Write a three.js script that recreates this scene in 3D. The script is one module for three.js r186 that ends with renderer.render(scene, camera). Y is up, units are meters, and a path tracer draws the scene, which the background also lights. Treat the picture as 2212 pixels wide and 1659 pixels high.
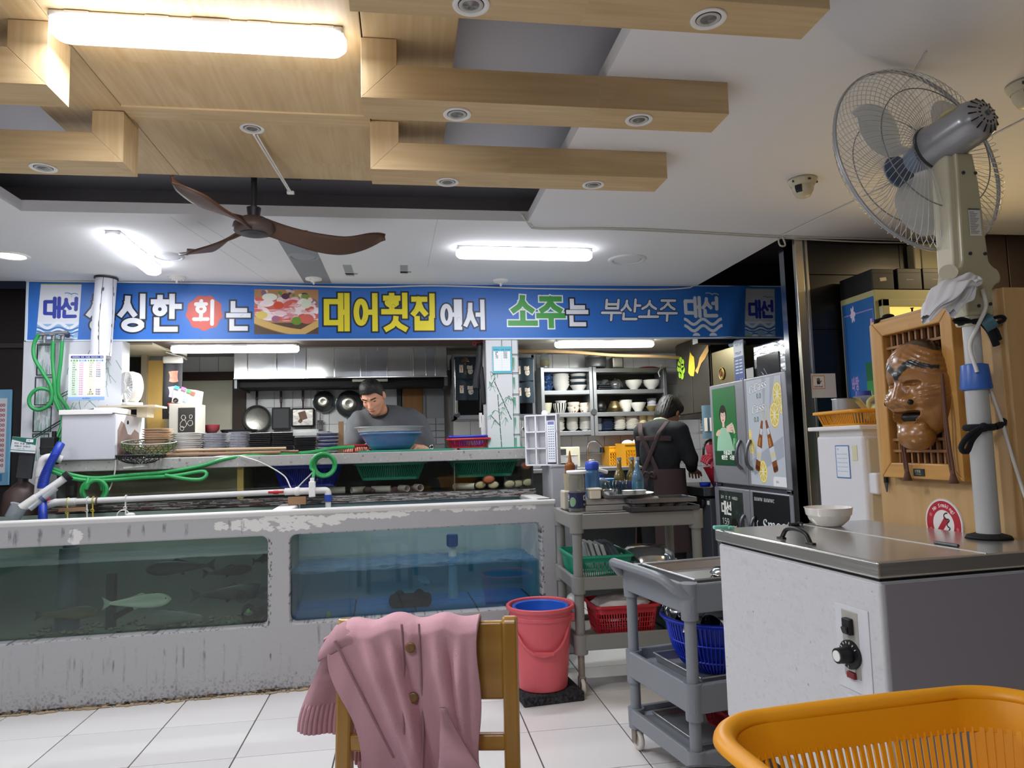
import * as THREE from 'three';
import { RoundedBoxGeometry } from 'three/addons/geometries/RoundedBoxGeometry.js';
import { mergeGeometries, mergeVertices, toCreasedNormals } from 'three/addons/utils/BufferGeometryUtils.js';
import { RectAreaLightUniformsLib } from 'three/addons/lights/RectAreaLightUniformsLib.js';
import { ImprovedNoise } from 'three/addons/math/ImprovedNoise.js';

// ---------------------------------------------------------------- camera, light, exposure
const scene = new THREE.Scene();
const camera = new THREE.PerspectiveCamera(56.84, 2212 / 1659, 0.05, 60);
camera.position.set(0, 1.215, 0);
camera.quaternion.setFromRotationMatrix(new THREE.Matrix4().makeBasis(
new THREE.Vector3(0.98884548, -0.02687394, 0.14650054), new THREE.Vector3(0.01359188, 0.99576541, 0.09092029), new THREE.Vector3(-0.14832356, -0.0879149, 0.9850234)));
const renderer = new THREE.WebGLRenderer({ antialias: true });
renderer.toneMapping = THREE.LinearToneMapping;
renderer.toneMappingExposure = 4.8;
renderer.shadowMap.enabled = true;
RectAreaLightUniformsLib.init();
scene.background = new THREE.Color(0x05060a);
const LAMP = { white: 0xf4f6ff, kitchen: 0xf6f8f4, warm: 0xffe2b0 };
const POWER = { panel: 24, batten: 17, side: 15, kitchen: 31, down: 9, warm: 5, rear: 15 };   // radiance of the light in front of each fitting
const GLOW = 2.6;                                                                           // what the eye sees of a lit diffuser

// ---------------------------------------------------------------- helpers
const V = (x, y, z) => new THREE.Vector3(x, y, z);
const rnd = (() => { let s = 20231; return () => { s = (s * 1664525 + 1013904223) >>> 0; return s / 4294967296; }; })();
const rr = (a, b) => a + (b - a) * rnd();
const noise3 = new ImprovedNoise();
const nz = (x, y, z = 0) => noise3.noise(x, y, z);
const PI = Math.PI, { sin, cos, abs, min, max, hypot, floor } = Math;
const mix = (a, b, t) => a + (b - a) * t, clamp = (x, a = 0, b = 1) => min(b, max(a, x)), sst = (a, b, x) => { const t = clamp((x - a) / (b - a)); return t * t * (3 - 2 * t); };
const taken = new Map();
const numbered = (n) => { const k = taken.get(n) ?? 0; taken.set(n, k + 1); return k ? n + '_' + String(k).padStart(3, '0') : n; };
function tag(o, label, category, group) { o.userData.label = label; o.userData.category = category; if (group) o.userData.group = group; return o; }
function thing(name, label, category, [x, y, z] = [0, 0, 0], turn = 0, group) {
const o = new THREE.Group(); o.name = numbered(name); o.position.set(x, y, z); o.rotation.y = turn; scene.add(o); return tag(o, label, category, group);
}
const ORD = ['lowest', ...'second third fourth fifth sixth seventh eighth ninth tenth eleventh twelfth thirteenth fourteenth'.split(' ').map((w) => w + ' from the bottom')];
const inStack = (label, k, n) => (n > 1 ? label + ', ' + (k === n - 1 ? 'topmost' : ORD[k]) : label);
function shade(m) { m.castShadow = m.receiveShadow = true; return m; }
function part(parent, name, geo, mat, label) {
const m = shade(new THREE.Mesh(Array.isArray(geo) ? merge(geo) : geo, mat)); m.name = name; if (label) m.userData.label = label; parent.add(m); return m;
}
function one(name, label, category, geo, mat, [x, y, z] = [0, 0, 0], turn = 0, group) {
const m = shade(new THREE.Mesh(Array.isArray(geo) ? merge(geo) : geo, mat)); m.name = numbered(name); m.position.set(x, y, z); m.rotation.y = turn; scene.add(m); return tag(m, label, category, group);
}
function struct(name, geo, mat, parent = scene) {
const m = shade(new THREE.Mesh(Array.isArray(geo) ? merge(geo) : geo, mat)); m.name = parent === scene ? numbered(name) : name; if (parent === scene) m.userData.kind = 'structure'; parent.add(m); return m;
}
function dup(src, [x, y, z], turn, label, group) {
const r = src.clone(); r.name = numbered(src.name.replace(/_\d{3}$/, '')); r.userData = { ...src.userData }; r.position.set(x, y, z); if (turn !== undefined) r.rotation.y = turn; if (label) r.userData.label = label; if (group) r.userData.group = group; scene.add(r); return r;
}
function merge(list) {
const gs = list.map((g) => { const h = g.index ? g.toNonIndexed() : g.clone(); for (const k of Object.keys(h.attributes)) if (!['position', 'normal', 'uv'].includes(k)) h.deleteAttribute(k);
if (!h.attributes.uv) h.setAttribute('uv', new THREE.BufferAttribute(new Float32Array(h.attributes.position.count * 2), 2)); if (!h.attributes.normal) h.computeVertexNormals(); return h; });
return mergeGeometries(gs);
}
const mover = new THREE.Matrix4(), quat = new THREE.Quaternion(), eul = new THREE.Euler();
function xf(g, p = [0, 0, 0], r = [0, 0, 0], s = 1) {
quat.setFromEuler(eul.set(r[0], r[1], r[2])); mover.compose(V(...p), quat, typeof s === 'number' ? V(s, s, s) : V(...s)); return g.clone().applyMatrix4(mover);
}
function uvm(g, k = 1, ox = 0, oy = 0) {            // uv in metres, from the side each face looks to
const h = g.index ? g.toNonIndexed() : g; const p = h.attributes.position, n = h.attributes.normal, uv = new Float32Array(p.count * 2);
for (let i = 0; i < p.count; i++) {
const ax = abs(n.getX(i)), ay = abs(n.getY(i)), az = abs(n.getZ(i));
const [u, v] = ay >= ax && ay >= az ? [p.getX(i), p.getZ(i)] : ax >= az ? [p.getZ(i), p.getY(i)] : [p.getX(i), p.getY(i)];
uv[i * 2] = u * k + ox; uv[i * 2 + 1] = v * k + oy;
}
h.setAttribute('uv', new THREE.BufferAttribute(uv, 2)); return h;
}
const swapuv = (g) => { const a = g.attributes.uv.array; for (let i = 0; i < a.length; i += 2) { const t = a[i]; a[i] = a[i + 1]; a[i + 1] = t; } return g; };
const rbox = (w, h, d, r = 0.004, p = [0, 0, 0], rot = [0, 0, 0]) => xf(new RoundedBoxGeometry(w, h, d, 2, min(r, w / 2.01, h / 2.01, d / 2.01)), p, rot);
const cbox = (w, h, d, p = [0, 0, 0], rot = [0, 0, 0]) => xf(new THREE.BoxGeometry(w, h, d), p, rot);
const bb = (x0, x1, y0, y1, z0, z1, r = 0) => (r ? rbox(x1 - x0, y1 - y0, z1 - z0, r, [(x0 + x1) / 2, (y0 + y1) / 2, (z0 + z1) / 2]) : cbox(x1 - x0, y1 - y0, z1 - z0, [(x0 + x1) / 2, (y0 + y1) / 2, (z0 + z1) / 2]));
const cyl = (r1, r2, h, p = [0, 0, 0], rot = [0, 0, 0], seg = 24, open = false) => xf(new THREE.CylinderGeometry(r1, r2, h, seg, 1, open), p, rot);
const sph = (r, p = [0, 0, 0], s = [1, 1, 1], seg = 18) => xf(new THREE.SphereGeometry(r, seg, Math.ceil(seg * 0.7)), p, [0, 0, 0], s);
const tor = (R, r, p = [0, 0, 0], rot = [PI / 2, 0, 0], seg = 32, arc = 2 * PI) => xf(new THREE.TorusGeometry(R, r, 8, seg, arc), p, rot);
const lathe = (pts, seg = 32, p = [0, 0, 0], rot = [0, 0, 0], s = 1) => xf(new THREE.LatheGeometry(pts.map(([x, y]) => new THREE.Vector2(x, y)), seg), p, rot, s);
const tube = (pts, r, n = 40, k = 8, closed = false, tension = 0.5) => new THREE.TubeGeometry(new THREE.CatmullRomCurve3(pts.map((q) => V(...q)), closed, 'catmullrom', tension), n, r, k, closed);
const rod = (a, b, r, k = 8, r2 = r) => { const A = V(...a), B = V(...b), d = B.clone().sub(A), g = new THREE.CylinderGeometry(r2, r, d.length(), k); quat.setFromUnitVectors(V(0, 1, 0), d.clone().normalize()); return g.applyMatrix4(mover.compose(A.add(B).multiplyScalar(0.5), quat, V(1, 1, 1))); };
function bar(a, b, w, t, n) {                       // flat bar from a to b, w wide, t thick along n
const A = V(...a), B = V(...b), d = B.clone().sub(A), L = d.length(); d.normalize(); const N = V(...n); N.addScaledVector(d, -N.dot(d)).normalize(); const S = d.clone().cross(N);
return new THREE.BoxGeometry(w, L, t).applyMatrix4(new THREE.Matrix4().makeBasis(S, d, N).setPosition(A.add(B).multiplyScalar(0.5)));
}
const shp = (pts) => { const s = new THREE.Shape(); pts.forEach(([x, y], i) => (i ? s.lineTo(x, y) : s.moveTo(x, y))); s.closePath(); return s; };
function rrect(w, h, r, cx = 0, cy = 0, Cls = THREE.Shape) { const s = new Cls(), x = cx - w / 2, y = cy - h / 2; s.moveTo(x + r, y); s.lineTo(x + w - r, y); s.absarc(x + w - r, y + r, r, -PI / 2, 0); s.lineTo(x + w, y + h - r); s.absarc(x + w - r, y + h - r, r, 0, PI / 2); s.lineTo(x + r, y + h); s.absarc(x + r, y + h - r, r, PI / 2, PI); s.lineTo(x, y + r); s.absarc(x + r, y + r, r, PI, 1.5 * PI); return s; }
const ext = (s, depth, bevel = 0, curve = 10) => new THREE.ExtrudeGeometry(s, { depth: depth - 2 * bevel, bevelEnabled: bevel > 0, bevelSize: bevel, bevelThickness: bevel, bevelSegments: 2, bevelOffset: -bevel, curveSegments: curve }).translate(0, 0, bevel);
// a sheet from a function of (u, v); closed sheets get a thickness from the caller
function sheet(f, nu, nv, wrap = false) {
const pos = [], uv = [], idx = [];
for (let j = 0; j <= nv; j++) for (let i = 0; i <= nu; i++) { const q = f(i / nu, j / nv); pos.push(...q); uv.push(i / nu, j / nv); }
for (let j = 0; j < nv; j++) for (let i = 0; i < nu; i++) { const a = j * (nu + 1) + i, b = a + 1, c = a + nu + 1, d = c + 1; idx.push(a, b, d, a, d, c); }
const g = new THREE.BufferGeometry(); g.setAttribute('position', new THREE.Float32BufferAttribute(pos, 3)); g.setAttribute('uv', new THREE.Float32BufferAttribute(uv, 2)); g.setIndex(idx); g.computeVertexNormals();
return g;
}
function thick(g, t) {                              // gives a sheet two faces and an edge
const n = g.attributes.normal, p = g.attributes.position, c = p.count, pos = [], uv = [], idx = [...g.index.array];
for (let s = 0; s < 2; s++) for (let i = 0; i < c; i++) { const k = s ? -t / 2 : t / 2; pos.push(p.getX(i) + n.getX(i) * k, p.getY(i) + n.getY(i) * k, p.getZ(i) + n.getZ(i) * k); uv.push(g.attributes.uv.getX(i), g.attributes.uv.getY(i)); }
const edges = new Map(), src = g.index.array;
for (let i = 0; i < src.length; i += 3) { idx.push(src[i] + c, src[i + 2] + c, src[i + 1] + c); for (let e = 0; e < 3; e++) { const a = src[i + e], b = src[i + (e + 1) % 3], k = min(a, b) + '_' + max(a, b); if (edges.has(k)) edges.set(k, null); else edges.set(k, [a, b]); } }
for (const e of edges.values()) if (e) { const [a, b] = e; idx.push(b, a, a + c, b, a + c, b + c); }
const h = new THREE.BufferGeometry(); h.setAttribute('position', new THREE.Float32BufferAttribute(pos, 3)); h.setAttribute('uv', new THREE.Float32BufferAttribute(uv, 2)); h.setIndex(idx); h.computeVertexNormals(); return h;
}
// surface of a distance field, smooth, by surface nets
function field(f, [x0, y0, z0], [x1, y1, z1], c) {
const nx = Math.ceil((x1 - x0) / c) + 1, ny = Math.ceil((y1 - y0) / c) + 1, nzz = Math.ceil((z1 - z0) / c) + 1, D = new Float32Array(nx * ny * nzz), at = (i, j, k) => i + nx * (j + ny * k);
for (let k = 0; k < nzz; k++) for (let j = 0; j < ny; j++) for (let i = 0; i < nx; i++) D[at(i, j, k)] = f(x0 + i * c, y0 + j * c, z0 + k * c);
const id = new Int32Array(nx * ny * nzz).fill(-1), pos = [], idx = [];
for (let k = 0; k < nzz - 1; k++) for (let j = 0; j < ny - 1; j++) for (let i = 0; i < nx - 1; i++) {
let m = 0, sx = 0, sy = 0, sz = 0; const v = (a, b, d) => D[at(i + a, j + b, k + d)];
for (let e = 0; e < 12; e++) { const ax = e >> 2, u = e & 1, w = (e >> 1) & 1, p = ax === 0 ? [0, u, w] : ax === 1 ? [u, 0, w] : [u, w, 0], q = [...p]; q[ax] = 1; const A = v(...p), B = v(...q); if (A < 0 === B < 0) continue; const t = A / (A - B); m++; sx += p[0] + (q[0] - p[0]) * t; sy += p[1] + (q[1] - p[1]) * t; sz += p[2] + (q[2] - p[2]) * t; }
if (m) { id[at(i, j, k)] = pos.length / 3; pos.push(x0 + (i + sx / m) * c, y0 + (j + sy / m) * c, z0 + (k + sz / m) * c); }
}
const quad = (a, b, d, e, flip) => { if (a < 0 || b < 0 || d < 0 || e < 0) return; if (flip) idx.push(a, d, b, a, e, d); else idx.push(a, b, d, a, d, e); };
for (let k = 1; k < nzz - 1; k++) for (let j = 1; j < ny - 1; j++) for (let i = 1; i < nx - 1; i++) {
const o = D[at(i, j, k)] < 0;
if (i < nx - 1 && o !== D[at(i + 1, j, k)] < 0) quad(id[at(i, j - 1, k - 1)], id[at(i, j, k - 1)], id[at(i, j, k)], id[at(i, j - 1, k)], !o);
if (j < ny - 1 && o !== D[at(i, j + 1, k)] < 0) quad(id[at(i - 1, j, k - 1)], id[at(i - 1, j, k)], id[at(i, j, k)], id[at(i, j, k - 1)], !o);
if (k < nzz - 1 && o !== D[at(i, j, k + 1)] < 0) quad(id[at(i - 1, j - 1, k)], id[at(i, j - 1, k)], id[at(i, j, k)], id[at(i - 1, j, k)], !o);
}
const g = new THREE.BufferGeometry(); g.setAttribute('position', new THREE.Float32BufferAttribute(pos, 3)); g.setAttribute('uv', new THREE.Float32BufferAttribute(new Float32Array(pos.length / 3 * 2), 2)); g.setIndex(idx); g.computeVertexNormals(); return g;
}
const smin = (a, b, k) => { const h = max(k - abs(a - b), 0) / k; return min(a, b) - h * h * k * 0.25; };
const cap = (x, y, z, [ax, ay, az], [bx, by, bz], ra, rb) => { const px = x - ax, py = y - ay, pz = z - az, dx = bx - ax, dy = by - ay, dz = bz - az, t = clamp((px * dx + py * dy + pz * dz) / (dx * dx + dy * dy + dz * dz || 1)); return hypot(px - dx * t, py - dy * t, pz - dz * t) - mix(ra, rb, t); };
const ell = (x, y, z, [cx, cy, cz], [a, b, c]) => { const px = (x - cx) / a, py = (y - cy) / b, pz = (z - cz) / c, k = hypot(px, py, pz); return (k - 1) * min(a, b, c) * (k < 1 ? 1 : max(1, k * 0.9)); };

// ---------------------------------------------------------------- textures and materials
function canvasTex(w, h, draw, opt = {}) {
const c = document.createElement('canvas'); c.width = w; c.height = h; const g = c.getContext('2d'); g.lineJoin = 'round'; g.lineCap = 'butt'; draw(g, w, h);
const t = new THREE.CanvasTexture(c); t.colorSpace = opt.data ? THREE.NoColorSpace : THREE.SRGBColorSpace; t.wrapS = t.wrapT = THREE.RepeatWrapping; t.magFilter = THREE.LinearFilter; if (opt.rep) t.repeat.set(...opt.rep); return t;
}
function dataTex(w, h, f, color = false) {
const d = new Uint8Array(w * h * 4); for (let j = 0; j < h; j++) for (let i = 0; i < w; i++) { const q = f(i / w, j / h, i, j), o = (j * w + i) * 4; const [r, g, b] = typeof q === 'number' ? [q, q, q] : q; d[o] = clamp(r, 0, 255); d[o + 1] = clamp(g, 0, 255); d[o + 2] = clamp(b, 0, 255); d[o + 3] = 255; }
const t = new THREE.DataTexture(d, w, h); t.wrapS = t.wrapT = THREE.RepeatWrapping; t.magFilter = THREE.LinearFilter; t.colorSpace = color ? THREE.SRGBColorSpace : THREE.NoColorSpace; t.needsUpdate = true; return t;
}
// noise that tiles: n octaves on a torus of period p
const tn = (u, v, p, s = 0) => { const a = u * p, b = v * p, w = (x, y) => nz(x, y, s * 7.3); const fu = u, fv = v; return mix(mix(w(a, b), w(a - p, b), fu), mix(w(a, b - p), w(a - p, b - p), fu), fv); };
const fbm = (u, v, p, s = 0, o = 4) => { let r = 0, a = 0.5; for (let k = 0; k < o; k++) { r += a * tn(u, v, p * 2 ** k, s + k); a /= 2; } return r; };
const T = {};
T.grain = dataTex(256, 256, (u, v) => 128 + 150 * fbm(u, v, 6, 1) );
T.fine = dataTex(256, 256, (u, v) => 128 + 120 * fbm(u, v, 40, 2, 2) + rr(-20, 20));
T.blot = dataTex(256, 256, (u, v) => 150 + 170 * fbm(u, v, 3, 5));
function woodTex(a, b, s, streak = 60, w = 512, h = 512) {      // grain runs along v
return dataTex(w, h, (u, v) => { const d = fbm(u, v, 3, s, 3) * 0.5, g = tn(u, v * 0.06 + d * 0.05, streak, s + 3) * 0.55 + tn(u + d * 0.06, v * 0.2, 10, s + 9) * 0.6 + d; const t = clamp(0.5 + g * 0.75); return a.map((x, k) => mix(x, b[k], t) + rr(-3, 3)); }, true);
}
T.ply = woodTex([218, 194, 152], [188, 158, 112], 11);
T.board = woodTex([214, 180, 128], [192, 154, 102], 21, 40);
T.brush = dataTex(256, 256, (u, v) => 128 + 60 * tn(u, v * 0.02, 90, 31) + 40 * tn(u, v * 0.03, 40, 33) + rr(-10, 10));
const rep = (t, x, y = x) => { const c = t.clone(); c.repeat.set(x, y); c.needsUpdate = true; return c; };
const M = (color, roughness = 0.6, metalness = 0, more = {}) => new THREE.MeshStandardMaterial({ color, roughness, metalness, ...more });
const MP = (color, roughness = 0.6, metalness = 0, more = {}) => new THREE.MeshPhysicalMaterial({ color, roughness, metalness, ...more });
const K = {
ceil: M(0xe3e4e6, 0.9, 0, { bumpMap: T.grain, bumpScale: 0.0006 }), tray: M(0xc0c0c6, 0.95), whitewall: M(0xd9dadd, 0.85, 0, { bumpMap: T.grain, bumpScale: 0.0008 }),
black: M(0x0b0c0f, 0.5), blackgloss: M(0x101114, 0.28), navy: M(0x0d1120, 0.5), brown: M(0x2a1d19, 0.6), dkbrown: M(0x1d1413, 0.55),
white: M(0xeceae6, 0.45), whitegloss: MP(0xf2efe8, 0.22, 0, { clearcoat: 0.6 }), cream: M(0xd8d3b4, 0.35), ivory: M(0xcfcab2, 0.3),
steel: M(0xb9bcc0, 0.3, 0.85, { roughnessMap: T.brush }), steelsoft: M(0xa9acb0, 0.42, 0.75), steeldk: M(0x6f7276, 0.38, 0.8), chrome: M(0xd6d8da, 0.12, 1), alu: M(0xb8b9ba, 0.4, 0.9),
grey: M(0x84878c, 0.5), greycart: M(0x7d8288, 0.42, 0, { bumpMap: T.fine, bumpScale: 0.0002 }), cartold: M(0x82827d, 0.5), dkgrey: M(0x33363b, 0.5), fridgegrey: M(0x9a9ca4, 0.38, 0.35), plasticwhite: M(0xe6e7ea, 0.35),
red: M(0xb51f2c, 0.4), pinkred: M(0xd35a62, 0.42), blue: M(0x1733b8, 0.35), blueb: M(0x2360c4, 0.35), green: M(0x1d8c6c, 0.4), hose: M(0x2f9a52, 0.38), bluehose: M(0x2440b0, 0.4), yellow: M(0xe39a12, 0.42), yellow2: M(0xe8a41c, 0.45),
pipe: M(0xdcdad6, 0.45), paper: M(0xe9ebee, 0.8), dishwhite: MP(0xeeece4, 0.25, 0, { clearcoat: 0.5 }), dishcream: M(0xe6d9ab, 0.35), dishgrey: M(0xc8cad2, 0.35), dishblack: M(0x0d0e12, 0.35), dishpeach: M(0xd8bfa5, 0.4),
rubber: M(0x111214, 0.7), skin: M(0xc58f72, 0.55), hair: M(0x12100f, 0.6), cloth: M(0x54565a, 0.95), cord: M(0xd7d6cf, 0.6), wire: M(0xc9cacc, 0.4), rust: M(0x6b4630, 0.8), teal: M(0x7fd0bd, 0.5), oldwood: M(0x9a7656, 0.75), golden: M(0xb9a05a, 0.35, 0.8),
};
K.ply = M(0xffffff, 0.5, 0, { map: rep(T.ply, 1.4, 1.4) });
K.board = M(0xffffff, 0.48, 0, { map: rep(T.board, 1.6, 1.6) });
K.glass = MP(0xdfe9e6, 0.04, 0, { transmission: 1, thickness: 0, ior: 1.45 });
const printMat = (t, rough = 0.55, more = {}) => M(0xffffff, rough, 0, { map: t, ...more });
// ---------------------------------------------------------------- Korean lettering, drawn stroke by stroke
const JAMO = (() => {
const O = (x, y, rx, ry) => ({ o: [x, y, rx, ry] });
const c = {
'ㄱ': [[0, 0.08, 0.9, 0.08, 0.86, 0.5, 0.7, 1]], 'ㄴ': [[0.06, 0, 0.06, 0.9, 1, 0.9]], 'ㄷ': [[1, 0.08, 0.08, 0.08, 0.08, 0.92, 1, 0.92]], 'ㄹ': [[0, 0.06, 0.94, 0.06, 0.94, 0.5, 0.06, 0.5, 0.06, 0.94, 1, 0.94]],
'ㅁ': [[0.06, 0.06, 0.94, 0.06, 0.94, 0.94, 0.06, 0.94, 0.06, 0]], 'ㅂ': [[0.07, 0, 0.07, 0.93, 0.93, 0.93, 0.93, 0], [0.07, 0.48, 0.93, 0.48]], 'ㅅ': [[0.5, 0, 0.48, 0.3, 0.3, 0.7, 0, 1], [0.49, 0.3, 0.7, 0.7, 1, 1]],
'ㅇ': [O(0.5, 0.5, 0.44, 0.44)], 'ㅈ': [[0, 0.08, 1, 0.08], [0.55, 0.08, 0.45, 0.42, 0.25, 0.78, 0, 1], [0.5, 0.4, 0.7, 0.75, 1, 1]], 'ㅊ': [[0.5, -0.1, 0.5, 0.14], [0, 0.18, 1, 0.18], [0.52, 0.2, 0.45, 0.5, 0, 1], [0.5, 0.5, 1, 1]],
'ㅋ': [[0, 0.06, 0.9, 0.06, 0.86, 0.5, 0.7, 1], [0, 0.48, 0.86, 0.48]], 'ㅌ': [[1, 0.06, 0.07, 0.06, 0.07, 0.94, 1, 0.94], [0.07, 0.5, 0.9, 0.5]], 'ㅍ': [[0, 0.08, 1, 0.08], [0, 0.92, 1, 0.92], [0.3, 0.08, 0.34, 0.92], [0.7, 0.08, 0.66, 0.92]],
'ㅎ': [[0.5, -0.06, 0.5, 0.14], [0, 0.22, 1, 0.22], O(0.5, 0.68, 0.36, 0.28)],
};
const h2 = (k) => [0, 0.52].flatMap((dx) => c[k].map((s) => (s.o ? O(dx + s.o[0] * 0.48, s.o[1], s.o[2] * 0.48, s.o[3]) : s.map((v, i) => (i % 2 ? v : dx + v * 0.48)))));
for (const [d, k] of [['ㄲ', 'ㄱ'], ['ㄸ', 'ㄷ'], ['ㅃ', 'ㅂ'], ['ㅆ', 'ㅅ'], ['ㅉ', 'ㅈ']]) c[d] = h2(k);
return c;
})();
const LEAD = [...'ㄱㄲㄴㄷㄸㄹㅁㅂㅃㅅㅆㅇㅈㅉㅊㅋㅌㅍㅎ'], TAIL = ['', 'ㄱ', 'ㄲ', 'ㄱㅅ', 'ㄴ', 'ㄴㅈ', 'ㄴㅎ', 'ㄷ', 'ㄹ', 'ㄹㄱ', 'ㄹㅁ', 'ㄹㅂ', 'ㄹㅅ', 'ㄹㅌ', 'ㄹㅍ', 'ㄹㅎ', 'ㅁ', 'ㅂ', 'ㅂㅅ', 'ㅅ', 'ㅆ', 'ㅇ', 'ㅈ', 'ㅊ', 'ㅋ', 'ㅌ', 'ㅍ', 'ㅎ'];
const VERT = { a: [[0.3, 0, 0.3, 1], [0.3, 0.5, 1, 0.5]], e: [[0.75, 0, 0.75, 1], [0.1, 0.5, 0.75, 0.5]], i: [[0.6, 0, 0.6, 1]], ae: [[0.15, 0, 0.15, 1], [0.85, 0, 0.85, 1], [0.15, 0.5, 0.85, 0.5]], eo2: [[0.45, 0, 0.45, 1], [0.95, 0, 0.95, 1], [-0.1, 0.5, 0.45, 0.5]], ya: [[0.3, 0, 0.3, 1], [0.3, 0.36, 1, 0.36], [0.3, 0.64, 1, 0.64]], yeo: [[0.75, 0, 0.75, 1], [0.1, 0.34, 0.75, 0.34], [0.1, 0.64, 0.75, 0.64]], yae: [[0.15, 0, 0.15, 1], [0.85, 0, 0.85, 1], [0.15, 0.4, 0.85, 0.4], [0.15, 0.62, 0.85, 0.62]], ye: [[0.45, 0, 0.45, 1], [0.95, 0, 0.95, 1], [-0.1, 0.38, 0.45, 0.38], [-0.1, 0.62, 0.45, 0.62]] };
const HORZ = { o: [[0, 0.8, 1, 0.8], [0.5, 0, 0.5, 0.8]], u: [[0, 0.2, 1, 0.2], [0.5, 0.2, 0.5, 1]], eu: [[0, 0.5, 1, 0.5]], yo: [[0, 0.8, 1, 0.8], [0.34, 0, 0.34, 0.8], [0.66, 0, 0.66, 0.8]], yu: [[0, 0.2, 1, 0.2], [0.34, 0.2, 0.34, 1], [0.66, 0.2, 0.66, 1]] };
const VOWEL = [['', 'a'], ['', 'ae'], ['', 'ya'], ['', 'yae'], ['', 'e'], ['', 'eo2'], ['', 'yeo'], ['', 'ye'], ['o', ''], ['o', 'a'], ['o', 'ae'], ['o', 'i'], ['yo', ''], ['u', ''], ['u', 'e'], ['u', 'eo2'], ['u', 'i'], ['yu', ''], ['eu', ''], ['eu', 'i'], ['', 'i']];
function syllable(ch) {                               // strokes in the unit square, y down
const k = ch.charCodeAt(0) - 0xac00, out = []; if (k < 0 || k > 11171) return null;
const L = LEAD[floor(k / 588)], [hv, vv] = VOWEL[floor((k % 588) / 28)], tail = TAIL[k % 28];
const put = (strokes, x0, y0, x1, y1) => strokes.forEach((s) => out.push(s.o ? { o: [mix(x0, x1, s.o[0]), mix(y0, y1, s.o[1]), s.o[2] * (x1 - x0), s.o[3] * (y1 - y0)] } : s.map((v, i) => (i % 2 ? mix(y0, y1, v) : mix(x0, x1, v)))));
if (!hv) { const b = tail ? 0.56 : 0.9; put(JAMO[L], 0.04, tail ? 0.08 : 0.14, 0.52, b - 0.02); put(VERT[vv], 0.62, 0.02, 1, tail ? 0.6 : 1); }
else if (!vv) { if (tail) { put(JAMO[L], 0.18, 0.03, 0.82, 0.32); put(HORZ[hv], 0.0, 0.38, 1, 0.58); } else { put(JAMO[L], 0.14, 0.04, 0.86, 0.46); put(HORZ[hv], 0.0, 0.56, 1, 0.98); } }
else { const s = tail ? 0.62 : 1; put(JAMO[L], 0.08, 0.04 * s, 0.58, 0.5 * s); put(HORZ[hv], 0.0, 0.55 * s, 0.66, 0.86 * s); put(VERT[vv], 0.68, 0, 1, tail ? 0.62 : 1); }
if (tail) { const n = tail.length; [...tail].forEach((t, i) => put(JAMO[t], 0.12 + (i * 0.8) / n, 0.7, 0.12 + ((i + 0.92) * 0.8) / n, 1)); }
return out;
}
function trace(g, strokes, x, y, w, h, wob = 0) {
g.beginPath();
const q = () => (wob ? (rnd() - 0.5) * wob : 0);
for (const s of strokes) { if (s.o) { g.moveTo(x + (s.o[0] + s.o[2]) * w, y + s.o[1] * h); g.ellipse(x + s.o[0] * w, y + s.o[1] * h, s.o[2] * w, s.o[3] * h, 0, 0, 2 * PI); } else for (let i = 0; i < s.length; i += 2) { const X = x + (s[i] + q()) * w, Y = y + (s[i + 1] + q()) * h; i ? g.lineTo(X, Y) : g.moveTo(X, Y); } }
}
// text in a box: each syllable gets w/n of the width; layers of [colour, line width]
function hangul(g, text, x, y, w, h, layers, gap = 0.12, wob = 0, slant = 0) {
const chars = [...text], cw = w / chars.length;
g.save(); if (slant) { g.translate(x, y + h); g.transform(1, 0, slant, 1, 0, 0); g.translate(-x, -y - h); }
for (const [color, lw, join] of layers) { const keep = rnd; g.strokeStyle = color; g.lineWidth = lw; g.lineJoin = join ?? 'miter'; g.lineCap = join ? 'round' : 'square'; g.miterLimit = 3;
chars.forEach((ch, i) => { const s = syllable(ch); if (s) { trace(g, s, x + i * cw + cw * gap / 2, y, cw * (1 - gap), h, wob); g.stroke(); } else if (ch !== ' ') { g.fillStyle = color; g.font = 'bold ' + h + 'px sans-serif'; g.fillText(ch, x + i * cw, y + h * 0.92); } }); }
g.restore(); g.lineCap = 'butt'; g.lineJoin = 'round';
}
const small = (g, text, x, y, size, color, lw = size * 0.13) => hangul(g, text, x, y, size * [...text].length * 1.02, size, [[color, lw, 'round']], 0.16);
const rough = (g, text, x, y, w, h, color, lw) => { for (const wob of [0.02, 0.03]) hangul(g, text, x, y, w, h, [[color, lw, 'round']], 0.1, wob); };
function waves(g, x, y, w, color, lw, rows = 2) {
g.strokeStyle = color; g.lineWidth = lw; g.lineCap = 'butt';
for (let r = 0; r < rows; r++) { g.beginPath(); for (let i = 0; i <= 60; i++) { const t = i / 60, X = x + w * t, Y = y + r * lw * 2.2 - cos(t * 4 * PI) * lw * 0.9; i ? g.lineTo(X, Y) : g.moveTo(X, Y); } g.stroke(); }
g.fillStyle = color; for (const c of [0.25 + 0.06, 0.75]) { g.beginPath(); g.ellipse(x + w * c, y + rows * lw * 2.2 + lw * 0.4, w * 0.1, lw * 1.1, 0, PI, 2 * PI); g.fill(); }
}
function gull(g, x, y, w, color) { g.strokeStyle = color; g.lineWidth = w * 0.06; g.beginPath(); g.moveTo(x, y); g.quadraticCurveTo(x + w * 0.3, y - w * 0.1, x + w * 0.5, y + w * 0.08); g.quadraticCurveTo(x + w * 0.75, y - w * 0.08, x + w, y + w * 0.1); g.stroke(); }
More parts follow.
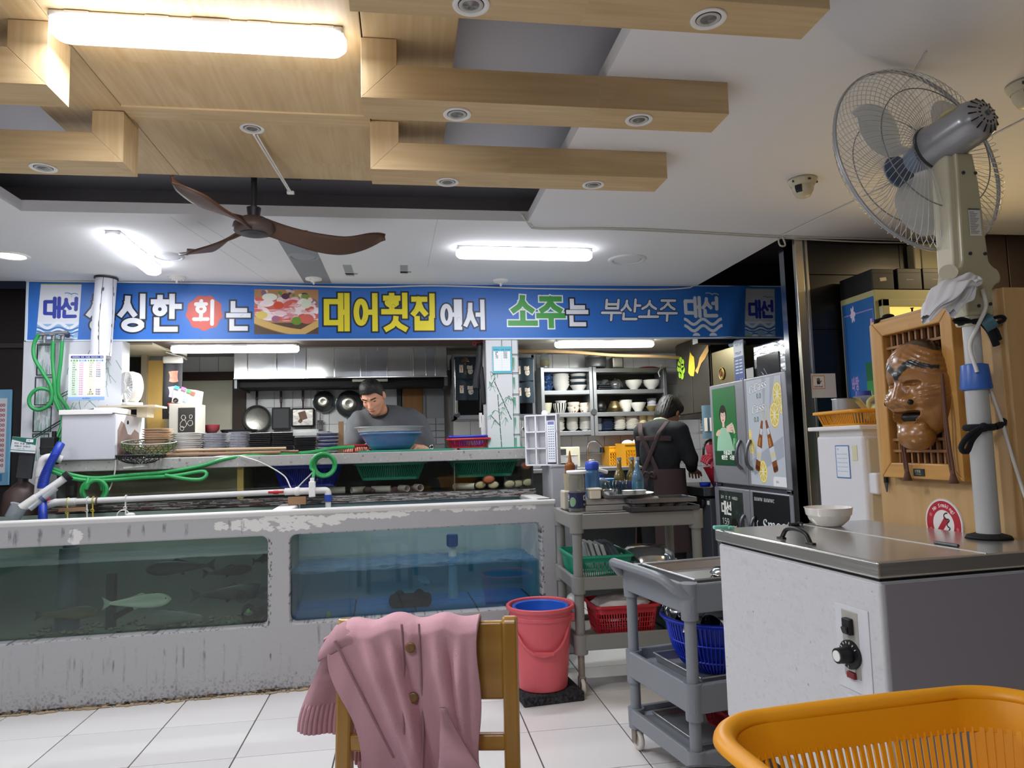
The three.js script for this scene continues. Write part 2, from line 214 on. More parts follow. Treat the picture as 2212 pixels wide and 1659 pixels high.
// ---------------------------------------------------------------- the setting
const YC = 2.3, ZB = -4.63, ZK = -6.2;                                  // lower ceiling, banner plane, kitchen back wall
{ // floor: grout bed and ceramic tiles
const f = struct('floor', bb(-4.1, 4.3, -0.12, -0.004, -6.4, 2.7), M(0x4f4c47, 0.9));
const tones = [0xe3e1de, 0xdfdddb, 0xe6e4e1].map((c) => MP(c, 0.3, 0, { clearcoat: 0.25, clearcoatRoughness: 0.2, bumpMap: T.grain, bumpScale: 0.0003 }));
const g = rbox(0.3945, 0.009, 0.3945, 0.002), rest = [];
for (let i = -10; i <= 10; i++) for (let k = -15; k <= 7; k++) {
const x = 0.3 + i * 0.4, z = -0.11 + k * 0.4 - 0.0; if (x < -4 || x > 4.2 || z < -6.3 || z > 2.6) continue;
if (x > -2.4 && x < 2 && z > -4.4 && z < -1.2) { const t = part(f, 'tile', g, tones[floor(rnd() * 3)]); t.position.set(x, -0.0045, z); } else rest.push(xf(g, [x, -0.0045, z]));
}
const r = part(f, 'tile_field', rest, tones[0]); r.userData.kind = 'stuff';
}
{ // lower ceiling with an open tray, and the tray above it
struct('ceiling', [bb(-4.1, -1.655, YC, YC + 0.05, -4.64, 2.7), bb(-1.655, 0.6, YC, YC + 0.05, -4.64, -3.305), bb(0.6, 2.02, YC, YC + 0.05, -4.64, 2.7), bb(2.02, 4.3, YC, YC + 0.05, -3.5, 2.7), bb(-1.655, 0.6, YC, YC + 0.05, 1.6, 2.7)].map((g) => uvm(g, 1.5)), K.ceil);
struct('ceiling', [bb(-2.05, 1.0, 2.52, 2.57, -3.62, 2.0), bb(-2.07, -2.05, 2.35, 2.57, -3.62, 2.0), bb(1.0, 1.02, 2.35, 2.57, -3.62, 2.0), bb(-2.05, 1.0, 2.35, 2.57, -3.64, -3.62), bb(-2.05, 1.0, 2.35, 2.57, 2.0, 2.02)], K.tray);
struct('ceiling', bb(2.02, 4.3, 2.47, 2.52, -4.8, -3.5), K.brown);
struct('ceiling', bb(-2.27, 2.95, 2.03, 2.08, -6.3, -4.73), M(0xb9b4ac, 0.85));
// grey repaint strip and tape remains on the plaster
struct('trim_1', uvm(cbox(0.17, 0.002, 1.12, [-0.55, YC - 0.001, -4.07]), 2), M(0x8f9296, 0.9));
for (const [x, z, w, d] of [[-0.33, -4.3, 0.05, 0.26], [0.0, -4.26, 0.045, 0.2]]) one('tape_residue', x < -0.1 ? 'grey tape residue on white ceiling nearer the grey strip' : 'grey tape residue on white ceiling nearer the lit batten lamp', 'tape', [cbox(w, 0.002, d, [0, -0.001, 0]), cbox(w * 1.5, 0.002, 0.03, [0.01, -0.001, -d * 0.3])], M(0xa3a8a6, 0.9), [x, YC, z]);
const seams = [[-1.05, -3.34, -0.85, -4.62], [-0.95, -3.4, -0.8, -4.1], [0.16, -3.3, 0.14, -4.2]];
struct('trim_2', seams.map(([a, b, c, d]) => bar([a, YC, b], [c, YC, d], 0.002, 0.001, [0, 1, 0])), M(0xb5b7ba, 0.9));
}
{ // walls
struct('wall_back', bb(-4.1, 4.3, 0, 2.6, -6.35, ZK), M(0x8e8a85, 0.8));
struct('wall_left', bb(-4.2, -4.1, 0, 2.6, -6.3, 2.7), K.brown);
struct('wall_right', bb(4.3, 4.4, 0, 2.6, -6.3, 2.7), K.brown);
struct('wall_front', bb(-4.2, 4.4, 0, 2.6, 2.7, 2.8), M(0x4a4038, 0.8));
struct('wall_left', bb(-4.1, -2.275, 0, YC, -5.0, -4.9), K.dkbrown);
struct('wall_left', bb(-2.4, -2.3, 0, YC, -6.3, -4.9), M(0x2a2523, 0.7));
struct('wall_left', bb(-2.275, -1.72, 1.206, 1.93, -4.75, ZB), K.whitewall); struct('wall_left', bb(-2.275, -2.07, 0.3, 1.206, -4.75, ZB), K.whitewall);
struct('wall_back', bb(2.02, 4.3, 1.9, 2.6, -4.75, -4.66), K.navy);
struct('wall_back', bb(-2.275, 2.02, 1.96, YC, -4.72, ZB - 0.012), M(0x2a2725, 0.7));
struct('wall_right', bb(2.86, 2.95, 0, 2.1, -6.3, -3.7), M(0xb9b9b9, 0.5));
// the black tiled wall beside the kitchen: large tiles with fine joints
const bw = struct('wall_right', bb(2.1, 4.3, 0, YC, -3.62, -3.512), K.black);
const bt = cbox(0.596, 0.296, 0.01), bm = [0x0c0d10, 0x0e0f13, 0x0a0b0e].map((c) => M(c, 0.3, 0, { bumpMap: T.grain, bumpScale: 0.0004 }));
for (let i = 0; i < 4; i++) for (let j = 0; j < 8; j++) { const t = part(bw, 'tile', bt, bm[(i * 3 + j * 5) % 3]); t.position.set(2.42 + i * 0.6, 0.06 + 0.15 + j * 0.3 - 0.06, -3.507); if (j === 7) { t.scale.y = 0.65; t.position.y -= 0.05; } }
struct('trim_3', [bb(-4.1, -2.28, 1.925, 1.955, -4.9, -4.88)], M(0x3b3134, 0.6));
}
{ // steel clad corner column at the kitchen entrance
const c = struct('column', bb(2.1, 2.16, 0, YC, -3.67, -3.5), M(0x8f9298, 0.14, 1));
part(c, 'corner_strip', bb(2.09, 2.136, 0, YC, -3.515, -3.485, 0.004), M(0xc9c3b4, 0.25, 1));
part(c, 'edge_strip', bb(2.15, 2.166, 0, YC, -3.505, -3.49, 0.003), M(0xb9b6ae, 0.3, 1));
}
{ // kitchen tiles on the back wall
const wb = scene.getObjectByName('wall_back'), g = cbox(0.1465, 0.1465, 0.01), tm = [0xe6e8ea, 0xe1e4e6, 0xeaebec].map((c) => MP(c, 0.18, 0, { clearcoat: 0.4 }));
for (let i = 0; i < 34; i++) for (let j = 0; j < 8; j++) {
const x = -2.22 + i * 0.15, y = 0.92 + j * 0.15; if (x > -0.2 && x < 0.36 && y < 1.86) continue; if (x > -1.86 && x < -1.36 && y < 1.86) continue; if (x > -1.25 && x < 0.3 && y > 1.86) continue; if (x > 2.8) continue; if (x < 0.9 && y < 1.1) continue;
const t = part(wb, 'tile', g, tm[floor(rnd() * 3)]); t.position.set(x, y, ZK + 0.005);
}
}
{ // kitchen door behind the cook
const d = struct('door_1', [bb(-0.26, -0.21, 0, 1.9, -6.2, -6.15), bb(-0.07, -0.04, 0, 1.88, -6.2, -6.15), bb(-0.26, 0.35, 1.85, 1.9, -6.2, -6.15)], M(0x26262a, 0.5));
part(d, 'door_leaf', bb(-0.03, 0.33, 0, 1.85, -6.2, -6.165, 0.004), M(0x8f9296, 0.45)); part(d, 'plank', uvm(bb(-0.025, 0.145, 1.25, 1.8, -6.166, -6.158, 0.003), 1), M(0xb09a7a, 0.6, 0, { map: T.board }));
part(d, 'white_leaf', bb(-0.2, -0.075, 0, 1.85, -6.2, -6.17), M(0xb4b8bc, 0.5)); part(d, 'rail', bb(0.148, 0.168, 1.25, 1.8, -6.168, -6.155), M(0x777a80, 0.4));
for (let j = 0; j < 4; j++) for (let i = 0; i < 2; i++) part(d, 'panel', rbox(0.074, 0.052, 0.012, 0.004, [0.215 + i * 0.078, 1.28 + j * 0.058, -6.16]), M(0x9b9ea3, 0.5));
const w = struct('window_1', [bb(-1.86, -1.36, 1.83, 1.9, -6.2, -6.15), bb(-1.42, -1.32, 0.9, 1.9, -6.2, -6.14), bb(-1.86, -1.82, 0.9, 1.9, -6.2, -6.15)], M(0x3a2a24, 0.6));
part(w, 'pane', bb(-1.82, -1.42, 0.9, 1.83, -6.195, -6.175), M(0xcfcdbb, 0.3));
}
{ // painted pillar on the counter
const b = canvasTex(256, 800, (g, w, h) => {
g.fillStyle = '#d5d7d8'; g.fillRect(0, 0, w, h); g.strokeStyle = '#23352c'; g.fillStyle = '#3e7f5c';
const stalk = (x0, x1, y0, y1, n) => { g.lineWidth = 6; for (let i = 0; i < n; i++) { const a = i / n, c = (i + 0.92) / n; g.beginPath(); g.moveTo(mix(x0, x1, a), mix(y0, y1, a)); g.lineTo(mix(x0, x1, c), mix(y0, y1, c)); g.stroke(); } };
const leaf = (x, y, a, l) => { g.strokeStyle = rnd() < 0.5 ? '#4d7d66' : '#6c9c82'; g.lineWidth = 3; g.beginPath(); g.moveTo(x, y); g.quadraticCurveTo(x + cos(a) * l * 0.5 + 4, y + sin(a) * l * 0.5 - 5, x + cos(a) * l, y + sin(a) * l); g.stroke(); };
g.strokeStyle = '#1e2c28'; stalk(60, 190, 330, 600, 7); g.strokeStyle = '#2a4238'; stalk(84, 105, 420, 790, 8); g.strokeStyle = '#38564a'; stalk(30, 70, 360, 300, 2); g.strokeStyle = '#38564a'; stalk(30, 100, 570, 640, 3);
for (const [x, y] of [[30, 260], [60, 280], [80, 250], [40, 360], [20, 330], [150, 440], [170, 430], [190, 450], [130, 470], [60, 530], [30, 560], [110, 540], [120, 510], [50, 600], [140, 580]]) for (let k = 0; k < 5; k++) leaf(x, y, rr(0.4, 2.7), rr(28, 60));
// thick bamboo along the right edge
g.strokeStyle = '#22332b'; g.lineWidth = 3; const xs = [206, 252]; for (const x of xs) { g.beginPath(); g.moveTo(x, 0); g.lineTo(x, h); g.stroke(); }
for (const y of [20, 140, 270, 420, 560, 700]) { g.lineWidth = 5; g.beginPath(); g.moveTo(200, y); g.lineTo(256, y); g.stroke(); g.lineWidth = 3; g.beginPath(); g.moveTo(200, y + 9); g.lineTo(256, y + 9); g.stroke(); }
for (const y of [150, 290, 430, 570, 710]) for (let k = 0; k < 22; k++) { const x = rr(208, 226); g.strokeStyle = 'rgba(52,130,92,0.45)'; g.lineWidth = 2; g.beginPath(); g.moveTo(x, y + 12); g.lineTo(x + rr(-2, 4), y + rr(40, 110)); g.stroke(); }
});
const p = struct('pillar', bb(0.53, 0.745, 1.2, 1.96, -4.88, ZB - 0.008), K.whitewall); p.userData.label = 'white pillar painted with green bamboo on the counter';
const f = new THREE.PlaneGeometry(0.215, 0.76).translate(0.6375, 1.58, ZB - 0.004); part(p, 'bamboo_painting', f, printMat(b, 0.7));
// bamboo painting on the left wall
const lt = canvasTex(512, 1024, (g, w, h) => {
g.fillStyle = '#d3d5da'; g.fillRect(0, 0, w, h); const X = (m) => ((m + 2.275) / 0.555) * w, Y = (m) => ((1.93 - m) / 1.13) * h;
const seg = (x0, x1, y0, y1) => { g.strokeStyle = '#2b3a34'; g.lineWidth = 4; g.strokeRect(X(x0), Y(y1), X(x1) - X(x0), Y(y0) - Y(y1)); g.strokeRect(X(x0) + 3, Y(y1) + 6, X(x1) - X(x0) - 5, Y(y0) - Y(y1) - 8); for (let k = 0; k < 40; k++) { const x = rr(X(x0) + 6, X(x1) - 6); g.strokeStyle = 'rgba(60,130,96,0.35)'; g.lineWidth = 3; const yy = rnd() < 0.6 ? Y(y0) : Y(y1); g.beginPath(); g.moveTo(x, yy); g.lineTo(x + rr(-4, 4), yy + (yy === Y(y0) ? -1 : 1) * rr(20, 90)); g.stroke(); } };
seg(-2.2, -2.1, 1.72, 1.91); seg(-2.205, -2.105, 1.54, 1.71); seg(-2.21, -2.11, 1.38, 1.53); seg(-2.21, -2.12, 1.2, 1.37);
g.strokeStyle = '#2e3d3a'; for (const [a, b, c, d, lw] of [[-2.27, 1.3, -2.0, 1.48, 7], [-2.27, 1.29, -2.02, 1.45, 5], [-2.0, 1.48, -1.8, 1.52, 5], [-2.1, 1.56, -1.85, 1.69, 5], [-2.14, 1.55, -1.95, 1.66, 4]]) { g.lineWidth = lw; g.beginPath(); g.moveTo(X(a), Y(b)); g.quadraticCurveTo(X((a + c) / 2) + 8, Y((b + d) / 2) - 14, X(c), Y(d)); g.stroke(); }
for (let k = 0; k < 46; k++) { const x = rr(X(-2.04), X(-1.75)), y = rr(Y(1.86), Y(1.5)), a = rr(0.6, 2.6), l = rr(40, 90); g.strokeStyle = k % 2 ? '#4f8f6c' : '#87a897'; g.lineWidth = 3; g.beginPath(); g.moveTo(x, y); g.quadraticCurveTo(x + cos(a) * l * 0.6 - 8, y + sin(a) * l * 0.4, x + cos(a) * l, y + sin(a) * l); g.stroke(); }
});
const w = scene.getObjectByName('wall_left_003') ?? scene; part(w === scene ? p : w, 'bamboo_painting', (() => { const q = new THREE.PlaneGeometry(0.555, 0.72).translate(-1.9975, 1.57, ZB + 0.002), a = q.attributes.uv; for (let i = 0; i < 4; i++) a.setY(i, mix(0.363, 1, a.getY(i))); return q; })(), printMat(lt, 0.75));
}
// ---------------------------------------------------------------- ceiling joinery
{
const pn = thing('ceiling_panel', 'wide pale plywood panel hung inside the ceiling tray', 'panel', [0, 2.377, 0]);
part(pn, 'board', uvm(bb(-0.92, -0.11, 0, 0.03, -3.035, 1.2, 0.002), 1), K.ply); part(pn, 'side_board', uvm(bb(-1.187, -0.923, 0.002, 0.03, -3.035, 1.2, 0.002), 1, 0.4), K.ply); part(pn, 'side_board', uvm(bb(-0.107, 0.157, 0.002, 0.03, -3.035, 1.2, 0.002), 1, 0.7), K.ply);
part(pn, 'cross_strip', swapuv(uvm(bb(-0.92, -0.11, -0.006, 0.002, -2.51, -2.42, 0.002), 1)), K.ply);
const beam = (side, zn, zf, label) => {          // bracket: a mitred leg under the panel and a beam running to the ceiling edge
const x0 = side > 0 ? -0.112 : -2.0, x1 = side > 0 ? 0.98 : -0.927, inner = side > 0 ? x0 : x1, d = side;
const b = thing('ceiling_beam', label, 'beam', [0, 2.2, 0], 0, 'wooden ceiling beams');
// beam: bottom, faces; the leg joins it along a mitre
const L = 0.1, h = 0.1, top = 0.177;
const horiz = shp(d > 0 ? [[inner, 0], [x1, 0], [x1, h], [inner + d * L, h]] : [[inner, 0], [inner + d * L, h], [x0, h], [x0, 0]]), leg = shp(d > 0 ? [[inner, 0], [inner + d * L, h], [inner + d * L, top], [inner, top]] : [[inner, 0], [inner, top], [inner + d * L, top], [inner + d * L, h]]);
part(b, 'rail', swapuv(uvm(ext(horiz, zn - zf, 0.0015).translate(0, 0, zf), 1, rnd() * 3, rnd() * 3)), K.ply); part(b, 'leg', uvm(ext(leg, zn - zf, 0.0015).translate(0, 0, zf), 1, rnd(), rnd() * 3), K.ply);
return b;
};
beam(1, -1.425, -1.55, 'pale wooden ceiling beam nearest the camera, cut off at photo top'); beam(1, -1.945, -2.075, 'pale wooden ceiling beam right of the panel, middle of three'); beam(1, -2.46, -2.605, 'pale wooden ceiling beam right of the panel, farthest of three');
beam(-1, -1.955, -2.081, 'pale wooden ceiling beam at left edge, beside the large lamp end'); beam(-1, -2.467, -2.6, 'pale wooden ceiling beam at left edge, carrying a downlight');
// recessed downlights, all unlit
const proto = thing('recessed_downlight', 'unlit white recessed downlight in nearest right beam, toward the large lamp', 'downlight', [0.156, 2.2, -1.495], 0, 'recessed downlights');
part(proto, 'ring', lathe([[0.029, -0.001], [0.033, -0.004], [0.041, -0.004], [0.0425, -0.0005], [0.041, 0.0]], 32), K.white);
part(proto, 'inner_ring', lathe([[0.0185, -0.002], [0.0205, -0.0045], [0.025, -0.005], [0.0275, -0.003]], 28), M(0xbdbcb6, 0.4)); part(proto, 'gap', cyl(0.0295, 0.0295, 0.0015, [0, -0.001, 0]), K.dkgrey); part(proto, 'bulb', lathe([[0, -0.0045], [0.006, -0.0035], [0.0188, -0.0022]], 24), M(0x8a8a84, 0.12, 0.4));
for (const [x, y, z, l] of [[0.712, 2.2, -1.49, 'unlit white recessed downlight in nearest right beam, toward the beam end'], [0.162, 2.2, -2.02, 'unlit white recessed downlight in middle right beam, near its mitred leg'], [0.716, 2.2, -2.005, 'unlit white recessed downlight in middle right beam, near its free end'], [0.164, 2.2, -2.56, 'unlit white recessed downlight in farthest right beam, near its mitred leg'], [0.717, 2.2, -2.545, 'unlit white recessed downlight in farthest right beam, near its free end'], [-1.204, 2.2, -2.535, 'unlit white recessed downlight in the left wooden beam'], [-0.532, 2.377, -2.56, 'unlit white recessed downlight in panel, at the head of a thin rod'], [-0.525, 2.377, -2.0, 'unlit white recessed downlight in panel, half hidden behind large lamp']]) dup(proto, [x, y, z], 0, l);
}
// ---------------------------------------------------------------- lamps
function batten(label, [x, y, z], turn, len, w, power, color = LAMP.white, group = 'led batten lamps') {
const t = thing('batten_lamp', label, 'lamp', [x, y, z], turn, group), hb = 0.022, hd = 0.036;
part(t, 'base', [rbox(len - 0.01, hb, w * 0.82, 0.008, [0, -hb / 2, 0]), rbox(0.1, hb * 0.8, w * 0.9, 0.004, [0.03, -hb * 0.5, 0]), ...[-0.4, -0.14, 0.2, 0.42].map((k) => rbox(len * 0.08, hb * 0.5, w * 0.87, 0.003, [k * len, -hb * 0.35, 0]))], M(0xdedfe2, 0.4));
const s = rrect(len, w, w * 0.48); const dif = new THREE.ExtrudeGeometry(s, { depth: hd - 0.012, bevelEnabled: true, bevelSize: 0.012, bevelThickness: 0.012, bevelSegments: 1, bevelOffset: -0.012, curveSegments: 3 }).rotateX(PI / 2).translate(0, -hb, 0);
part(t, 'diffuser', dif, M(0xf4f4f2, 0.4, 0, { emissive: color, emissiveIntensity: GLOW }));
const l = new THREE.RectAreaLight(color, power, len * 0.94, w * 0.9); l.name = 'light'; l.rotation.x = -PI / 2; l.position.y = -hb - hd - 0.004; t.add(l); return t;
}
batten('large lit batten lamp on the plywood ceiling panel', [-0.53, 2.377, -1.93], 0.0, 0.76, 0.088, POWER.panel);
batten('large unseen batten lamp added behind the camera to light the foreground', [-0.53, 2.377, 0.35], 0.0, 0.76, 0.088, POWER.panel);  // extra lamp out of view, added to brighten chair and foreground
batten('lit batten lamp on white ceiling above the green sign letters', [0.66, YC, -3.77], 0.02, 0.76, 0.085, POWER.batten);
batten('lit batten lamp on white ceiling pointing away, at left', [-1.395, YC, -3.9], PI / 2 + 0.04, 0.68, 0.085, POWER.side);
batten('lit batten lamp under the soffit in front of the steel hood', [-1.12, 1.95, -4.93], 0, 0.82, 0.07, POWER.kitchen, LAMP.kitchen);
batten('lit batten lamp on the kitchen ceiling above the dish shelves', [1.55, 2.03, -5.35], 0, 0.8, 0.085, POWER.kitchen * 0.7, LAMP.kitchen);
batten('unseen batten lamp added at far left to light freezer and partition', [-2.9, YC, -1.9], PI / 2, 1.1, 0.1, POWER.rear, LAMP.white);  // unseen fill lamp, added to light the freezer side and partition
batten('unseen batten lamp added at rear left as fill light', [-2.9, YC, 0.6], PI / 2, 1.1, 0.1, POWER.rear, LAMP.white);  // second added fill lamp, outside the view
{ // round downlights: one lit at left, a warm one at right
const mk = (label, p, r, color, pw) => { const t = thing('round_ceiling_light', label, 'lamp', p, 0); part(t, 'rim', lathe([[r, 0], [r, -0.004], [r + 0.01, -0.008], [r + 0.018, -0.004], [r + 0.02, 0]], 36), K.white); part(t, 'lens', new THREE.CircleGeometry(r, 24).rotateX(PI / 2).translate(0, -0.004, 0), M(0xf4f4f2, 0.4, 0, { emissive: color, emissiveIntensity: GLOW })); const l = new THREE.RectAreaLight(color, pw, r * 1.7, r * 1.7); l.name = 'light'; l.rotation.x = -PI / 2; l.position.y = -0.01; t.add(l); };
mk('round lit ceiling light at left photo edge', [-2.07, YC, -4.05], 0.07, LAMP.white, POWER.down * 2.4);
mk('round warm ceiling light at right, beyond the standing fan', [3.25, YC, -2.6], 0.1, LAMP.warm, POWER.warm * 5);
}
{ // unlit round speakers and vents in the ceiling
const disc = (label, x, z, r, inner, mat) => { const t = thing('ceiling_vent', label, 'vent', [x, YC, z], 0, 'round ceiling vents'); part(t, 'ring', lathe([[inner, -0.004], [inner + 0.006, -0.01], [r - 0.006, -0.008], [r, 0]], 40), mat); part(t, 'plate', lathe([[0, -0.008], [inner - 0.014, -0.008], [inner - 0.004, -0.004], [inner - 0.004, 0]], 40), mat); };
disc('round white ceiling vent right of the lit batten lamp', 1.306, -3.966, 0.115, 0.085, M(0xdddfe1, 0.6)); disc('round white ceiling vent beside the batten lamp pointing away', -1.27, -4.02, 0.085, 0.065, M(0xd5d7dc, 0.6)); disc('round grey ceiling vent in the grey painted strip', -0.55, -3.99, 0.085, 0.07, M(0x9a9da1, 0.7));
const sp = thing('smoke_detector', 'small white smoke detector on ceiling above the food photo', 'detector', [-0.56, YC, -4.5], 0, 'ceiling detectors');
part(sp, 'body', lathe([[0, -0.022], [0.02, -0.021], [0.03, -0.014], [0.05, -0.012], [0.052, 0]], 24), K.white); part(sp, 'sensor', lathe([[0, -0.042], [0.006, -0.038], [0.009, -0.02]], 12), K.white); for (const a of [0, 2.1, 4.2]) part(sp, 'pin', sph(0.005, [cos(a) * 0.036, -0.016, sin(a) * 0.036]), K.white);
dup(sp, [-1.37, YC, -4.5], 0.6, 'small white smoke detector on ceiling above the red circle sign mark'); dup(sp, [0.624, YC, -4.52], 1.1, 'small white smoke detector on ceiling above the green sign letters');
}
{ // ceiling fan at rest
const f = thing('ceiling_fan', 'three bladed brown ceiling fan hanging in front of the sign', 'fan', [-0.634, 2.52, -3.095]);
part(f, 'canopy', [lathe([[0, 0], [0.075, 0], [0.075, -0.05], [0.06, -0.085], [0.02, -0.11]], 28), bb(0.04, 0.19, -0.11, 0, -0.05, 0.04, 0.004)], M(0x23262c, 0.5)); part(f, 'rod', [cyl(0.013, 0.013, 0.2, [0, -0.2, 0]), cyl(0.03, 0.022, 0.06, [0, -0.285, 0])], M(0x2a2c32, 0.45));
part(f, 'hub', lathe([[0, -0.3], [0.05, -0.3], [0.082, -0.325], [0.088, -0.35], [0.075, -0.365], [0.055, -0.368]], 32), M(0x5a4a46, 0.5)); part(f, 'hub_plate', lathe([[0, -0.375], [0.025, -0.376], [0.032, -0.372], [0.055, -0.372], [0.058, -0.366], [0, -0.366]], 32), M(0x34363d, 0.4));
for (const a of [-0.16, 1.9, 3.98]) {             // angle from +x toward the camera
const g = thick(sheet((u, v) => { const r = mix(0.05, 0.56, u), w = 0.045 + 0.075 * sst(0.05, 0.6, u) * (1 - 0.55 * sst(0.82, 1, u)), cv = (v - 0.5) * 2, tip = 1 - u ** 14; const sweep = -0.05 * sin(u * PI * 0.9); const y = -0.335 - 0.05 * sin(u * 2.4) + 0.028 * sst(0.6, 1, u) + cv * 0.03 * (1 - 0.5 * u); return [r * cos(a) - (cv * w * 0.55 * tip + sweep) * sin(a), y, r * sin(a) + (cv * w * 0.55 * tip + sweep) * cos(a)]; }, 30, 8), 0.009);
part(f, 'blade', g, M(0x6a5550, 0.45, 0, { map: rep(T.board, 1, 0.4) }));
}
const rdm = thing('stay_rod', 'thin white rod from ceiling panel down toward the fan canopy', 'rod', [-0.534, 2.372, -2.6]); part(rdm, 'rod', [rod([0, 0, 0], [0.06, -0.06, -0.42], 0.004), rod([0.012, -0.003, 0], [0.068, -0.062, -0.42], 0.003)], K.white); part(rdm, 'bracket', rbox(0.03, 0.012, 0.02, 0.003, [0.064, -0.062, -0.42]), K.white);
}
{ // security cameras on the ceiling
const c = thing('dome_camera', 'cream dome security camera on ceiling between beams and standing fan', 'camera', [1.66, YC, -2.68], 0, 'dome cameras');
part(c, 'base', lathe([[0, 0], [0.058, 0], [0.058, -0.008], [0.052, -0.022], [0.046, -0.03]], 32), K.ivory); part(c, 'shell', lathe([[0.045, -0.028], [0.042, -0.05], [0.03, -0.072], [0.012, -0.08], [0, -0.081]], 28), K.ivory); part(c, 'lens_window', xf(new THREE.SphereGeometry(0.0445, 16, 10, -0.35, 0.7, 1.2, 1.0), [0, -0.036, 0], [0, 0.6, 0]), K.black); part(c, 'vent_slot', [0.4, 1.6, 2.8].map((a) => cbox(0.012, 0.008, 0.006, [cos(a) * 0.053, -0.016, sin(a) * 0.053])), K.dkgrey);
dup(c, [1.93, YC, -1.86], 0.3, 'cream dome security camera on ceiling at right photo edge');
}
{ // cables on the ceiling
const cable = (label, pts, r = 0.004) => one('ceiling_cable', label, 'cable', tube(pts, r, 60, 6), K.cord);
cable('white cable running along ceiling from tray corner to steel column', [[0.56, YC + 0.03, -3.28], [0.6, YC - 0.004, -3.32], [0.66, YC - 0.006, -3.4], [1.0, YC - 0.005, -3.39], [1.5, YC - 0.007, -3.42], [2.0, YC - 0.008, -3.47], [2.6, YC - 0.02, -3.48], [3.3, YC - 0.01, -3.48]]);
cable('second white cable beside the one along the ceiling', [[0.575, YC + 0.03, -3.29], [0.618, YC - 0.004, -3.33], [0.68, YC - 0.006, -3.385], [1.2, YC - 0.004, -3.375], [1.97, YC - 0.006, -3.445], [2.9, YC - 0.012, -3.47]], 0.003);
cable('white cable crossing ceiling to the steel column from the fan side', [[1.99, YC - 0.005, -3.43], [2.05, YC - 0.004, -2.9], [2.12, YC - 0.004, -2.3], [2.15, YC - 0.004, -1.5]]);
cable('thin white cord lying on ceiling above the standing fan', [[1.47, YC - 0.003, -1.72], [1.53, YC - 0.003, -1.86], [1.6, YC - 0.003, -2.02]], 0.002);
cable('white cable sagging along the top of the sign', [[-2.27, 2.296, ZB + 0.012], [-1.2, 2.288, ZB + 0.014], [-0.3, 2.27, ZB + 0.014], [0.2, 2.283, ZB + 0.014], [0.9, 2.268, ZB + 0.014], [1.7, 2.268, ZB + 0.014], [1.98, 2.285, ZB + 0.014], [2.02, 2.31, ZB + 0.03]], 0.005);
one('cable_loop', 'small white cable loop at top of steel column', 'cable', tube([[2.0, YC - 0.006, -3.45], [2.02, YC - 0.05, -3.46], [1.985, YC - 0.055, -3.45], [1.98, YC - 0.02, -3.45], [2.03, YC - 0.01, -3.46]], 0.0045, 30, 6), K.cord);
}
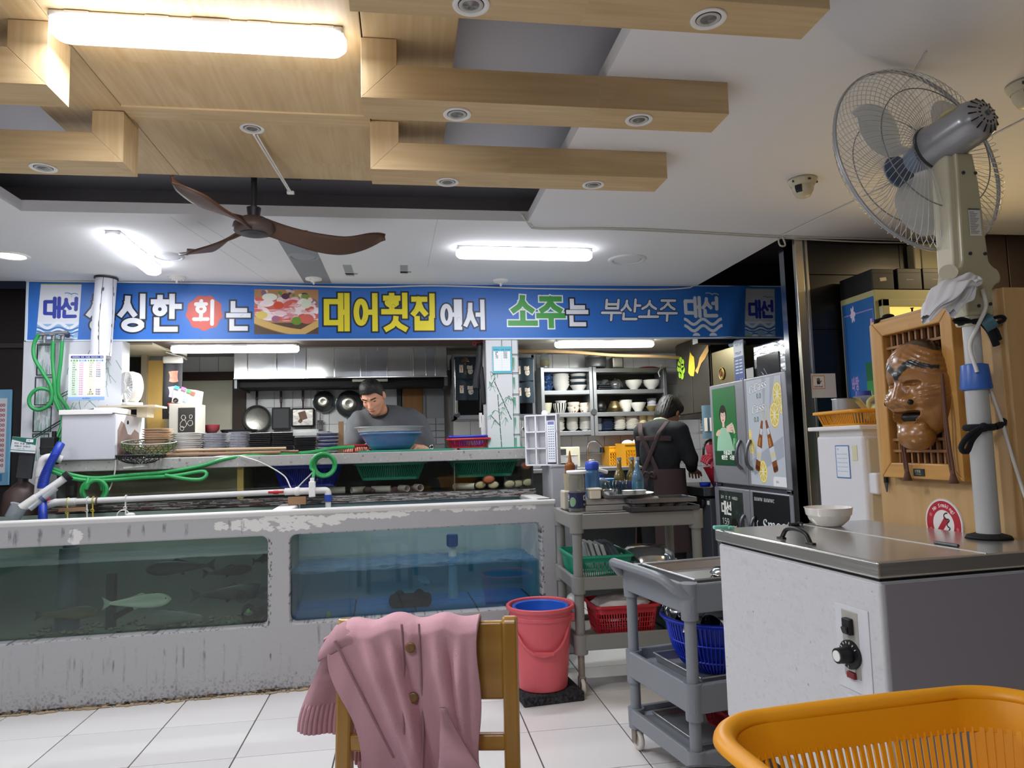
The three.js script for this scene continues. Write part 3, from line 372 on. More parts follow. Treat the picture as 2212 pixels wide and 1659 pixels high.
// ---------------------------------------------------------------- the long sign
{
const W = 4096, Hh = 300, half = 2048, ink = '#1a2030';
const label = (g, x, w, light) => {                   // bottle label print: white field, brush name, waves
g.save(); g.beginPath(); g.moveTo(x + w * 0.08, 12); g.lineTo(x + w, 12); g.lineTo(x + w * 0.94, 292); g.lineTo(x, 292); g.closePath(); g.clip();
g.fillStyle = light; g.fillRect(x - 5, 0, w + 10, Hh); g.fillStyle = '#9fb64a'; g.fillRect(x, 8, w, 8); g.fillRect(x, 284, w * 0.5, 20);
g.fillStyle = '#8fb7d6'; g.fillRect(x, 205, w, 80); g.fillStyle = '#dfe7f0'; g.fillRect(x, 205, w, 10); waves(g, x, 222, w, '#e6ebf2', 15); waves(g, x, 240, w, '#3f74b8', 8); g.restore();
gull(g, x + w * 0.62, 60, w * 0.3, '#4a82ad'); rough(g, '대선', x + w * 0.14, 84, w * 0.8, 96, '#2c3da0', 17);
};
const draw = (ox) => (g) => {
g.translate(-ox, 0); const bg = '#2d6fc4'; g.fillStyle = bg; g.fillRect(0, 0, W, Hh); g.fillStyle = '#e8eef4'; g.fillRect(0, Hh - 5, W, 5); g.fillRect(0, 0, 5, Hh);
label(g, 44, 205, '#dfe2e8');
const white = (t, x, w, y = 70, h = 178, lw = 27) => hangul(g, t, x, y, w, h, [[ink, lw + 16], ['#e9ecf2', lw]], 0.2);
white('싱', 268, 158); white('싱', 416, 158); white('한', 570, 160);
g.fillStyle = '#d2503c'; g.beginPath(); for (let k = 0; k <= 60; k++) { const a = (k / 60) * 2 * PI, r = 88 + 4 * sin(a * 9); g.lineTo(838 + r * cos(a), 158 + r * 1.02 * sin(a)); } g.fill(); rough(g, '회', 782, 96, 112, 120, '#f0efea', 18);
white('는', 944, 122, 104, 140, 24);
// sashimi boat photograph
g.save(); g.beginPath(); g.rect(1083, 34, 324, 236); g.clip(); g.fillStyle = '#b98a5a'; g.fillRect(1083, 34, 324, 236); g.fillStyle = '#5e4a38'; g.fillRect(1083, 210, 324, 60);
const blob = (x, y, a, b, c, r = 0) => { g.fillStyle = c; g.beginPath(); g.ellipse(x, y, a, b, r, 0, 2 * PI); g.fill(); };
for (let k = 0; k < 46; k++) blob(rr(1090, 1400), rr(40, 110), rr(8, 22), rr(5, 14), ['#4a3a52', '#6c8f3e', '#c9b8b0', '#8e6f8d', '#e9dcc2', '#d08a4e'][k % 6], rr(0, 3));
for (let k = 0; k < 80; k++) { const x = rr(1090, 1395), y = rr(80, 195), a = rr(18, 40), rot = rr(-0.6, 0.6); blob(x, y, a, a * 0.5, ['#e8b7bd', '#f1d3d6', '#d98f98', '#f6e6e4', '#d7655a'][k % 5], rot); g.strokeStyle = 'rgba(255,250,248,0.7)'; g.lineWidth = 2; for (let q = -2; q < 3; q++) { g.beginPath(); g.ellipse(x + q * 5, y, a * 0.7, a * 0.35, rot, 0.2, 1.6); g.stroke(); } }
blob(1160, 75, 38, 20, '#eef0e4'); blob(1345, 110, 26, 24, '#dfe8cf'); blob(1205, 118, 26, 20, '#d9502e'); blob(1296, 200, 26, 22, '#6f9a2c'); blob(1350, 190, 34, 26, '#d96a5c'); blob(1190, 190, 20, 17, '#a86b86'); blob(1120, 170, 30, 20, '#e8cf6a'); blob(1340, 70, 22, 12, '#7c9b3c'); blob(1240, 70, 20, 16, '#5a2f4e');
g.strokeStyle = '#d8b36a'; g.lineWidth = 34; g.beginPath(); g.moveTo(1070, 190); g.quadraticCurveTo(1200, 250, 1320, 262); g.lineTo(1420, 205); g.stroke(); g.strokeStyle = '#a87a3c'; g.lineWidth = 4; g.beginPath(); g.moveTo(1070, 208); g.quadraticCurveTo(1200, 268, 1320, 280); g.stroke(); g.restore();
const yel = (t, x, w) => hangul(g, t, x, 62, w, 180, [[ink, 46], ['#efe02c', 29]], 0.2);
yel('대', 1424, 152); yel('어', 1580, 145); yel('횟', 1731, 158); yel('집', 1886, 150);
white('에', 2038, 128, 92, 146, 24); white('서', 2166, 132, 92, 146, 24);
hangul(g, '소주', 2418, 66, 316, 164, [['#eef2f0', 44], ['#42a047', 30]], 0.14); white('는', 2740, 128, 84, 140, 24);
const br = (t, x, y, w, h) => { for (const [c, lw] of [[ink, 22], ['#e4e7ec', 15]]) hangul(g, t, x, y, w, h, [[c, lw, 'round']], 0.02, 0.0, -0.12); };
br('부', 2940, 78, 112, 120); br('산', 3048, 78, 112, 116); br('소', 3158, 84, 112, 104); br('주', 3266, 76, 112, 126);
gull(g, 3560, 42, 80, '#d5dce4'); rough(g, '대선', 3424, 66, 216, 108, '#dfe3e8', 20); waves(g, 3424, 206, 226, '#dfe3e8', 17);
label(g, 3786, 200, '#c9ccd2');
g.strokeStyle = 'rgba(20,50,110,0.25)'; g.lineWidth = 2; for (let k = 0; k < 90; k++) { const x = rr(0, W), y = rr(10, 290); g.beginPath(); g.arc(x, y, rr(4, 12), rr(0, 6), rr(0, 6)); g.stroke(); }
};
const g = new THREE.PlaneGeometry(5.0, 0.367, 80, 6), p = g.attributes.position, ix = [...g.index.array], L = [], R = [];
for (let i = 0; i < p.count; i++) { const x = p.getX(i) + 2.5, y = p.getY(i); p.setZ(i, 0.003 * nz(x * 3, y * 6, 2) + 0.03 * Math.exp(-(((x - 4.55 - y * 0.35) / 0.05) ** 2)) * (x > 4 ? 1 : 0)); const u = x / 2.5; g.attributes.uv.setX(i, u); }
for (let i = 0; i < ix.length; i += 3) ((ix.slice(i, i + 3).reduce((s, k) => s + p.getX(k), 0) / 3 < 0 ? L : R).push(ix[i], ix[i + 1], ix[i + 2]));
g.setIndex([...L, ...R]); g.clearGroups(); g.addGroup(0, L.length, 0); g.addGroup(L.length, R.length, 1); g.computeVertexNormals();
const sign = thing('sign_banner', 'long blue vinyl sign with white and yellow Korean lettering above counter', 'sign', [0.235, 2.1135, ZB]);
const mats = [0, half].map((o) => printMat(canvasTex(half, Hh, draw(o)), 0.42));
const m = shade(new THREE.Mesh(g, mats)); m.name = 'print'; sign.add(m);
part(sign, 'backing', cbox(5.0, 0.367, 0.006, [0, 0, -0.009]), K.dkgrey); part(sign, 'rim', [bb(-2.505, 2.5, -0.188, -0.182, -0.01, 0.006), bb(-2.506, -2.498, -0.188, 0.187, -0.01, 0.006), bb(-2.505, 2.5, 0.182, 0.188, -0.01, 0.004)], M(0xcfdbe4, 0.4));
}
// ---------------------------------------------------------------- fish tanks and counter
const stain = (w, h, base, draw) => canvasTex(w, h, (g) => { g.fillStyle = base; g.fillRect(0, 0, w, h); for (let k = 0; k < 5000; k++) { const a = rr(0.02, 0.06); g.fillStyle = rnd() < 0.5 ? `rgba(60,60,62,${a})` : `rgba(255,255,255,${a})`; g.fillRect(rr(0, w), rr(0, h), rr(1, 6), rr(1, 5)); } draw(g); });
{
const TX0 = -2.9, TX1 = 0.822, TH = 0.9, D = 0.56, t = thing('fish_tank', 'painted concrete fish tank with two glass windows below the counter', 'fish tank', [0, 0, -3.91], 0.041);
const map = stain(2048, 512, '#a8a8a9', (g) => {
const X = (m) => ((m - TX0) / (TX1 - TX0)) * 2048, Y = (m) => (1 - m / TH) * 512;
const patch = (x, y, w, h, n, c = '#d9d8d4') => { for (let k = 0; k < n; k++) { const px = x + rr(-w, w), py = y + rr(-h, h) * (1 - abs(px - x) / w * 0.6); g.fillStyle = c; g.beginPath(); for (let q = 0; q < 9; q++) g.lineTo(px + cos(q * 0.7) * rr(3, 16), py + sin(q * 0.7) * rr(2, 8)); g.fill(); } };
patch(X(-0.66), Y(0.85), X(-0.35) - X(-0.66), 22, 170); patch(X(-0.2), Y(0.87), 110, 9, 70); patch(X(0.15), Y(0.89), 120, 4, 40); patch(X(-1.63), Y(0.83), 9, 22, 22); patch(X(-0.85), Y(0.86), 10, 6, 8); patch(X(0.5), Y(0.88), 140, 4, 40);
const drip = (x, y0, y1, w, a) => { for (let k = 0; k < 46; k++) { g.fillStyle = `rgba(58,58,60,${a * rr(0.2, 1)})`; g.fillRect(X(x) + rr(-w, w), mix(Y(y0), Y(y1), rnd()), rr(1, 3), rr(5, 22)); } };
for (let k = 0; k < 44; k++) drip(rr(-2.1, -0.6), rr(0.15, 0.33), rr(0.02, 0.22), rr(1, 5), rr(0.02, 0.1)); for (let k = 0; k < 14; k++) drip(rr(-2, -0.7), 0.88, rr(0.82, 0.86), 4, 0.1); for (let k = 0; k < 16; k++) drip(rr(-0.6, 0.7), 0.33, rr(0.1, 0.28), 3, 0.08);
for (let k = 0; k < 3200; k++) { const x = rr(-2.2, 0.8), q = rnd() ** 2.6; g.fillStyle = `rgba(52,50,50,${rr(0.06, 0.3) * (1 - q)})`; g.fillRect(X(x), Y(0.015 + q * 0.13), rr(2, 7), rr(2, 8)); }
for (let k = 0; k < 900; k++) { const x = rr(-2.2, 0.7); g.fillStyle = rnd() < 0.5 ? 'rgba(36,30,30,0.75)' : 'rgba(150,128,98,0.7)'; g.fillRect(X(x), Y(rr(0.0, 0.02) + 0.012 * max(0, nz(x * 5, 3)) * 2), rr(3, 14), rr(2, 5)); }
for (let k = 0; k < 260; k++) { const e = rnd(), x = e < 0.4 ? rr(-2.1, -0.72) : rr(-0.6, 0.72); g.fillStyle = 'rgba(40,40,42,0.4)'; g.fillRect(X(x), Y(e < 0.7 ? 0.336 : 0.79) + rr(-3, 3), rr(2, 8), rr(1, 3)); }
for (let k = 0; k < 160; k++) { const x = [-0.71, -0.605, 0.735][k % 3] + rr(-0.01, 0.01); g.fillStyle = 'rgba(40,40,42,0.5)'; g.fillRect(X(x), Y(rr(0.34, 0.78)), rr(1, 4), rr(3, 10)); }
});
const paint = M(0xffffff, 0.62, 0, { map, bumpMap: T.grain, bumpScale: 0.001 });
const s = new THREE.Shape(); s.moveTo(TX0, 0); s.lineTo(TX1, 0); s.lineTo(TX1, TH); s.lineTo(TX0, TH); s.closePath();
s.holes.push(rrect(1.9, 0.452, 0.035, -1.668, 0.562, THREE.Path), rrect(1.342, 0.452, 0.035, 0.062, 0.562, THREE.Path));
const fw = ext(s, 0.075, 0.008).translate(0, 0, -0.075); { const q = fw.attributes.position, uv = fw.attributes.uv; for (let i = 0; i < q.count; i++) uv.setXY(i, (q.getX(i) - TX0) / (TX1 - TX0), q.getY(i) / TH); }
part(t, 'front_wall', fw, paint);
const plain = M(0xb9b9b7, 0.65, 0, { bumpMap: T.grain, bumpScale: 0.0012 });
part(t, 'rim', [[rbox(TX1 - TX0 + 0.01, 0.03, 0.1, 0.01, [(TX0 + TX1) / 2, TH, -0.048])], [bb(TX1 - 0.1, TX1 + 0.004, TH - 0.015, TH + 0.015, -D, -0.02, 0.01)], [bb(-0.72, -0.61, TH - 0.03, TH + 0.012, -D, -0.02, 0.01)], [bb(TX0, TX0 + 0.1, TH - 0.015, TH + 0.015, -D, -0.02, 0.01)]].flat(), M(0xc9c8c4, 0.6, 0, { bumpMap: T.grain, bumpScale: 0.0012 }));
part(t, 'side_wall', bb(TX1 - 0.09, TX1 - 0.0005, 0, TH, -D, -0.07), plain); part(t, 'side_wall', bb(TX0, TX0 + 0.08, 0, TH, -D, -0.07), plain); part(t, 'partition', bb(-0.71, -0.62, 0.25, TH - 0.02, -D, -0.07), M(0x66716c, 0.7));
part(t, 'back_wall', bb(-0.62, TX1 - 0.09, 0.25, 0.9, -D - 0.04, -D), M(0x8fa5a3, 0.5)); part(t, 'back_wall', bb(TX0, -0.71, 0.25, 0.9, -D - 0.04, -D), M(0x7c8a80, 0.7));
const tf = part(t, 'tank_floor', bb(-0.62, TX1 - 0.09, 0.22, 0.325, -D, -0.07), M(0x2f4c58, 0.6)); const bt = M(0x3f86b4, 0.35), tg = rbox(0.325, 0.008, 0.26, 0.002);
for (let i = 0; i < 4; i++) for (let j = 0; j < 2; j++) { const q = part(tf, 'tile', tg, bt); q.position.set(-0.455 + i * 0.335, 0.328, -0.21 - j * 0.27); }
part(t, 'tank_floor', bb(TX0, -0.71, 0.22, 0.325, -D, -0.07), M(0x6f7060, 0.85, 0, { bumpMap: T.grain, bumpScale: 0.004 }));
const pane = MP(0xf2f7f6, 0.03, 0, { transmission: 1, thickness: 0, ior: 1.45 });
part(t, 'window_pane', bb(-2.62, -0.71, 0.33, 0.795, -0.062, -0.056), MP(0xeaf0ee, 0.03, 0, { transmission: 1, thickness: 0, ior: 1.45 })); part(t, 'window_pane', bb(-0.62, 0.738, 0.33, 0.795, -0.062, -0.056), pane);
part(t, 'plinth', bb(TX0, TX1 - 0.004, 0, 0.24, -D, -0.07), plain);
// dirt seam where tank meets floor
const seam = []; for (let k = 0; k < 150; k++) { const x = -2.4 + k * 0.021; seam.push(sph(rr(0.006, 0.013), [x, 0.004, 0.006 + rr(-0.004, 0.01)], [rr(0.8, 1.8), rr(0.35, 0.8), rr(0.5, 1)], 7)); } const sm = part(t, 'mortar_seam', seam, M(0xa79577, 0.95)); sm.userData.kind = 'stuff';
// water: a rippled skin and its face against the glass
const water = (name, x0, x1, y, amp, col, top) => {
const g = sheet((u, v) => { const x = mix(x0, x1, u), z = mix(-0.064, -D + 0.002, v); return [x, y + amp * (nz(x * 7, z * 16, 3) + 0.6 * nz(x * 19, z * 40, 8)), z]; }, 90, 30);
part(t, 'water_surface', g, MP(top, 0.06, 0, { transmission: 0.8, thickness: 0, ior: 1.33, side: THREE.DoubleSide })); part(t, 'water', new THREE.PlaneGeometry(x1 - x0, y - 0.326).translate((x0 + x1) / 2, (y + 0.326) / 2 - 0.001, -0.066), MP(col, 0.05, 0, { transmission: 1, thickness: 0, ior: 1.33 }));
};
water('left', -2.8, -0.712, 0.69, 0.004, 0xdde8e2, 0xb9caca); water('right', -0.618, 0.73, 0.575, 0.012, 0xb9dde2, 0x8fc2e6);
// things in the tank stand in the world
const put = (x, y, z) => { const c = cos(0.041), n = sin(0.041); return [x * c + z * n, y, -3.91 - x * n + z * c]; };
const fish = (label, x, y, z, len, turn, body, belly, name = 'fish', yaw = 0) => {
const o = thing(name, label, 'fish', put(x, y, z), turn + 0.041, 'fish in the left tank');
const prof = (u) => 0.115 * Math.pow(sin(PI * Math.pow(clamp(u, 0.0001, 0.9999), 0.62)), 0.85) * (1 - 0.35 * u) + 0.022 * (1 - (1 - u) ** 8);
const g = sheet((u, v) => { const a = v * 2 * PI, r = u < 0.004 ? 0.001 : prof(u) * len, k = 0.45; return [(0.5 - u) * len, r * cos(a) * 1.02 - 0.006 * len, r * k * sin(a) + len * 0.03 * sin(u * 3 + yaw)]; }, 26, 16);
const col = new Float32Array(g.attributes.position.count * 3), A = new THREE.Color(body), B = new THREE.Color(belly); for (let i = 0; i < g.attributes.position.count; i++) { const y = g.attributes.position.getY(i) / (0.1 * len), q = A.clone().lerp(B, clamp(0.55 - y * 0.9)); const sc = 0.94 + 0.12 * nz(g.attributes.position.getX(i) * 160, y * 9); col.set([q.r * sc, q.g * sc, q.b * sc], i * 3); } g.setAttribute('color', new THREE.BufferAttribute(col, 3));
const bm = M(0xffffff, 0.35, 0.1, { vertexColors: true }); const m = shade(new THREE.Mesh(g, bm)); m.name = 'body'; o.add(m);
const fin = (name, pts, z) => part(o, name, ext(shp(pts.map(([a, b]) => [a * len, b * len])), 0.004).translate(0, 0, z * len - 0.002), M(body, 0.5));
const tz = 0.03 * sin(3 + yaw); fin('tail_fin', [[-0.47, 0.02], [-0.62, 0.11], [-0.58, 0], [-0.62, -0.11], [-0.47, -0.025]], tz); fin('dorsal_fin', [[0.12, 0.09], [0.02, 0.15], [-0.08, 0.11], [-0.2, 0.07]], 0.03); fin('belly_fin', [[-0.02, -0.1], [-0.1, -0.15], [-0.12, -0.08]], 0.03); fin('pectoral_fin', [[0.2, -0.02], [0.08, -0.07], [0.1, 0.0]], 0.058);
part(o, 'eye', [sph(0.014 * len, [0.41 * len, 0.02 * len, 0.037 * len]), sph(0.014 * len, [0.41 * len, 0.02 * len, -0.026 * len])], K.black); return o;
};
fish('silver fish swimming to the right in the left tank', -1.36, 0.475, -0.13, 0.29, 0.06, 0xb4b8a4, 0xf4f4e4);
fish('pale fish resting on the floor of the left tank', -1.22, 0.375, -0.16, 0.32, PI - 0.15, 0x6e726a, 0xa8a99a);
fish('dark fish behind the silver one, highest in the left tank', -1.25, 0.6, -0.38, 0.32, PI + 0.1, 0x2b3134, 0x4d5653); fish('dark fish with raised tail near the middle of left tank', -0.98, 0.56, -0.42, 0.24, 0.4, 0x262c2f, 0x454c4a); fish('dark fish low at the right of left tank', -0.95, 0.45, -0.36, 0.36, 0.1, 0x2a3134, 0x4c5556); fish('thin brown fish low at the left of left tank', -1.72, 0.425, -0.2, 0.26, 0.05, 0x4a4838, 0x7e764e); fish('small dark fish under the water surface near the post', -0.8, 0.62, -0.4, 0.18, 1.2, 0x23292c, 0x3e4545);
fish('pale fish facing away in the right tank above the filter', 0.1, 0.46, -0.3, 0.2, PI / 2 + 0.3, 0x6f8a96, 0xc4d2d6).userData.group = 'fish in the right tank';
const tubeg = (label, x, y, z, turn, mat, len = 0.14, r = 0.034, rx = PI / 2, group) => { const o = one('pvc_tube', label, 'tube', lathe([[r * 0.84, -len / 2], [r, -len / 2], [r, len / 2], [r * 0.84, len / 2], [r * 0.84, -len / 2]], 28).rotateX(rx), mat, put(x, y, z), turn, group); return o; };
tubeg('dark open tube lying in left tank near the post, right one', -0.765, 0.47, -0.22, 0.1, M(0x3a4044, 0.6)); tubeg('dark open tube lying in left tank near the post, left one', -0.855, 0.465, -0.2, -0.1, M(0x3a4044, 0.6)); tubeg('dark open tube on left tank floor near the post', -0.84, 0.37, -0.17, 0.2, M(0x34393c, 0.6)); tubeg('second dark open tube on left tank floor near the post', -0.76, 0.365, -0.2, -0.2, M(0x34393c, 0.6));
one('tank_frame', 'dark angle bracket frame standing in left tank behind fish', 'frame', [bb(-0.02, 0.02, 0, 0.28, -0.02, 0.02), bar([0, 0.05, 0], [0.22, 0.16, 0.0], 0.03, 0.02, [0, 0, 1])], M(0x15191b, 0.7), put(-1.53, 0.326, -0.22), 0);
one('drain_pipe', 'pale drain pipe standing in left tank at left', 'pipe', [cyl(0.045, 0.06, 0.42, [0, 0.21, 0]), cyl(0.03, 0.03, 0.1, [0, 0.45, 0])], M(0x59656a, 0.6), put(-1.76, 0.326, -0.28), 0);
for (const [x, z, l] of [[-0.83, -0.1, 'scrap of green weed in left tank, nearer the post'], [-0.92, -0.12, 'scrap of green weed in left tank, farther from the post']]) one('weed_scrap', l, 'weed', [0, 1, 2, 3].map((k) => rbox(0.014, 0.003, 0.01, 0.001, [rr(-0.007, 0.007), k * 0.004, rr(-0.006, 0.006)], [rr(0, 1), rr(0, 3), rr(0, 1)])), M(0x4fbf72, 0.6), put(x, x > -0.9 ? 0.388 : 0.333, z));
const peb = []; for (let k = 0; k < 160; k++) peb.push(sph(rr(0.006, 0.016), [rr(-0.6, 0.5), 0, rr(-0.12, 0.12)], [1, 0.6, 1], 8)); const pb = one('gravel', 'pale gravel scattered on the floor of left tank', 'gravel', peb, M(0x7d7866, 0.9), put(-1.3, 0.332, -0.24)); pb.userData.kind = 'stuff';
one('filter_block', 'black porous filter block on floor of right tank', 'filter', [rbox(0.24, 0.07, 0.1, 0.03), sph(0.03, [0.05, 0.03, 0.01]), sph(0.03, [-0.06, 0.028, 0])], M(0x1a2026, 0.95, 0, { bumpMap: T.fine, bumpScale: 0.004 }), put(0.02, 0.367, -0.24));
const iv = thing('intake_pipe', 'white intake pipe with blue slotted cap in right tank', 'pipe', put(0.28, 0.332, -0.4)); part(iv, 'pipe', cyl(0.022, 0.03, 0.3, [0, 0.15, 0]), M(0xb9c4c4, 0.5)); part(iv, 'cap', [cyl(0.03, 0.03, 0.07, [0, 0.335, 0]), ...[...Array(10).keys()].map((k) => cbox(0.006, 0.06, 0.006, [cos(k * 0.63) * 0.031, 0.335, sin(k * 0.63) * 0.031]))], M(0x35598f, 0.5));
one('drain_plug', 'small yellow plug on floor of right tank near the post', 'plug', lathe([[0, 0], [0.012, 0], [0.01, 0.03], [0, 0.032]], 16), M(0xb9b05a, 0.5), put(-0.42, 0.332, -0.11));
}
{ // upper tank with the counter slab on top
const X0 = -2.04, X1 = 0.792, zf = -4.45, t = thing('upper_tank', 'long glass fronted shellfish tank under the counter slab', 'fish tank', [0, 0, 0]);
const rim = stain(1024, 64, '#4d4a48', (g) => { for (let k = 0; k < 700; k++) { const x = rr(0, 1024), l = x > 280; g.fillStyle = rnd() < (x > 560 ? 0.75 : 0.4) ? 'rgba(176,172,166,0.75)' : rnd() < 0.3 ? 'rgba(92,44,34,0.8)' : 'rgba(40,36,34,0.8)'; g.fillRect(x, rr(0, 64), rr(6, 34), rr(2, 9)); } });
const slabMap = stain(1024, 256, '#a3a19d', (g) => { for (let k = 0; k < 500; k++) { g.fillStyle = `rgba(${rnd() < 0.6 ? '70,62,58' : '215,210,204'},${rr(0.1, 0.5)})`; g.fillRect(rr(0, 1024), rr(0, 256), rr(2, 20), rr(1, 5)); } });
part(t, 'counter_slab', uvm(bb(X0 - 0.02, X1 + 0.02, 1.137, 1.203, -4.98, zf + 0.03, 0.006), 1.2), M(0xffffff, 0.7, 0, { map: slabMap, bumpMap: T.grain, bumpScale: 0.0015 }));
part(t, 'bottom_rim', bb(X0, X1 + 0.01, 0.905, 0.948, -4.6, zf + 0.02), M(0xffffff, 0.75, 0, { map: rim, bumpMap: T.grain, bumpScale: 0.002 })); part(t, 'base', bb(X0, X1, 0.0, 0.904, -4.96, -4.56), M(0x5a5d5c, 0.8));
part(t, 'front_pane', bb(X0 + 0.01, X1, 0.945, 1.14, zf - 0.006, zf), MP(0xf4f7f6, 0.03, 0, { transmission: 1, thickness: 0, ior: 1.45 })); part(t, 'back_panel', bb(X0, X1, 0.93, 1.136, -4.96, -4.92), M(0x5a6266, 0.45, 0.4)); part(t, 'end_wall', bb(X1 - 0.012, X1 + 0.0, 0.945, 1.14, -4.92, zf - 0.006), M(0x2b2f33, 0.4));
part(t, 'steel_panel', bb(X0 + 0.02, -0.98, 0.945, 1.137, -4.8, -4.78), M(0xb3a88e, 0.28, 1)); part(t, 'divider', bb(-0.985, -0.975, 0.945, 1.137, -4.9, zf - 0.01), MP(0xc8c7a0, 0.1, 0, { transmission: 0.6, thickness: 0 })); part(t, 'divider', bb(0.29, 0.298, 0.945, 1.137, -4.9, zf - 0.01), MP(0xc8d0cc, 0.1, 0, { transmission: 0.8, thickness: 0 })); part(t, 'post', bb(-1.0, -0.965, 0.945, 1.137, zf - 0.03, zf - 0.008), M(0xb89c50, 0.5));
part(t, 'tank_floor', bb(X0, X1, 0.93, 0.95, -4.92, zf - 0.006), M(0x2c2f2f, 0.7));
}
// ---------------------------------------------------------------- perforated baskets
function rimPath(w, d, r, n = 12) { const p = []; for (const [cx, cz, a0] of [[w / 2 - r, d / 2 - r, 0], [-w / 2 + r, d / 2 - r, PI / 2], [-w / 2 + r, -d / 2 + r, PI], [w / 2 - r, -d / 2 + r, 1.5 * PI]]) for (let k = 0; k <= n; k++) { const a = a0 + (k / n) * (PI / 2); p.push([cx + r * cos(a), cz + r * sin(a)]); } return p; }
function along(path, step) { const out = []; let acc = 0; for (let i = 0; i < path.length; i++) { const a = path[i], b = path[(i + 1) % path.length], L = hypot(b[0] - a[0], b[1] - a[1]); while (acc < L) { const t = acc / L; out.push([mix(a[0], b[0], t), mix(a[1], b[1], t), i + t]); acc += step; } acc -= L; } return out; }
const onPath = (path, s) => { const i = floor(s) % path.length, a = path[i], b = path[(i + 1) % path.length], t = s - floor(s); return [mix(a[0], b[0], t), mix(a[1], b[1], t)]; };
function basket(o, mat, w, d, h, { taper = 0.85, r = 0.03, step = 0.012, bw = 0.005, rows = 3, solid = 0.25, rimW = 0.012, bars = true, low = 0.12 } = {}) {
const top = rimPath(w, d, r, 5), bot = rimPath(w * taper, d * taper, r * taper, 5), at = (s, t) => { const a = onPath(bot, s), b = onPath(top, s); return [mix(a[0], b[0], t), t * h, mix(a[1], b[1], t)]; }, n = top.length;
const ring = (t0, t1, th = 0.003) => thick(sheet((u, v) => at((u * n) % n === 0 && u > 0 ? 0 : u * n, mix(t0, t1, v)), n * 2, 1), th);
const list = [ring(1 - solid, 1), ring(0, low)];
part(o, 'rim', [thick(sheet((u, v) => { const q = at(u >= 1 ? 0 : u * n, 1), l = hypot(q[0], q[2]), k = 1 + (rimW * [0, 0.5, 1, 1][Math.round(v * 3)]) / l; return [q[0] * k, h + [0.0, 0.002, 0, -rimW * 0.8][Math.round(v * 3)], q[2] * k]; }, n * 2, 3), 0.003)], mat);
if (bars) for (const [x, z, s] of along(top, step)) { const a = at(s, low), b = at(s, 1 - solid); list.push(bar(a, b, bw, 0.003, [b[0], 0, b[2]])); }
for (let k = 1; k <= rows; k++) list.push(ring(mix(low, 1 - solid, k / (rows + 1)) - 0.012, mix(low, 1 - solid, k / (rows + 1)) + 0.012, 0.0025));
part(o, 'lattice_wall', list, mat); const fl = []; for (let k = -4; k <= 4; k++) { fl.push(cbox(w * taper * 0.96, 0.003, d * taper * 0.06, [0, 0.002, k * d * taper * 0.105])); fl.push(cbox(w * taper * 0.05, 0.003, d * taper * 0.94, [k * w * taper * 0.105, 0.002, 0])); } part(o, 'floor_grid', fl, mat); return o;
}
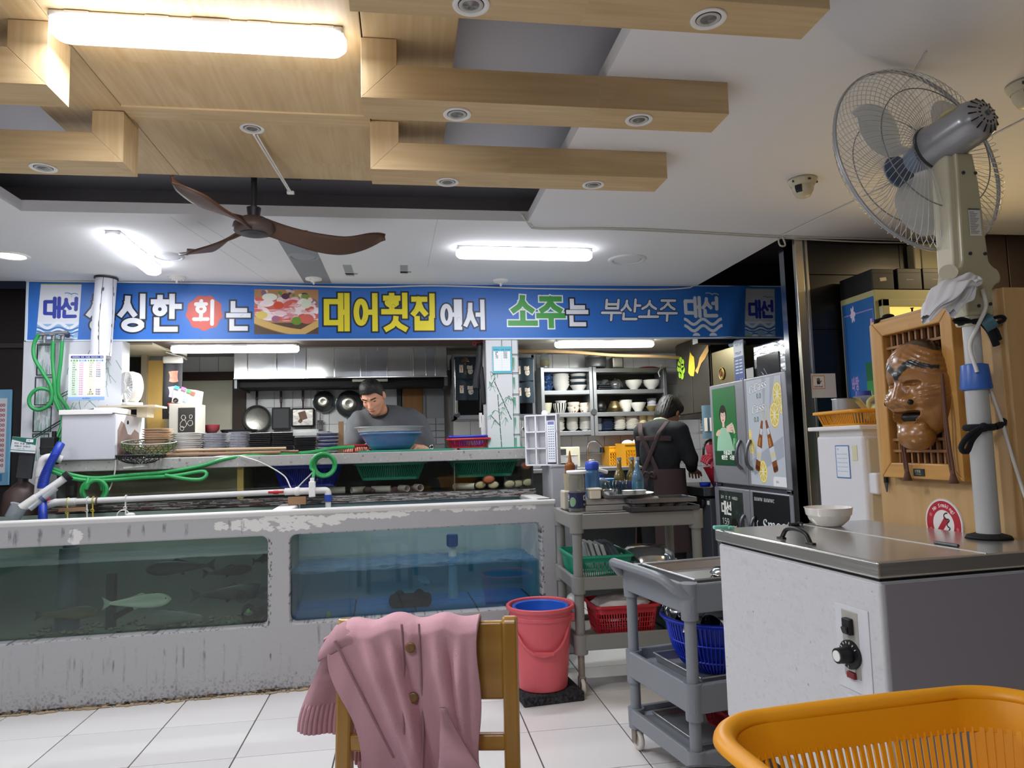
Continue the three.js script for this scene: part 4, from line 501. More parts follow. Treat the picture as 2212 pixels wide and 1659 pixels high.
{ // in the upper tank
const b1 = thing('basket', 'green basket hanging in the upper tank, nearer the green hose coil', 'basket', [-0.1, 1.03, -4.62], 0, 'baskets hung in the upper tank'); basket(b1, K.green, 0.43, 0.26, 0.105, { taper: 0.8, solid: 0.14, rows: 0, low: 0.16 });
dup(b1, [0.49, 1.03, -4.62], 0, 'green basket hanging in the upper tank, nearer the bamboo pillar'); const b2 = thing('basket', 'blue basket hanging in upper tank behind the white valve', 'basket', [-0.61, 1.0, -4.66], 0, 'baskets hung in the upper tank'); basket(b2, K.blue, 0.4, 0.26, 0.135, { taper: 0.8, solid: 0.15, rows: 0 });
const pt = (l, x, z, turn, len = 0.09, r = 0.021) => one('pvc_pipe_piece', l, 'pipe', lathe([[r * 0.8, -len / 2], [r, -len / 2], [r, len / 2], [r * 0.8, len / 2], [r * 0.8, -len / 2]], 24).rotateX(PI / 2), M(0xd5cfbe, 0.5), [x, 0.951 + r, z], turn, 'short pipe pieces in the upper tank');
pt('long white pipe piece lying in upper tank behind the valve', -0.48, -4.56, PI / 2, 0.2, 0.022); pt('white pipe piece in upper tank with open end, third from right', -0.16, -4.55, PI / 2 - 0.15, 0.12); pt('white pipe piece in upper tank with open end, left of the rightmost', -0.02, -4.56, 0.5); pt('white pipe piece in upper tank, open end facing front', 0.07, -4.55, 0.3, 0.09, 0.023); pt('white pipe piece lying in upper tank beside the shells', 0.36, -4.54, PI / 2 - 0.4, 0.14, 0.021); pt('white pipe piece in upper tank next to brown snail', -0.3, -4.55, PI / 2 + 0.5, 0.09); 
const snail = one('sea_snail', 'brown sea snail among pipe pieces in the upper tank', 'shellfish', [sph(0.025, [0, 0.02, 0], [1.2, 0.9, 1]), sph(0.016, [0.028, 0.014, 0])], M(0x4f3d35, 0.8), [-0.24, 0.951, -4.52]);
const ab = (l, x, y, z, tilt, c, rim = 0x2e2c26) => { const o = thing('abalone', l, 'shellfish', [x, y, z], 0, 'abalones in the upper tank'); const g = new THREE.SphereGeometry(0.034, 20, 12); { const p = g.attributes.position; for (let i = 0; i < p.count; i++) { const X = p.getX(i), Y = p.getY(i), k = 1 + 0.08 * nz(X * 90, Y * 90); p.setXYZ(i, X * k * 1.18, Y * k * 0.8, p.getZ(i) * 0.32); } g.computeVertexNormals(); } part(o, 'shell', xf(g, [0, 0.028, -0.006], [tilt, 0, 0.1]), M(rim, 0.85)); part(o, 'foot', xf(new THREE.SphereGeometry(0.029, 18, 10), [0, 0.028, 0.002], [tilt, 0, 0.1], [1.15, 0.76, 0.36]), M(c, 0.6)); return o; };
ab('cream abalone in upper tank, leftmost of five', 0.46, 0.951, -4.5, 0, 0xcdb888); ab('cream abalone in upper tank, below the orange one', 0.54, 0.949, -4.49, -0.1, 0xd6c79a); ab('cream abalone in upper tank, third along the glass', 0.645, 0.951, -4.5, 0.1, 0xd0bf92); ab('cream abalone in upper tank, fourth along the glass', 0.7, 0.951, -4.515, 0, 0xc9b98c); ab('pale abalone in the upper tank, at the right end', 0.765, 0.958, -4.5, 0.1, 0xd9caa0);
ab('orange abalone stuck upright on the glass above the cream ones', 0.51, 0.985, -4.475, 0, 0xc86a40, 0x6a3a28); ab('orange abalone stuck high on glass at the right end', 0.755, 1.068, -4.475, 0, 0xc7603a, 0x5a4c40);
}
// ---------------------------------------------------------------- left end of the counter
{
const ivy = canvasTex(512, 512, (g) => { g.fillStyle = '#d7d8de'; g.fillRect(0, 0, 512, 512); g.strokeStyle = '#3a3b4a'; g.lineWidth = 4; const vine = (pts) => { g.beginPath(); pts.forEach(([x, y], i) => (i ? g.lineTo(x, y) : g.moveTo(x, y))); g.stroke(); for (let i = 0; i < pts.length - 1; i++) for (let k = 0; k < 4; k++) { const t = k / 4, x = mix(pts[i][0], pts[i + 1][0], t), y = mix(pts[i][1], pts[i + 1][1], t); g.fillStyle = '#3a3b4a'; g.beginPath(); g.ellipse(x + rr(-9, 9), y + rr(-9, 9), 6, 3, rr(0, 3), 0, 7); g.fill(); } };
vine([[40, 165], [90, 190], [130, 250], [160, 330], [150, 420]]); vine([[60, 250], [50, 330], [70, 400]]); vine([[20, 430], [60, 445], [110, 470], [150, 500]]); for (let k = 0; k < 60; k++) { g.fillStyle = 'rgba(90,80,76,0.25)'; g.fillRect(rr(0, 512), rr(380, 512), rr(2, 14), rr(2, 10)); } });
const p = thing('ceiling_pipe', 'fat white painted pipe with ivy drawing hanging from ceiling', 'pipe', [-1.8, 1.8, -4.52]); p.rotation.z = -0.045;
part(p, 'pipe', lathe([[0.055, 0.02], [0.058, 0.02], [0.058, 0.5], [0.05, 0.5], [0.05, 0.03]], 40).rotateY(-0.6), printMat(ivy, 0.45)); part(p, 'open_end', lathe([[0.035, 0.0], [0.052, 0.0], [0.055, 0.03], [0.035, 0.03]], 28), M(0x8b8d92, 0.6)); part(p, 'ceiling_gap', lathe([[0.05, 0.485], [0.066, 0.487], [0.066, 0.497], [0.05, 0.497]], 20), K.dkgrey);
const menu = canvasTex(512, 700, (g, w, h) => {
g.fillStyle = '#dfe2ee'; g.fillRect(0, 0, w, h); const gr = ['#d4e6cf', '#e4e2f2', '#eeeed0', '#e4e2f2']; for (let c = 0; c < 4; c++) { g.fillStyle = gr[c]; g.fillRect(20 + c * 119, 84, 112, 560); } g.fillStyle = '#2f3478'; g.beginPath(); g.roundRect(24, 20, 464, 42, 18); g.fill(); small(g, '부산광역시 지정 수산물 원산지표시 모범식당', 46, 30, 20, '#e8e8f4'); for (let c = 0; c < 4; c++) { g.fillStyle = c % 2 ? '#5b8fd0' : '#6aa54a'; g.beginPath(); g.roundRect(24 + c * 119, 80, 104, 28, 12); g.fill(); small(g, c % 2 ? '원산지' : '품 목', 42 + c * 119, 84, 20, '#fff'); }
const names = ['광어', '우럭', '참돔', '감성돔', '방어', '농어', '숭어', '전복', '멍게', '해삼', '개불', '낙지', '문어', '소라', '가리비']; for (let i = 0; i < 15; i++) { const y = 122 + i * 34; small(g, names[i], 50, y, 20, '#3b3f4a'); small(g, '국내산', 146, y, 20, '#c04a58'); if (i < 7) small(g, names[14 - i], 288, y, 20, '#3b3f4a'); if (i < 3) small(g, '국내산', 384, y, 20, '#c04a58'); else if (i < 7) small(g, '국내산', 384, y, 22, '#20222a', 3.4); }
for (const [i, s] of [[12, '쌀'], [13, '김치'], [14, '고춧가루']]) { small(g, s, 264 + 24 * (4 - s.length) / 2, 122 + i * 34, 22, '#20222a', 3.4); small(g, '국내산', 384, 122 + i * 34, 22, '#20222a', 3.4); } g.fillStyle = '#8fb3e0'; g.fillRect(0, 650, w, 50); small(g, '부산광역시', 200, 664, 22, '#2c3f80');
});
const ps = thing('origin_poster', 'pale price style poster with coloured columns hanging on the white pipe', 'poster', [-1.826, 1.682, -4.41], 0.03); part(ps, 'sheet', cbox(0.196, 0.268, 0.003), K.paper); part(ps, 'print', new THREE.PlaneGeometry(0.194, 0.266).translate(0, 0, 0.0025), printMat(menu, 0.5)); part(ps, 'hook', rod([0, 0.13, 0], [0.0, 0.16, -0.03], 0.0015), K.dkgrey);
// painted box with a lid
const b = thing('insulated_box', 'white painted box with brown stain on the counter end', 'box', [-1.81, 1.203, -4.64]);
part(b, 'body', uvm(rbox(0.29, 0.265, 0.47, 0.008, [0, 0.1325, 0]), 1), M(0xc3c4ca, 0.6, 0, { bumpMap: T.grain, bumpScale: 0.0008 })); part(b, 'lid', [bb(-0.155, 0.13, 0.262, 0.275, -0.2, 0.245, 0.003), bb(-0.155, -0.145, 0.262, 0.29, -0.2, 0.245, 0.003), bb(-0.155, 0.13, 0.262, 0.29, 0.237, 0.247, 0.003), bb(0.03, 0.145, 0.268, 0.3, 0.0, 0.245, 0.004)], K.white);
part(b, 'stain', ext(shp([[-0.2, 0], [-0.2, 0.16], [-0.15, 0.215], [-0.1, 0.2], [-0.05, 0.14], [0.0, 0.135], [0.06, 0.17], [0.13, 0.15], [0.15, 0.06], [0.1, 0.03], [0.02, 0.0]]), 0.002).rotateY(PI / 2).translate(0.1445, 0.01, 0), M(0x7f6a63, 0.7)); part(b, 'hole', cyl(0.012, 0.012, 0.004, [0.1455, 0.22, 0.05], [0, 0, PI / 2], 14), K.black);
// desk fan on a shelf board
one('shelf_board', 'narrow wooden shelf board under the small white fan', 'shelf', [uvm(bb(-0.13, 0.2, 0, 0.012, -0.12, 0.1, 0.002), 1), bb(0.08, 0.14, -0.06, 0, -0.06, 0.06)], M(0xc9bfa8, 0.6), [-1.72, 1.518, -4.72]);
const f = thing('desk_fan', 'small white desk fan on the shelf board', 'fan', [-1.685, 1.53, -4.69], -0.85);
part(f, 'base', [rbox(0.12, 0.02, 0.1, 0.008, [0, 0.01, 0]), rbox(0.03, 0.08, 0.03, 0.01, [0, 0.05, -0.025])], K.white); part(f, 'shroud', lathe([[0.06, -0.05], [0.092, -0.035], [0.1, 0.0], [0.098, 0.03], [0.09, 0.03], [0.09, -0.02], [0.06, -0.04]], 30).rotateX(PI / 2).translate(0, 0.115, 0), K.whitegloss);
const ribs = []; for (let k = 0; k < 30; k++) { const a = (k / 30) * 2 * PI; ribs.push(bar([cos(a) * 0.03, 0.115 + sin(a) * 0.03, 0.042], [cos(a) * 0.092, 0.115 + sin(a) * 0.092, 0.03], 0.003, 0.004, [0, 0, 1])); } part(f, 'grille', ribs, K.white); part(f, 'badge', cyl(0.032, 0.032, 0.012, [0, 0.115, 0.042], [PI / 2, 0, 0]), K.white); part(f, 'blades', [0, 1, 2].map((k) => xf(cyl(0.032, 0.032, 0.004, [0.045, 0, 0], [PI / 2, 0, 0], 16), [0, 0.115, 0.01], [0, 0, k * 2.094])), M(0xbfc4cc, 0.4)); part(f, 'dial', cyl(0.01, 0.01, 0.012, [0, 0.03, 0.052], [PI / 2, 0, 0]), K.dkgrey);
// hose rack
const hr = thing('valve_manifold', 'grey pipe manifold with small valves at lower left of sign', 'valve', [-2.09, 1.965, -4.57], 0.0); part(hr, 'pipe', cyl(0.011, 0.011, 0.17, [0, 0, 0], [0, 0, PI / 2 + 0.08]), M(0x8c8e92, 0.4, 0.6)); for (const x of [-0.045, 0.005, 0.055]) part(hr, 'valve', [cyl(0.012, 0.012, 0.03, [x, -0.02, 0]), rbox(0.02, 0.008, 0.035, 0.003, [x, -0.012, 0.018]), cyl(0.008, 0.008, 0.025, [x, -0.045, 0])], M(0x9a9b9c, 0.4, 0.6)); part(hr, 'bracket', rbox(0.02, 0.03, 0.06, 0.003, [0.06, 0, -0.03]), K.dkgrey);
const hose = (label, pts, r = 0.011, m = K.hose, n = 90) => one('hose', label, 'hose', tube(pts, r, n, 8), m, [0, 0, 0], 0, 'hoses around the tanks');
hose('green hose hanging from the left end of manifold, looped once', [[-2.16, 1.96, -4.56], [-2.185, 1.9, -4.56], [-2.18, 1.82, -4.555], [-2.13, 1.73, -4.55], [-2.085, 1.65, -4.55], [-2.075, 1.58, -4.55], [-2.09, 1.53, -4.545], [-2.14, 1.505, -4.54], [-2.185, 1.53, -4.54], [-2.19, 1.585, -4.54], [-2.15, 1.63, -4.545], [-2.09, 1.62, -4.56], [-2.06, 1.56, -4.56], [-2.03, 1.5, -4.55], [-2.0, 1.45, -4.54], [-1.995, 1.35, -4.5], [-1.99, 1.25, -4.42], [-1.96, 1.19, -4.38]]);
hose('green hose hanging from the middle valve of manifold', [[-2.085, 1.92, -4.57], [-2.085, 1.8, -4.57], [-2.07, 1.68, -4.565], [-2.06, 1.58, -4.565], [-2.02, 1.49, -4.56], [-2.005, 1.4, -4.52], [-2.01, 1.28, -4.44], [-1.98, 1.2, -4.37]]);
hose('green hose hanging from the right valve of manifold', [[-2.035, 1.92, -4.57], [-2.04, 1.8, -4.57], [-2.052, 1.68, -4.575], [-2.045, 1.59, -4.575], [-1.99, 1.5, -4.57], [-1.985, 1.4, -4.53], [-2.0, 1.3, -4.46], [-1.99, 1.2, -4.36]]);
hose('green hose lying along the counter edge past the nets', [[-1.99, 1.17, -4.34], [-1.86, 1.12, -4.36], [-1.75, 1.1, -4.39], [-1.6, 1.11, -4.4], [-1.4, 1.12, -4.4], [-1.2, 1.15, -4.41], [-1.05, 1.19, -4.42], [-0.85, 1.205, -4.46], [-0.6, 1.212, -4.5], [-0.45, 1.235, -4.52], [-0.32, 1.24, -4.53]]);
hose('second green hose beside the long one, ending in a side loop', [[-1.97, 1.15, -4.33], [-1.85, 1.1, -4.35], [-1.72, 1.085, -4.38], [-1.5, 1.095, -4.39], [-1.33, 1.1, -4.38], [-1.18, 1.12, -4.38], [-1.15, 1.1, -4.37], [-1.18, 1.075, -4.36], [-1.26, 1.08, -4.36], [-1.38, 1.105, -4.38]]);
const loop = []; for (let k = 0; k < 26; k++) { const a = k * 0.62; loop.push([-1.77 + 0.058 * cos(a) + 0.002 * k, 1.03 + 0.06 * sin(a), -4.37 + 0.0022 * k]); } loop.push([-1.78, 1.1, -4.35]); hose('green hose coil hanging before the upper tank at left', loop, 0.0105, K.hose, 150);
const coil = []; for (let k = 0; k < 36; k++) { const a = k * 0.6 + 1.2; coil.push([-0.487 + (0.052 + 0.0006 * k) * cos(a), 1.135 + (0.054 + 0.0005 * k) * sin(a), -4.385 + 0.0012 * k]); } coil.push([-0.54, 1.1, -4.33], [-0.545, 1.05, -4.31]); hose('green hose coil hanging from slab above the white valve', coil, 0.0095, K.hose, 180);
hose('thin white air tube hanging in front of the upper tank, left', [[-1.66, 1.2, -4.41], [-1.66, 1.13, -4.4], [-1.68, 1.05, -4.4], [-1.7, 0.99, -4.36]], 0.004, K.cord); hose('thin white air tube drooping beside the hose coil', [[-0.98, 1.205, -4.41], [-0.85, 1.16, -4.4], [-0.72, 1.08, -4.39], [-0.66, 1.0, -4.33], [-0.6, 1.05, -4.39], [-0.54, 1.11, -4.4]], 0.004, K.cord); hose('bundle of white tubes lying along the slab edge', [[-1.62, 1.15, -4.42], [-1.3, 1.175, -4.44], [-1.0, 1.212, -4.47], [-0.75, 1.212, -4.5], [-0.52, 1.208, -4.52]], 0.008, K.cord);
// notice board, pump, pipes
const nt = canvasTex(512, 280, (g, w, h) => { g.fillStyle = '#dde2e4'; g.fillRect(0, 0, w, h); g.fillStyle = '#1f6a58'; g.beginPath(); g.moveTo(0, 0); g.lineTo(w, 0); g.lineTo(w, 130); g.lineTo(0, 50); g.fill(); g.fillRect(0, 236, w, 12); g.fillStyle = '#e9efee'; g.fillRect(300, 22, 150, 56); small(g, '원산지 표시를 정확히', 60, 100, 30, '#20242c', 5); small(g, '하겠습니다 감사합니다', 70, 150, 30, '#20242c', 5); small(g, '소비자와 약속', 120, 200, 24, '#7b8388'); small(g, '인증', 320, 34, 32, '#4a6a62'); });
const no = thing('notice_plate', 'green and white notice plate tilted at the counter left end', 'sign', [-2.135, 1.298, -4.38], 0.0); no.rotation.z = -0.1; part(no, 'plate', cbox(0.128, 0.086, 0.006), K.white); part(no, 'print', new THREE.PlaneGeometry(0.126, 0.084).translate(0, 0, 0.004), printMat(nt, 0.5)); part(no, 'stand', rbox(0.08, 0.18, 0.02, 0.004, [0.0, -0.1, -0.05]), K.dkgrey);
one('pump_unit', 'black pump unit with green band beside the white box', 'pump', [rbox(0.075, 0.1, 0.08, 0.006), rbox(0.077, 0.014, 0.082, 0.003, [0, -0.01, 0]), cyl(0.012, 0.012, 0.05, [0.02, 0.06, 0])], M(0x17181a, 0.5), [-2.03, 1.29, -4.45]);
const el = thing('pipe_elbow', 'white pipe bend standing at the left end of counter', 'pipe', [0, 0, 0]); part(el, 'pipe', tube([[-2.035, 0.96, -4.34], [-2.03, 1.08, -4.34], [-2.025, 1.17, -4.34], [-2.01, 1.215, -4.34], [-1.97, 1.225, -4.35], [-1.93, 1.21, -4.37]], 0.022, 40, 14), K.pipe); part(el, 'collar', cyl(0.026, 0.026, 0.04, [-2.026, 1.14, -4.34]), K.pipe); part(el, 'collar', cyl(0.027, 0.027, 0.05, [-2.035, 0.99, -4.34]), K.pipe);
const rib = []; for (let k = 0; k < 26; k++) { const t = k / 25; rib.push(tor(0.0235, 0.0028, [mix(-1.935, -1.995, sin(t * 1.5)), mix(1.24, 1.06, t), -4.3], [PI / 2 + 0.05, 0.35 * (1 - t), 0], 16)); } const bh = thing('suction_hose', 'ribbed blue suction hose dropping from pump into the tank', 'hose', [0, 0, 0]); part(bh, 'ribs', rib, K.bluehose); part(bh, 'tube', tube([[-1.92, 1.3, -4.33], [-1.93, 1.25, -4.3], [-1.97, 1.16, -4.3], [-1.99, 1.06, -4.3], [-1.985, 0.98, -4.29], [-1.96, 0.9, -4.24], [-1.93, 0.78, -4.2]], 0.022, 40, 12), K.bluehose); part(bh, 'collar', [cyl(0.024, 0.024, 0.06, [-1.99, 1.025, -4.3])], K.pipe); part(bh, 'red_clip', rbox(0.07, 0.012, 0.02, 0.003, [-1.98, 0.995, -4.275]), K.red);
one('gas_cylinder', 'dark brown gas cylinder standing behind the tank end', 'cylinder', lathe([[0, 0], [0.1, 0], [0.105, 0.03], [0.105, 0.85], [0.09, 0.93], [0.05, 0.97], [0.025, 0.99], [0.025, 1.03], [0, 1.03]], 32), M(0x4a3a36, 0.5), [-2.19, 0.1, -4.5]);
one('cylinder_block', 'concrete block under the gas cylinder', 'block', rbox(0.25, 0.1, 0.24, 0.005, [0, 0.05, 0]), M(0x6a6866, 0.9), [-2.19, 0, -4.5]);
// skimmer: long clear tube with a cup
const sk = thing('protein_skimmer', 'clear measuring tube with cup leaning on the tank rim', 'tube', [0, 0, 0]); const clear = MP(0xd9dde0, 0.1, 0, { transmission: 0.55, thickness: 0 });
part(sk, 'barrel', [rod([-1.99, 0.985, -4.15], [-1.83, 1.115, -4.2], 0.02, 16)], M(0xd6d6d4, 0.4)); part(sk, 'side_barrel', rod([-1.97, 0.955, -4.12], [-1.86, 1.06, -4.16], 0.014, 14), clear); part(sk, 'cap', rod([-1.835, 1.11, -4.198], [-1.815, 1.127, -4.204], 0.028, 18), K.rubber); part(sk, 'blue_band', rod([-1.925, 1.0, -4.136], [-1.912, 1.012, -4.14], 0.0165, 14), M(0x4a5f80, 0.5)); part(sk, 'connector', rod([-2.02, 0.96, -4.14], [-1.955, 1.012, -4.16], 0.024, 16), K.pipe); part(sk, 'cup', lathe([[0.0, -0.035], [0.038, -0.035], [0.04, 0.03], [0.045, 0.034], [0.037, 0.03], [0.035, -0.03], [0, -0.032]], 24, [-2.035, 0.945, -4.12], [0, 0, -0.5]), clear);
// long supply pipe
const sp = thing('supply_pipe', 'long white supply pipe tied along the front of upper tank', 'pipe', [0, 0, 0]); part(sp, 'pipe', [rod([-1.93, 0.975, -4.3], [-0.68, 0.99, -4.3], 0.0165, 16), rod([-1.99, 0.955, -4.3], [-1.92, 0.976, -4.3], 0.021, 14)], M(0xd2d0cc, 0.5, 0, { bumpMap: T.grain, bumpScale: 0.001 })); part(sp, 'coupling', rod([-1.93, 0.975, -4.3], [-1.82, 0.976, -4.3], 0.021, 14), K.pipe);
part(sp, 'valve', [rod([-0.7, 0.99, -4.3], [-0.56, 0.99, -4.3], 0.021, 14), sph(0.027, [-0.63, 0.99, -4.3])], K.pipe); part(sp, 'valve_handle', [rbox(0.085, 0.014, 0.018, 0.005, [-0.745, 0.992, -4.27]), rbox(0.03, 0.022, 0.02, 0.004, [-0.745, 0.99, -4.275])], K.red); part(sp, 'flow_box', [rbox(0.036, 0.09, 0.03, 0.004, [-0.545, 1.0, -4.29]), cyl(0.012, 0.012, 0.03, [-0.545, 1.05, -4.29])], K.white); part(sp, 'elbow', tube([[-0.56, 0.99, -4.3], [-0.5, 0.99, -4.3], [-0.462, 0.985, -4.3], [-0.456, 0.945, -4.3]], 0.02, 24, 12), K.pipe); part(sp, 'blue_joint', cyl(0.023, 0.021, 0.04, [-0.456, 0.945, -4.3]), M(0x2f4fa8, 0.4)); part(sp, 'outlet', cyl(0.016, 0.016, 0.05, [-0.456, 0.91, -4.3]), K.pipe); part(sp, 'clamp', [tor(0.019, 0.004, [-1.71, 0.976, -4.3], [0, PI / 2, 0], 16)], K.rust); part(sp, 'support', bb(-1.9, -1.76, 0.925, 0.945, -4.31, -4.28), K.oldwood); part(sp, 'support', bb(-0.68, -0.58, 0.915, 0.96, -4.32, -4.28), K.oldwood);
for (const [x, c, l, len] of [[-1.86, 0xd9cf5a, 'yellow string tied to supply pipe near the skimmer', 0.11], [-1.76, 0xd8d6d0, 'white string tied to supply pipe, left of the rusty clamp', 0.1], [-1.73, 0xb8a93a, 'yellow tied string on supply pipe at the rusty clamp', 0.1], [-1.56, 0xe0deda, 'white string with a tied bag on the supply pipe', 0.09]]) one('string', l, 'string', [tor(0.02, 0.003, [0, 0, 0], [0, PI / 2, 0], 14), rod([0, -0.018, 0.01], [0.004, -len, 0.012], 0.004, 6), tor(0.008, 0.003, [0, -len * 0.55, 0.012], [0.4, 0, 0.4], 10), ...(x > -1.6 ? [sph(0.02, [0.03, -len - 0.0, 0.012], [1.3, 0.7, 0.8], 10), tor(0.03, 0.003, [-0.01, -len, 0.01], [0.2, 0.3, 0], 16, 3.4)] : [])], M(c, 0.8), [x, 0.977 + (x + 1.93) * 0.012, -4.3], 0, 'strings on the supply pipe');
}
{ // landing nets with wooden handles
const net = (label, x, y, z, col, rimc, r, dip) => { const o = thing('landing_net', label, 'net', [x, y, z], 0, 'landing nets'); part(o, 'hoop', tor(r, 0.004, [0, 0, 0], [PI / 2, 0, 0], 40), M(rimc, 0.5)); const g = []; for (let k = 0; k < 22; k++) { const a = (k / 22) * 2 * PI; g.push(tube([0, 0.3, 0.6, 0.85, 1].map((t) => [cos(a + t * 0.5) * r * Math.sqrt(1 - t * t * 0.94), -dip * t, sin(a + t * 0.5) * r * Math.sqrt(1 - t * t * 0.94)]), 0.0022, 8, 4)); g.push(tube([0, 0.3, 0.6, 0.85, 1].map((t) => [cos(a - t * 0.5) * r * Math.sqrt(1 - t * t * 0.94), -dip * t, sin(a - t * 0.5) * r * Math.sqrt(1 - t * t * 0.94)]), 0.0022, 8, 4)); } for (const t of [0.2, 0.4, 0.6, 0.8]) g.push(tor(r * Math.sqrt(1 - t * t * 0.94), 0.002, [0, -dip * t, 0], [PI / 2, 0, 0], 30)); part(o, 'mesh', g, M(col, 0.9)).userData.kind = 'stuff'; return o; };
const a = net('green mesh landing net lying on the nets by white box', -1.5, 1.3, -4.47, 0x4f6033, 0x8a8d88, 0.145, 0.08); a.rotation.z = -0.04; a.rotation.x = 0.12; const b = net('black mesh landing net under the green one', -1.53, 1.225, -4.43, 0x17181a, 0x2b2c2e, 0.13, 0.05);
one('net_bag', 'bunched dark purple net between the two landing nets', 'net', sph(0.06, [0, 0, 0], [1.1, 0.45, 0.7]), M(0x3b2430, 0.95, 0, { bumpMap: T.fine, bumpScale: 0.006 }), [-1.56, 1.235, -4.44]);
const st = (l, x0, x1, y, z, c) => one('wooden_stick', l, 'stick', uvm(rod([x0, y, z], [x1, y - 0.003, z + 0.02], 0.009, 10), 1), M(c, 0.65), [0, 0, 0], 0, 'net handles on the counter');
st('brown net handle lying lowest along the counter', -1.42, -0.75, 1.222, -4.47, 0x9c7a5c); st('pale net handle lying topmost along the counter', -1.36, -0.72, 1.245, -4.485, 0xb89a78); st('dark net handle under the pale one', -1.4, -0.65, 1.224, -4.5, 0x7d5c42);
}
{ // plate stacks
const plate = (kind, r, h, mat) => ({ round: () => lathe([[0, 0.004], [r * 0.55, 0.003], [r * 0.6, 0], [r * 0.66, 0.004], [r * 0.98, h], [r, h + 0.002], [r * 0.95, h + 0.002], [r * 0.62, 0.008], [0, 0.007]], 30), wavy: () => { const g = lathe([[0, 0.004], [r * 0.6, 0.0], [r * 0.66, 0.004], [r * 0.98, h], [r, h + 0.002], [r * 0.95, h + 0.002], [r * 0.62, 0.008], [0, 0.007]], 48), p = g.attributes.position; for (let i = 0; i < p.count; i++) { const x = p.getX(i), z = p.getZ(i), d = hypot(x, z) / r, a = Math.atan2(z, x), k = 1 + 0.04 * d * d * cos(a * 14); p.setX(i, x * k); p.setZ(i, z * k); } g.computeVertexNormals(); return g; }, tray: () => { const w = r * 1.9, d = r * 1.3; return merge([rbox(w * 0.86, 0.005, d * 0.86, 0.002, [0, 0.004, 0]), ...[[0, 1], [0, -1], [1, 0], [-1, 0]].map(([sx, sz]) => rbox(sx ? 0.006 : w, 0.005 + h, sz ? 0.006 : d, 0.002, [sx * w * 0.47, h / 2, sz * d * 0.47], [sz * 0.5, 0, -sx * 0.5]))]); } }[kind]());
const stack = (n, kind, r, h, dh, mat, [x, y, z], label, group, jig = 0.003, alt) => { const g = plate(kind, r, h, mat); let m0; for (let k = 0; k < n; k++) { const m = alt && k % 2 ? alt : mat, q = one(kind === 'tray' ? 'serving_dish' : 'plate', inStack(label, k, n), 'plate', g, m, [x + rr(-jig, jig), y + k * dh, z + rr(-jig, jig)], rr(-0.05, 0.05), group); } };
const Y0 = 1.204, Z0 = -4.64; stack(12, 'round', 0.088, 0.016, 0.0145, K.dishpeach, [-1.51, Y0, Z0], 'peach plate in the stack right of the white box', 'peach plates on the counter', 0.004);
stack(12, 'round', 0.082, 0.016, 0.0118, K.white, [-1.325, Y0, Z0 + 0.02], 'white plate in the stack between peach and scalloped plates', 'white plates on the counter'); stack(13, 'wavy', 0.07, 0.014, 0.0105, K.dishgrey, [-1.165, Y0, Z0 + 0.02], 'lilac scalloped plate in the stack next to white plates', 'scalloped plates, left stack', 0.003); stack(14, 'wavy', 0.066, 0.014, 0.01, K.dishgrey, [-1.023, Y0, Z0 + 0.02], 'lilac scalloped plate in the stack next to black dishes', 'scalloped plates, right stack', 0.003);
const bl = (x, n, l, g) => stack(n, 'tray', 0.066, 0.012, 0.0113, K.dishblack, [x, Y0, Z0 + 0.02], l, g, 0.002); bl(-0.893, 12, 'black square dish in the leftmost black stack on counter', 'black dishes, left stack'); bl(-0.76, 12, 'black square dish in the middle black stack on counter', 'black dishes, middle stack'); bl(-0.625, 9, 'black square dish in the black stack under the foam box', 'black dishes, right stack');
stack(11, 'round', 0.066, 0.014, 0.0113, K.white, [-0.49, Y0, Z0 + 0.02], 'white plate with blue rim in the stack by upright plank', 'blue rimmed plates on the counter', 0.004, M(0x2f3a7a, 0.35));
const fb = thing('foam_container', 'clear container with pale food on the black dish stack', 'container', [-0.625, Y0 + 9 * 0.0113 + 0.012, -4.62]); part(fb, 'tub', [bb(-0.07, 0.07, 0, 0.004, -0.045, 0.045), ...[[1, 0], [-1, 0], [0, 1], [0, -1]].map(([a, b]) => rbox(a ? 0.004 : 0.14, 0.04, b ? 0.004 : 0.09, 0.001, [a * 0.07, 0.02, b * 0.045]))], MP(0xe6e9ea, 0.2, 0, { transmission: 0.5, thickness: 0 })); part(fb, 'food', [sph(0.05, [-0.02, 0.015, 0], [1, 0.35, 0.7]), sph(0.04, [0.03, 0.018, 0.005], [1, 0.4, 0.8])], M(0xd9cf9c, 0.7));
one('wood_plank', 'small upright wooden plank at right end of plate stacks', 'plank', [uvm(rbox(0.034, 0.2, 0.012, 0.003, [0, 0.1, 0]), 1), uvm(rbox(0.03, 0.13, 0.012, 0.003, [-0.03, 0.065, 0.01]), 1)], M(0x8a6e52, 0.7), [-0.41, Y0, -4.63]);
const rb = thing('basket', 'red basket on the counter at the arm of the grey shirted person', 'basket', [-0.36, Y0, -4.83], 0); basket(rb, K.red, 0.24, 0.16, 0.05, { taper: 0.86, solid: 0.3, rows: 0 });
one('counter_mat', 'green rubber mat strip on counter under the blue bowl', 'mat', rbox(0.6, 0.012, 0.3, 0.003, [0, 0.006, 0]), M(0x2c8a70, 0.6), [0.0, 1.203, -4.72]); one('counter_mat', 'green rubber mat strip on counter under the red basket pair', 'mat', rbox(0.5, 0.01, 0.3, 0.003, [0, 0.005, 0]), M(0x2c8a70, 0.6), [0.56, 1.203, -4.62]).scale.x = 0.9;
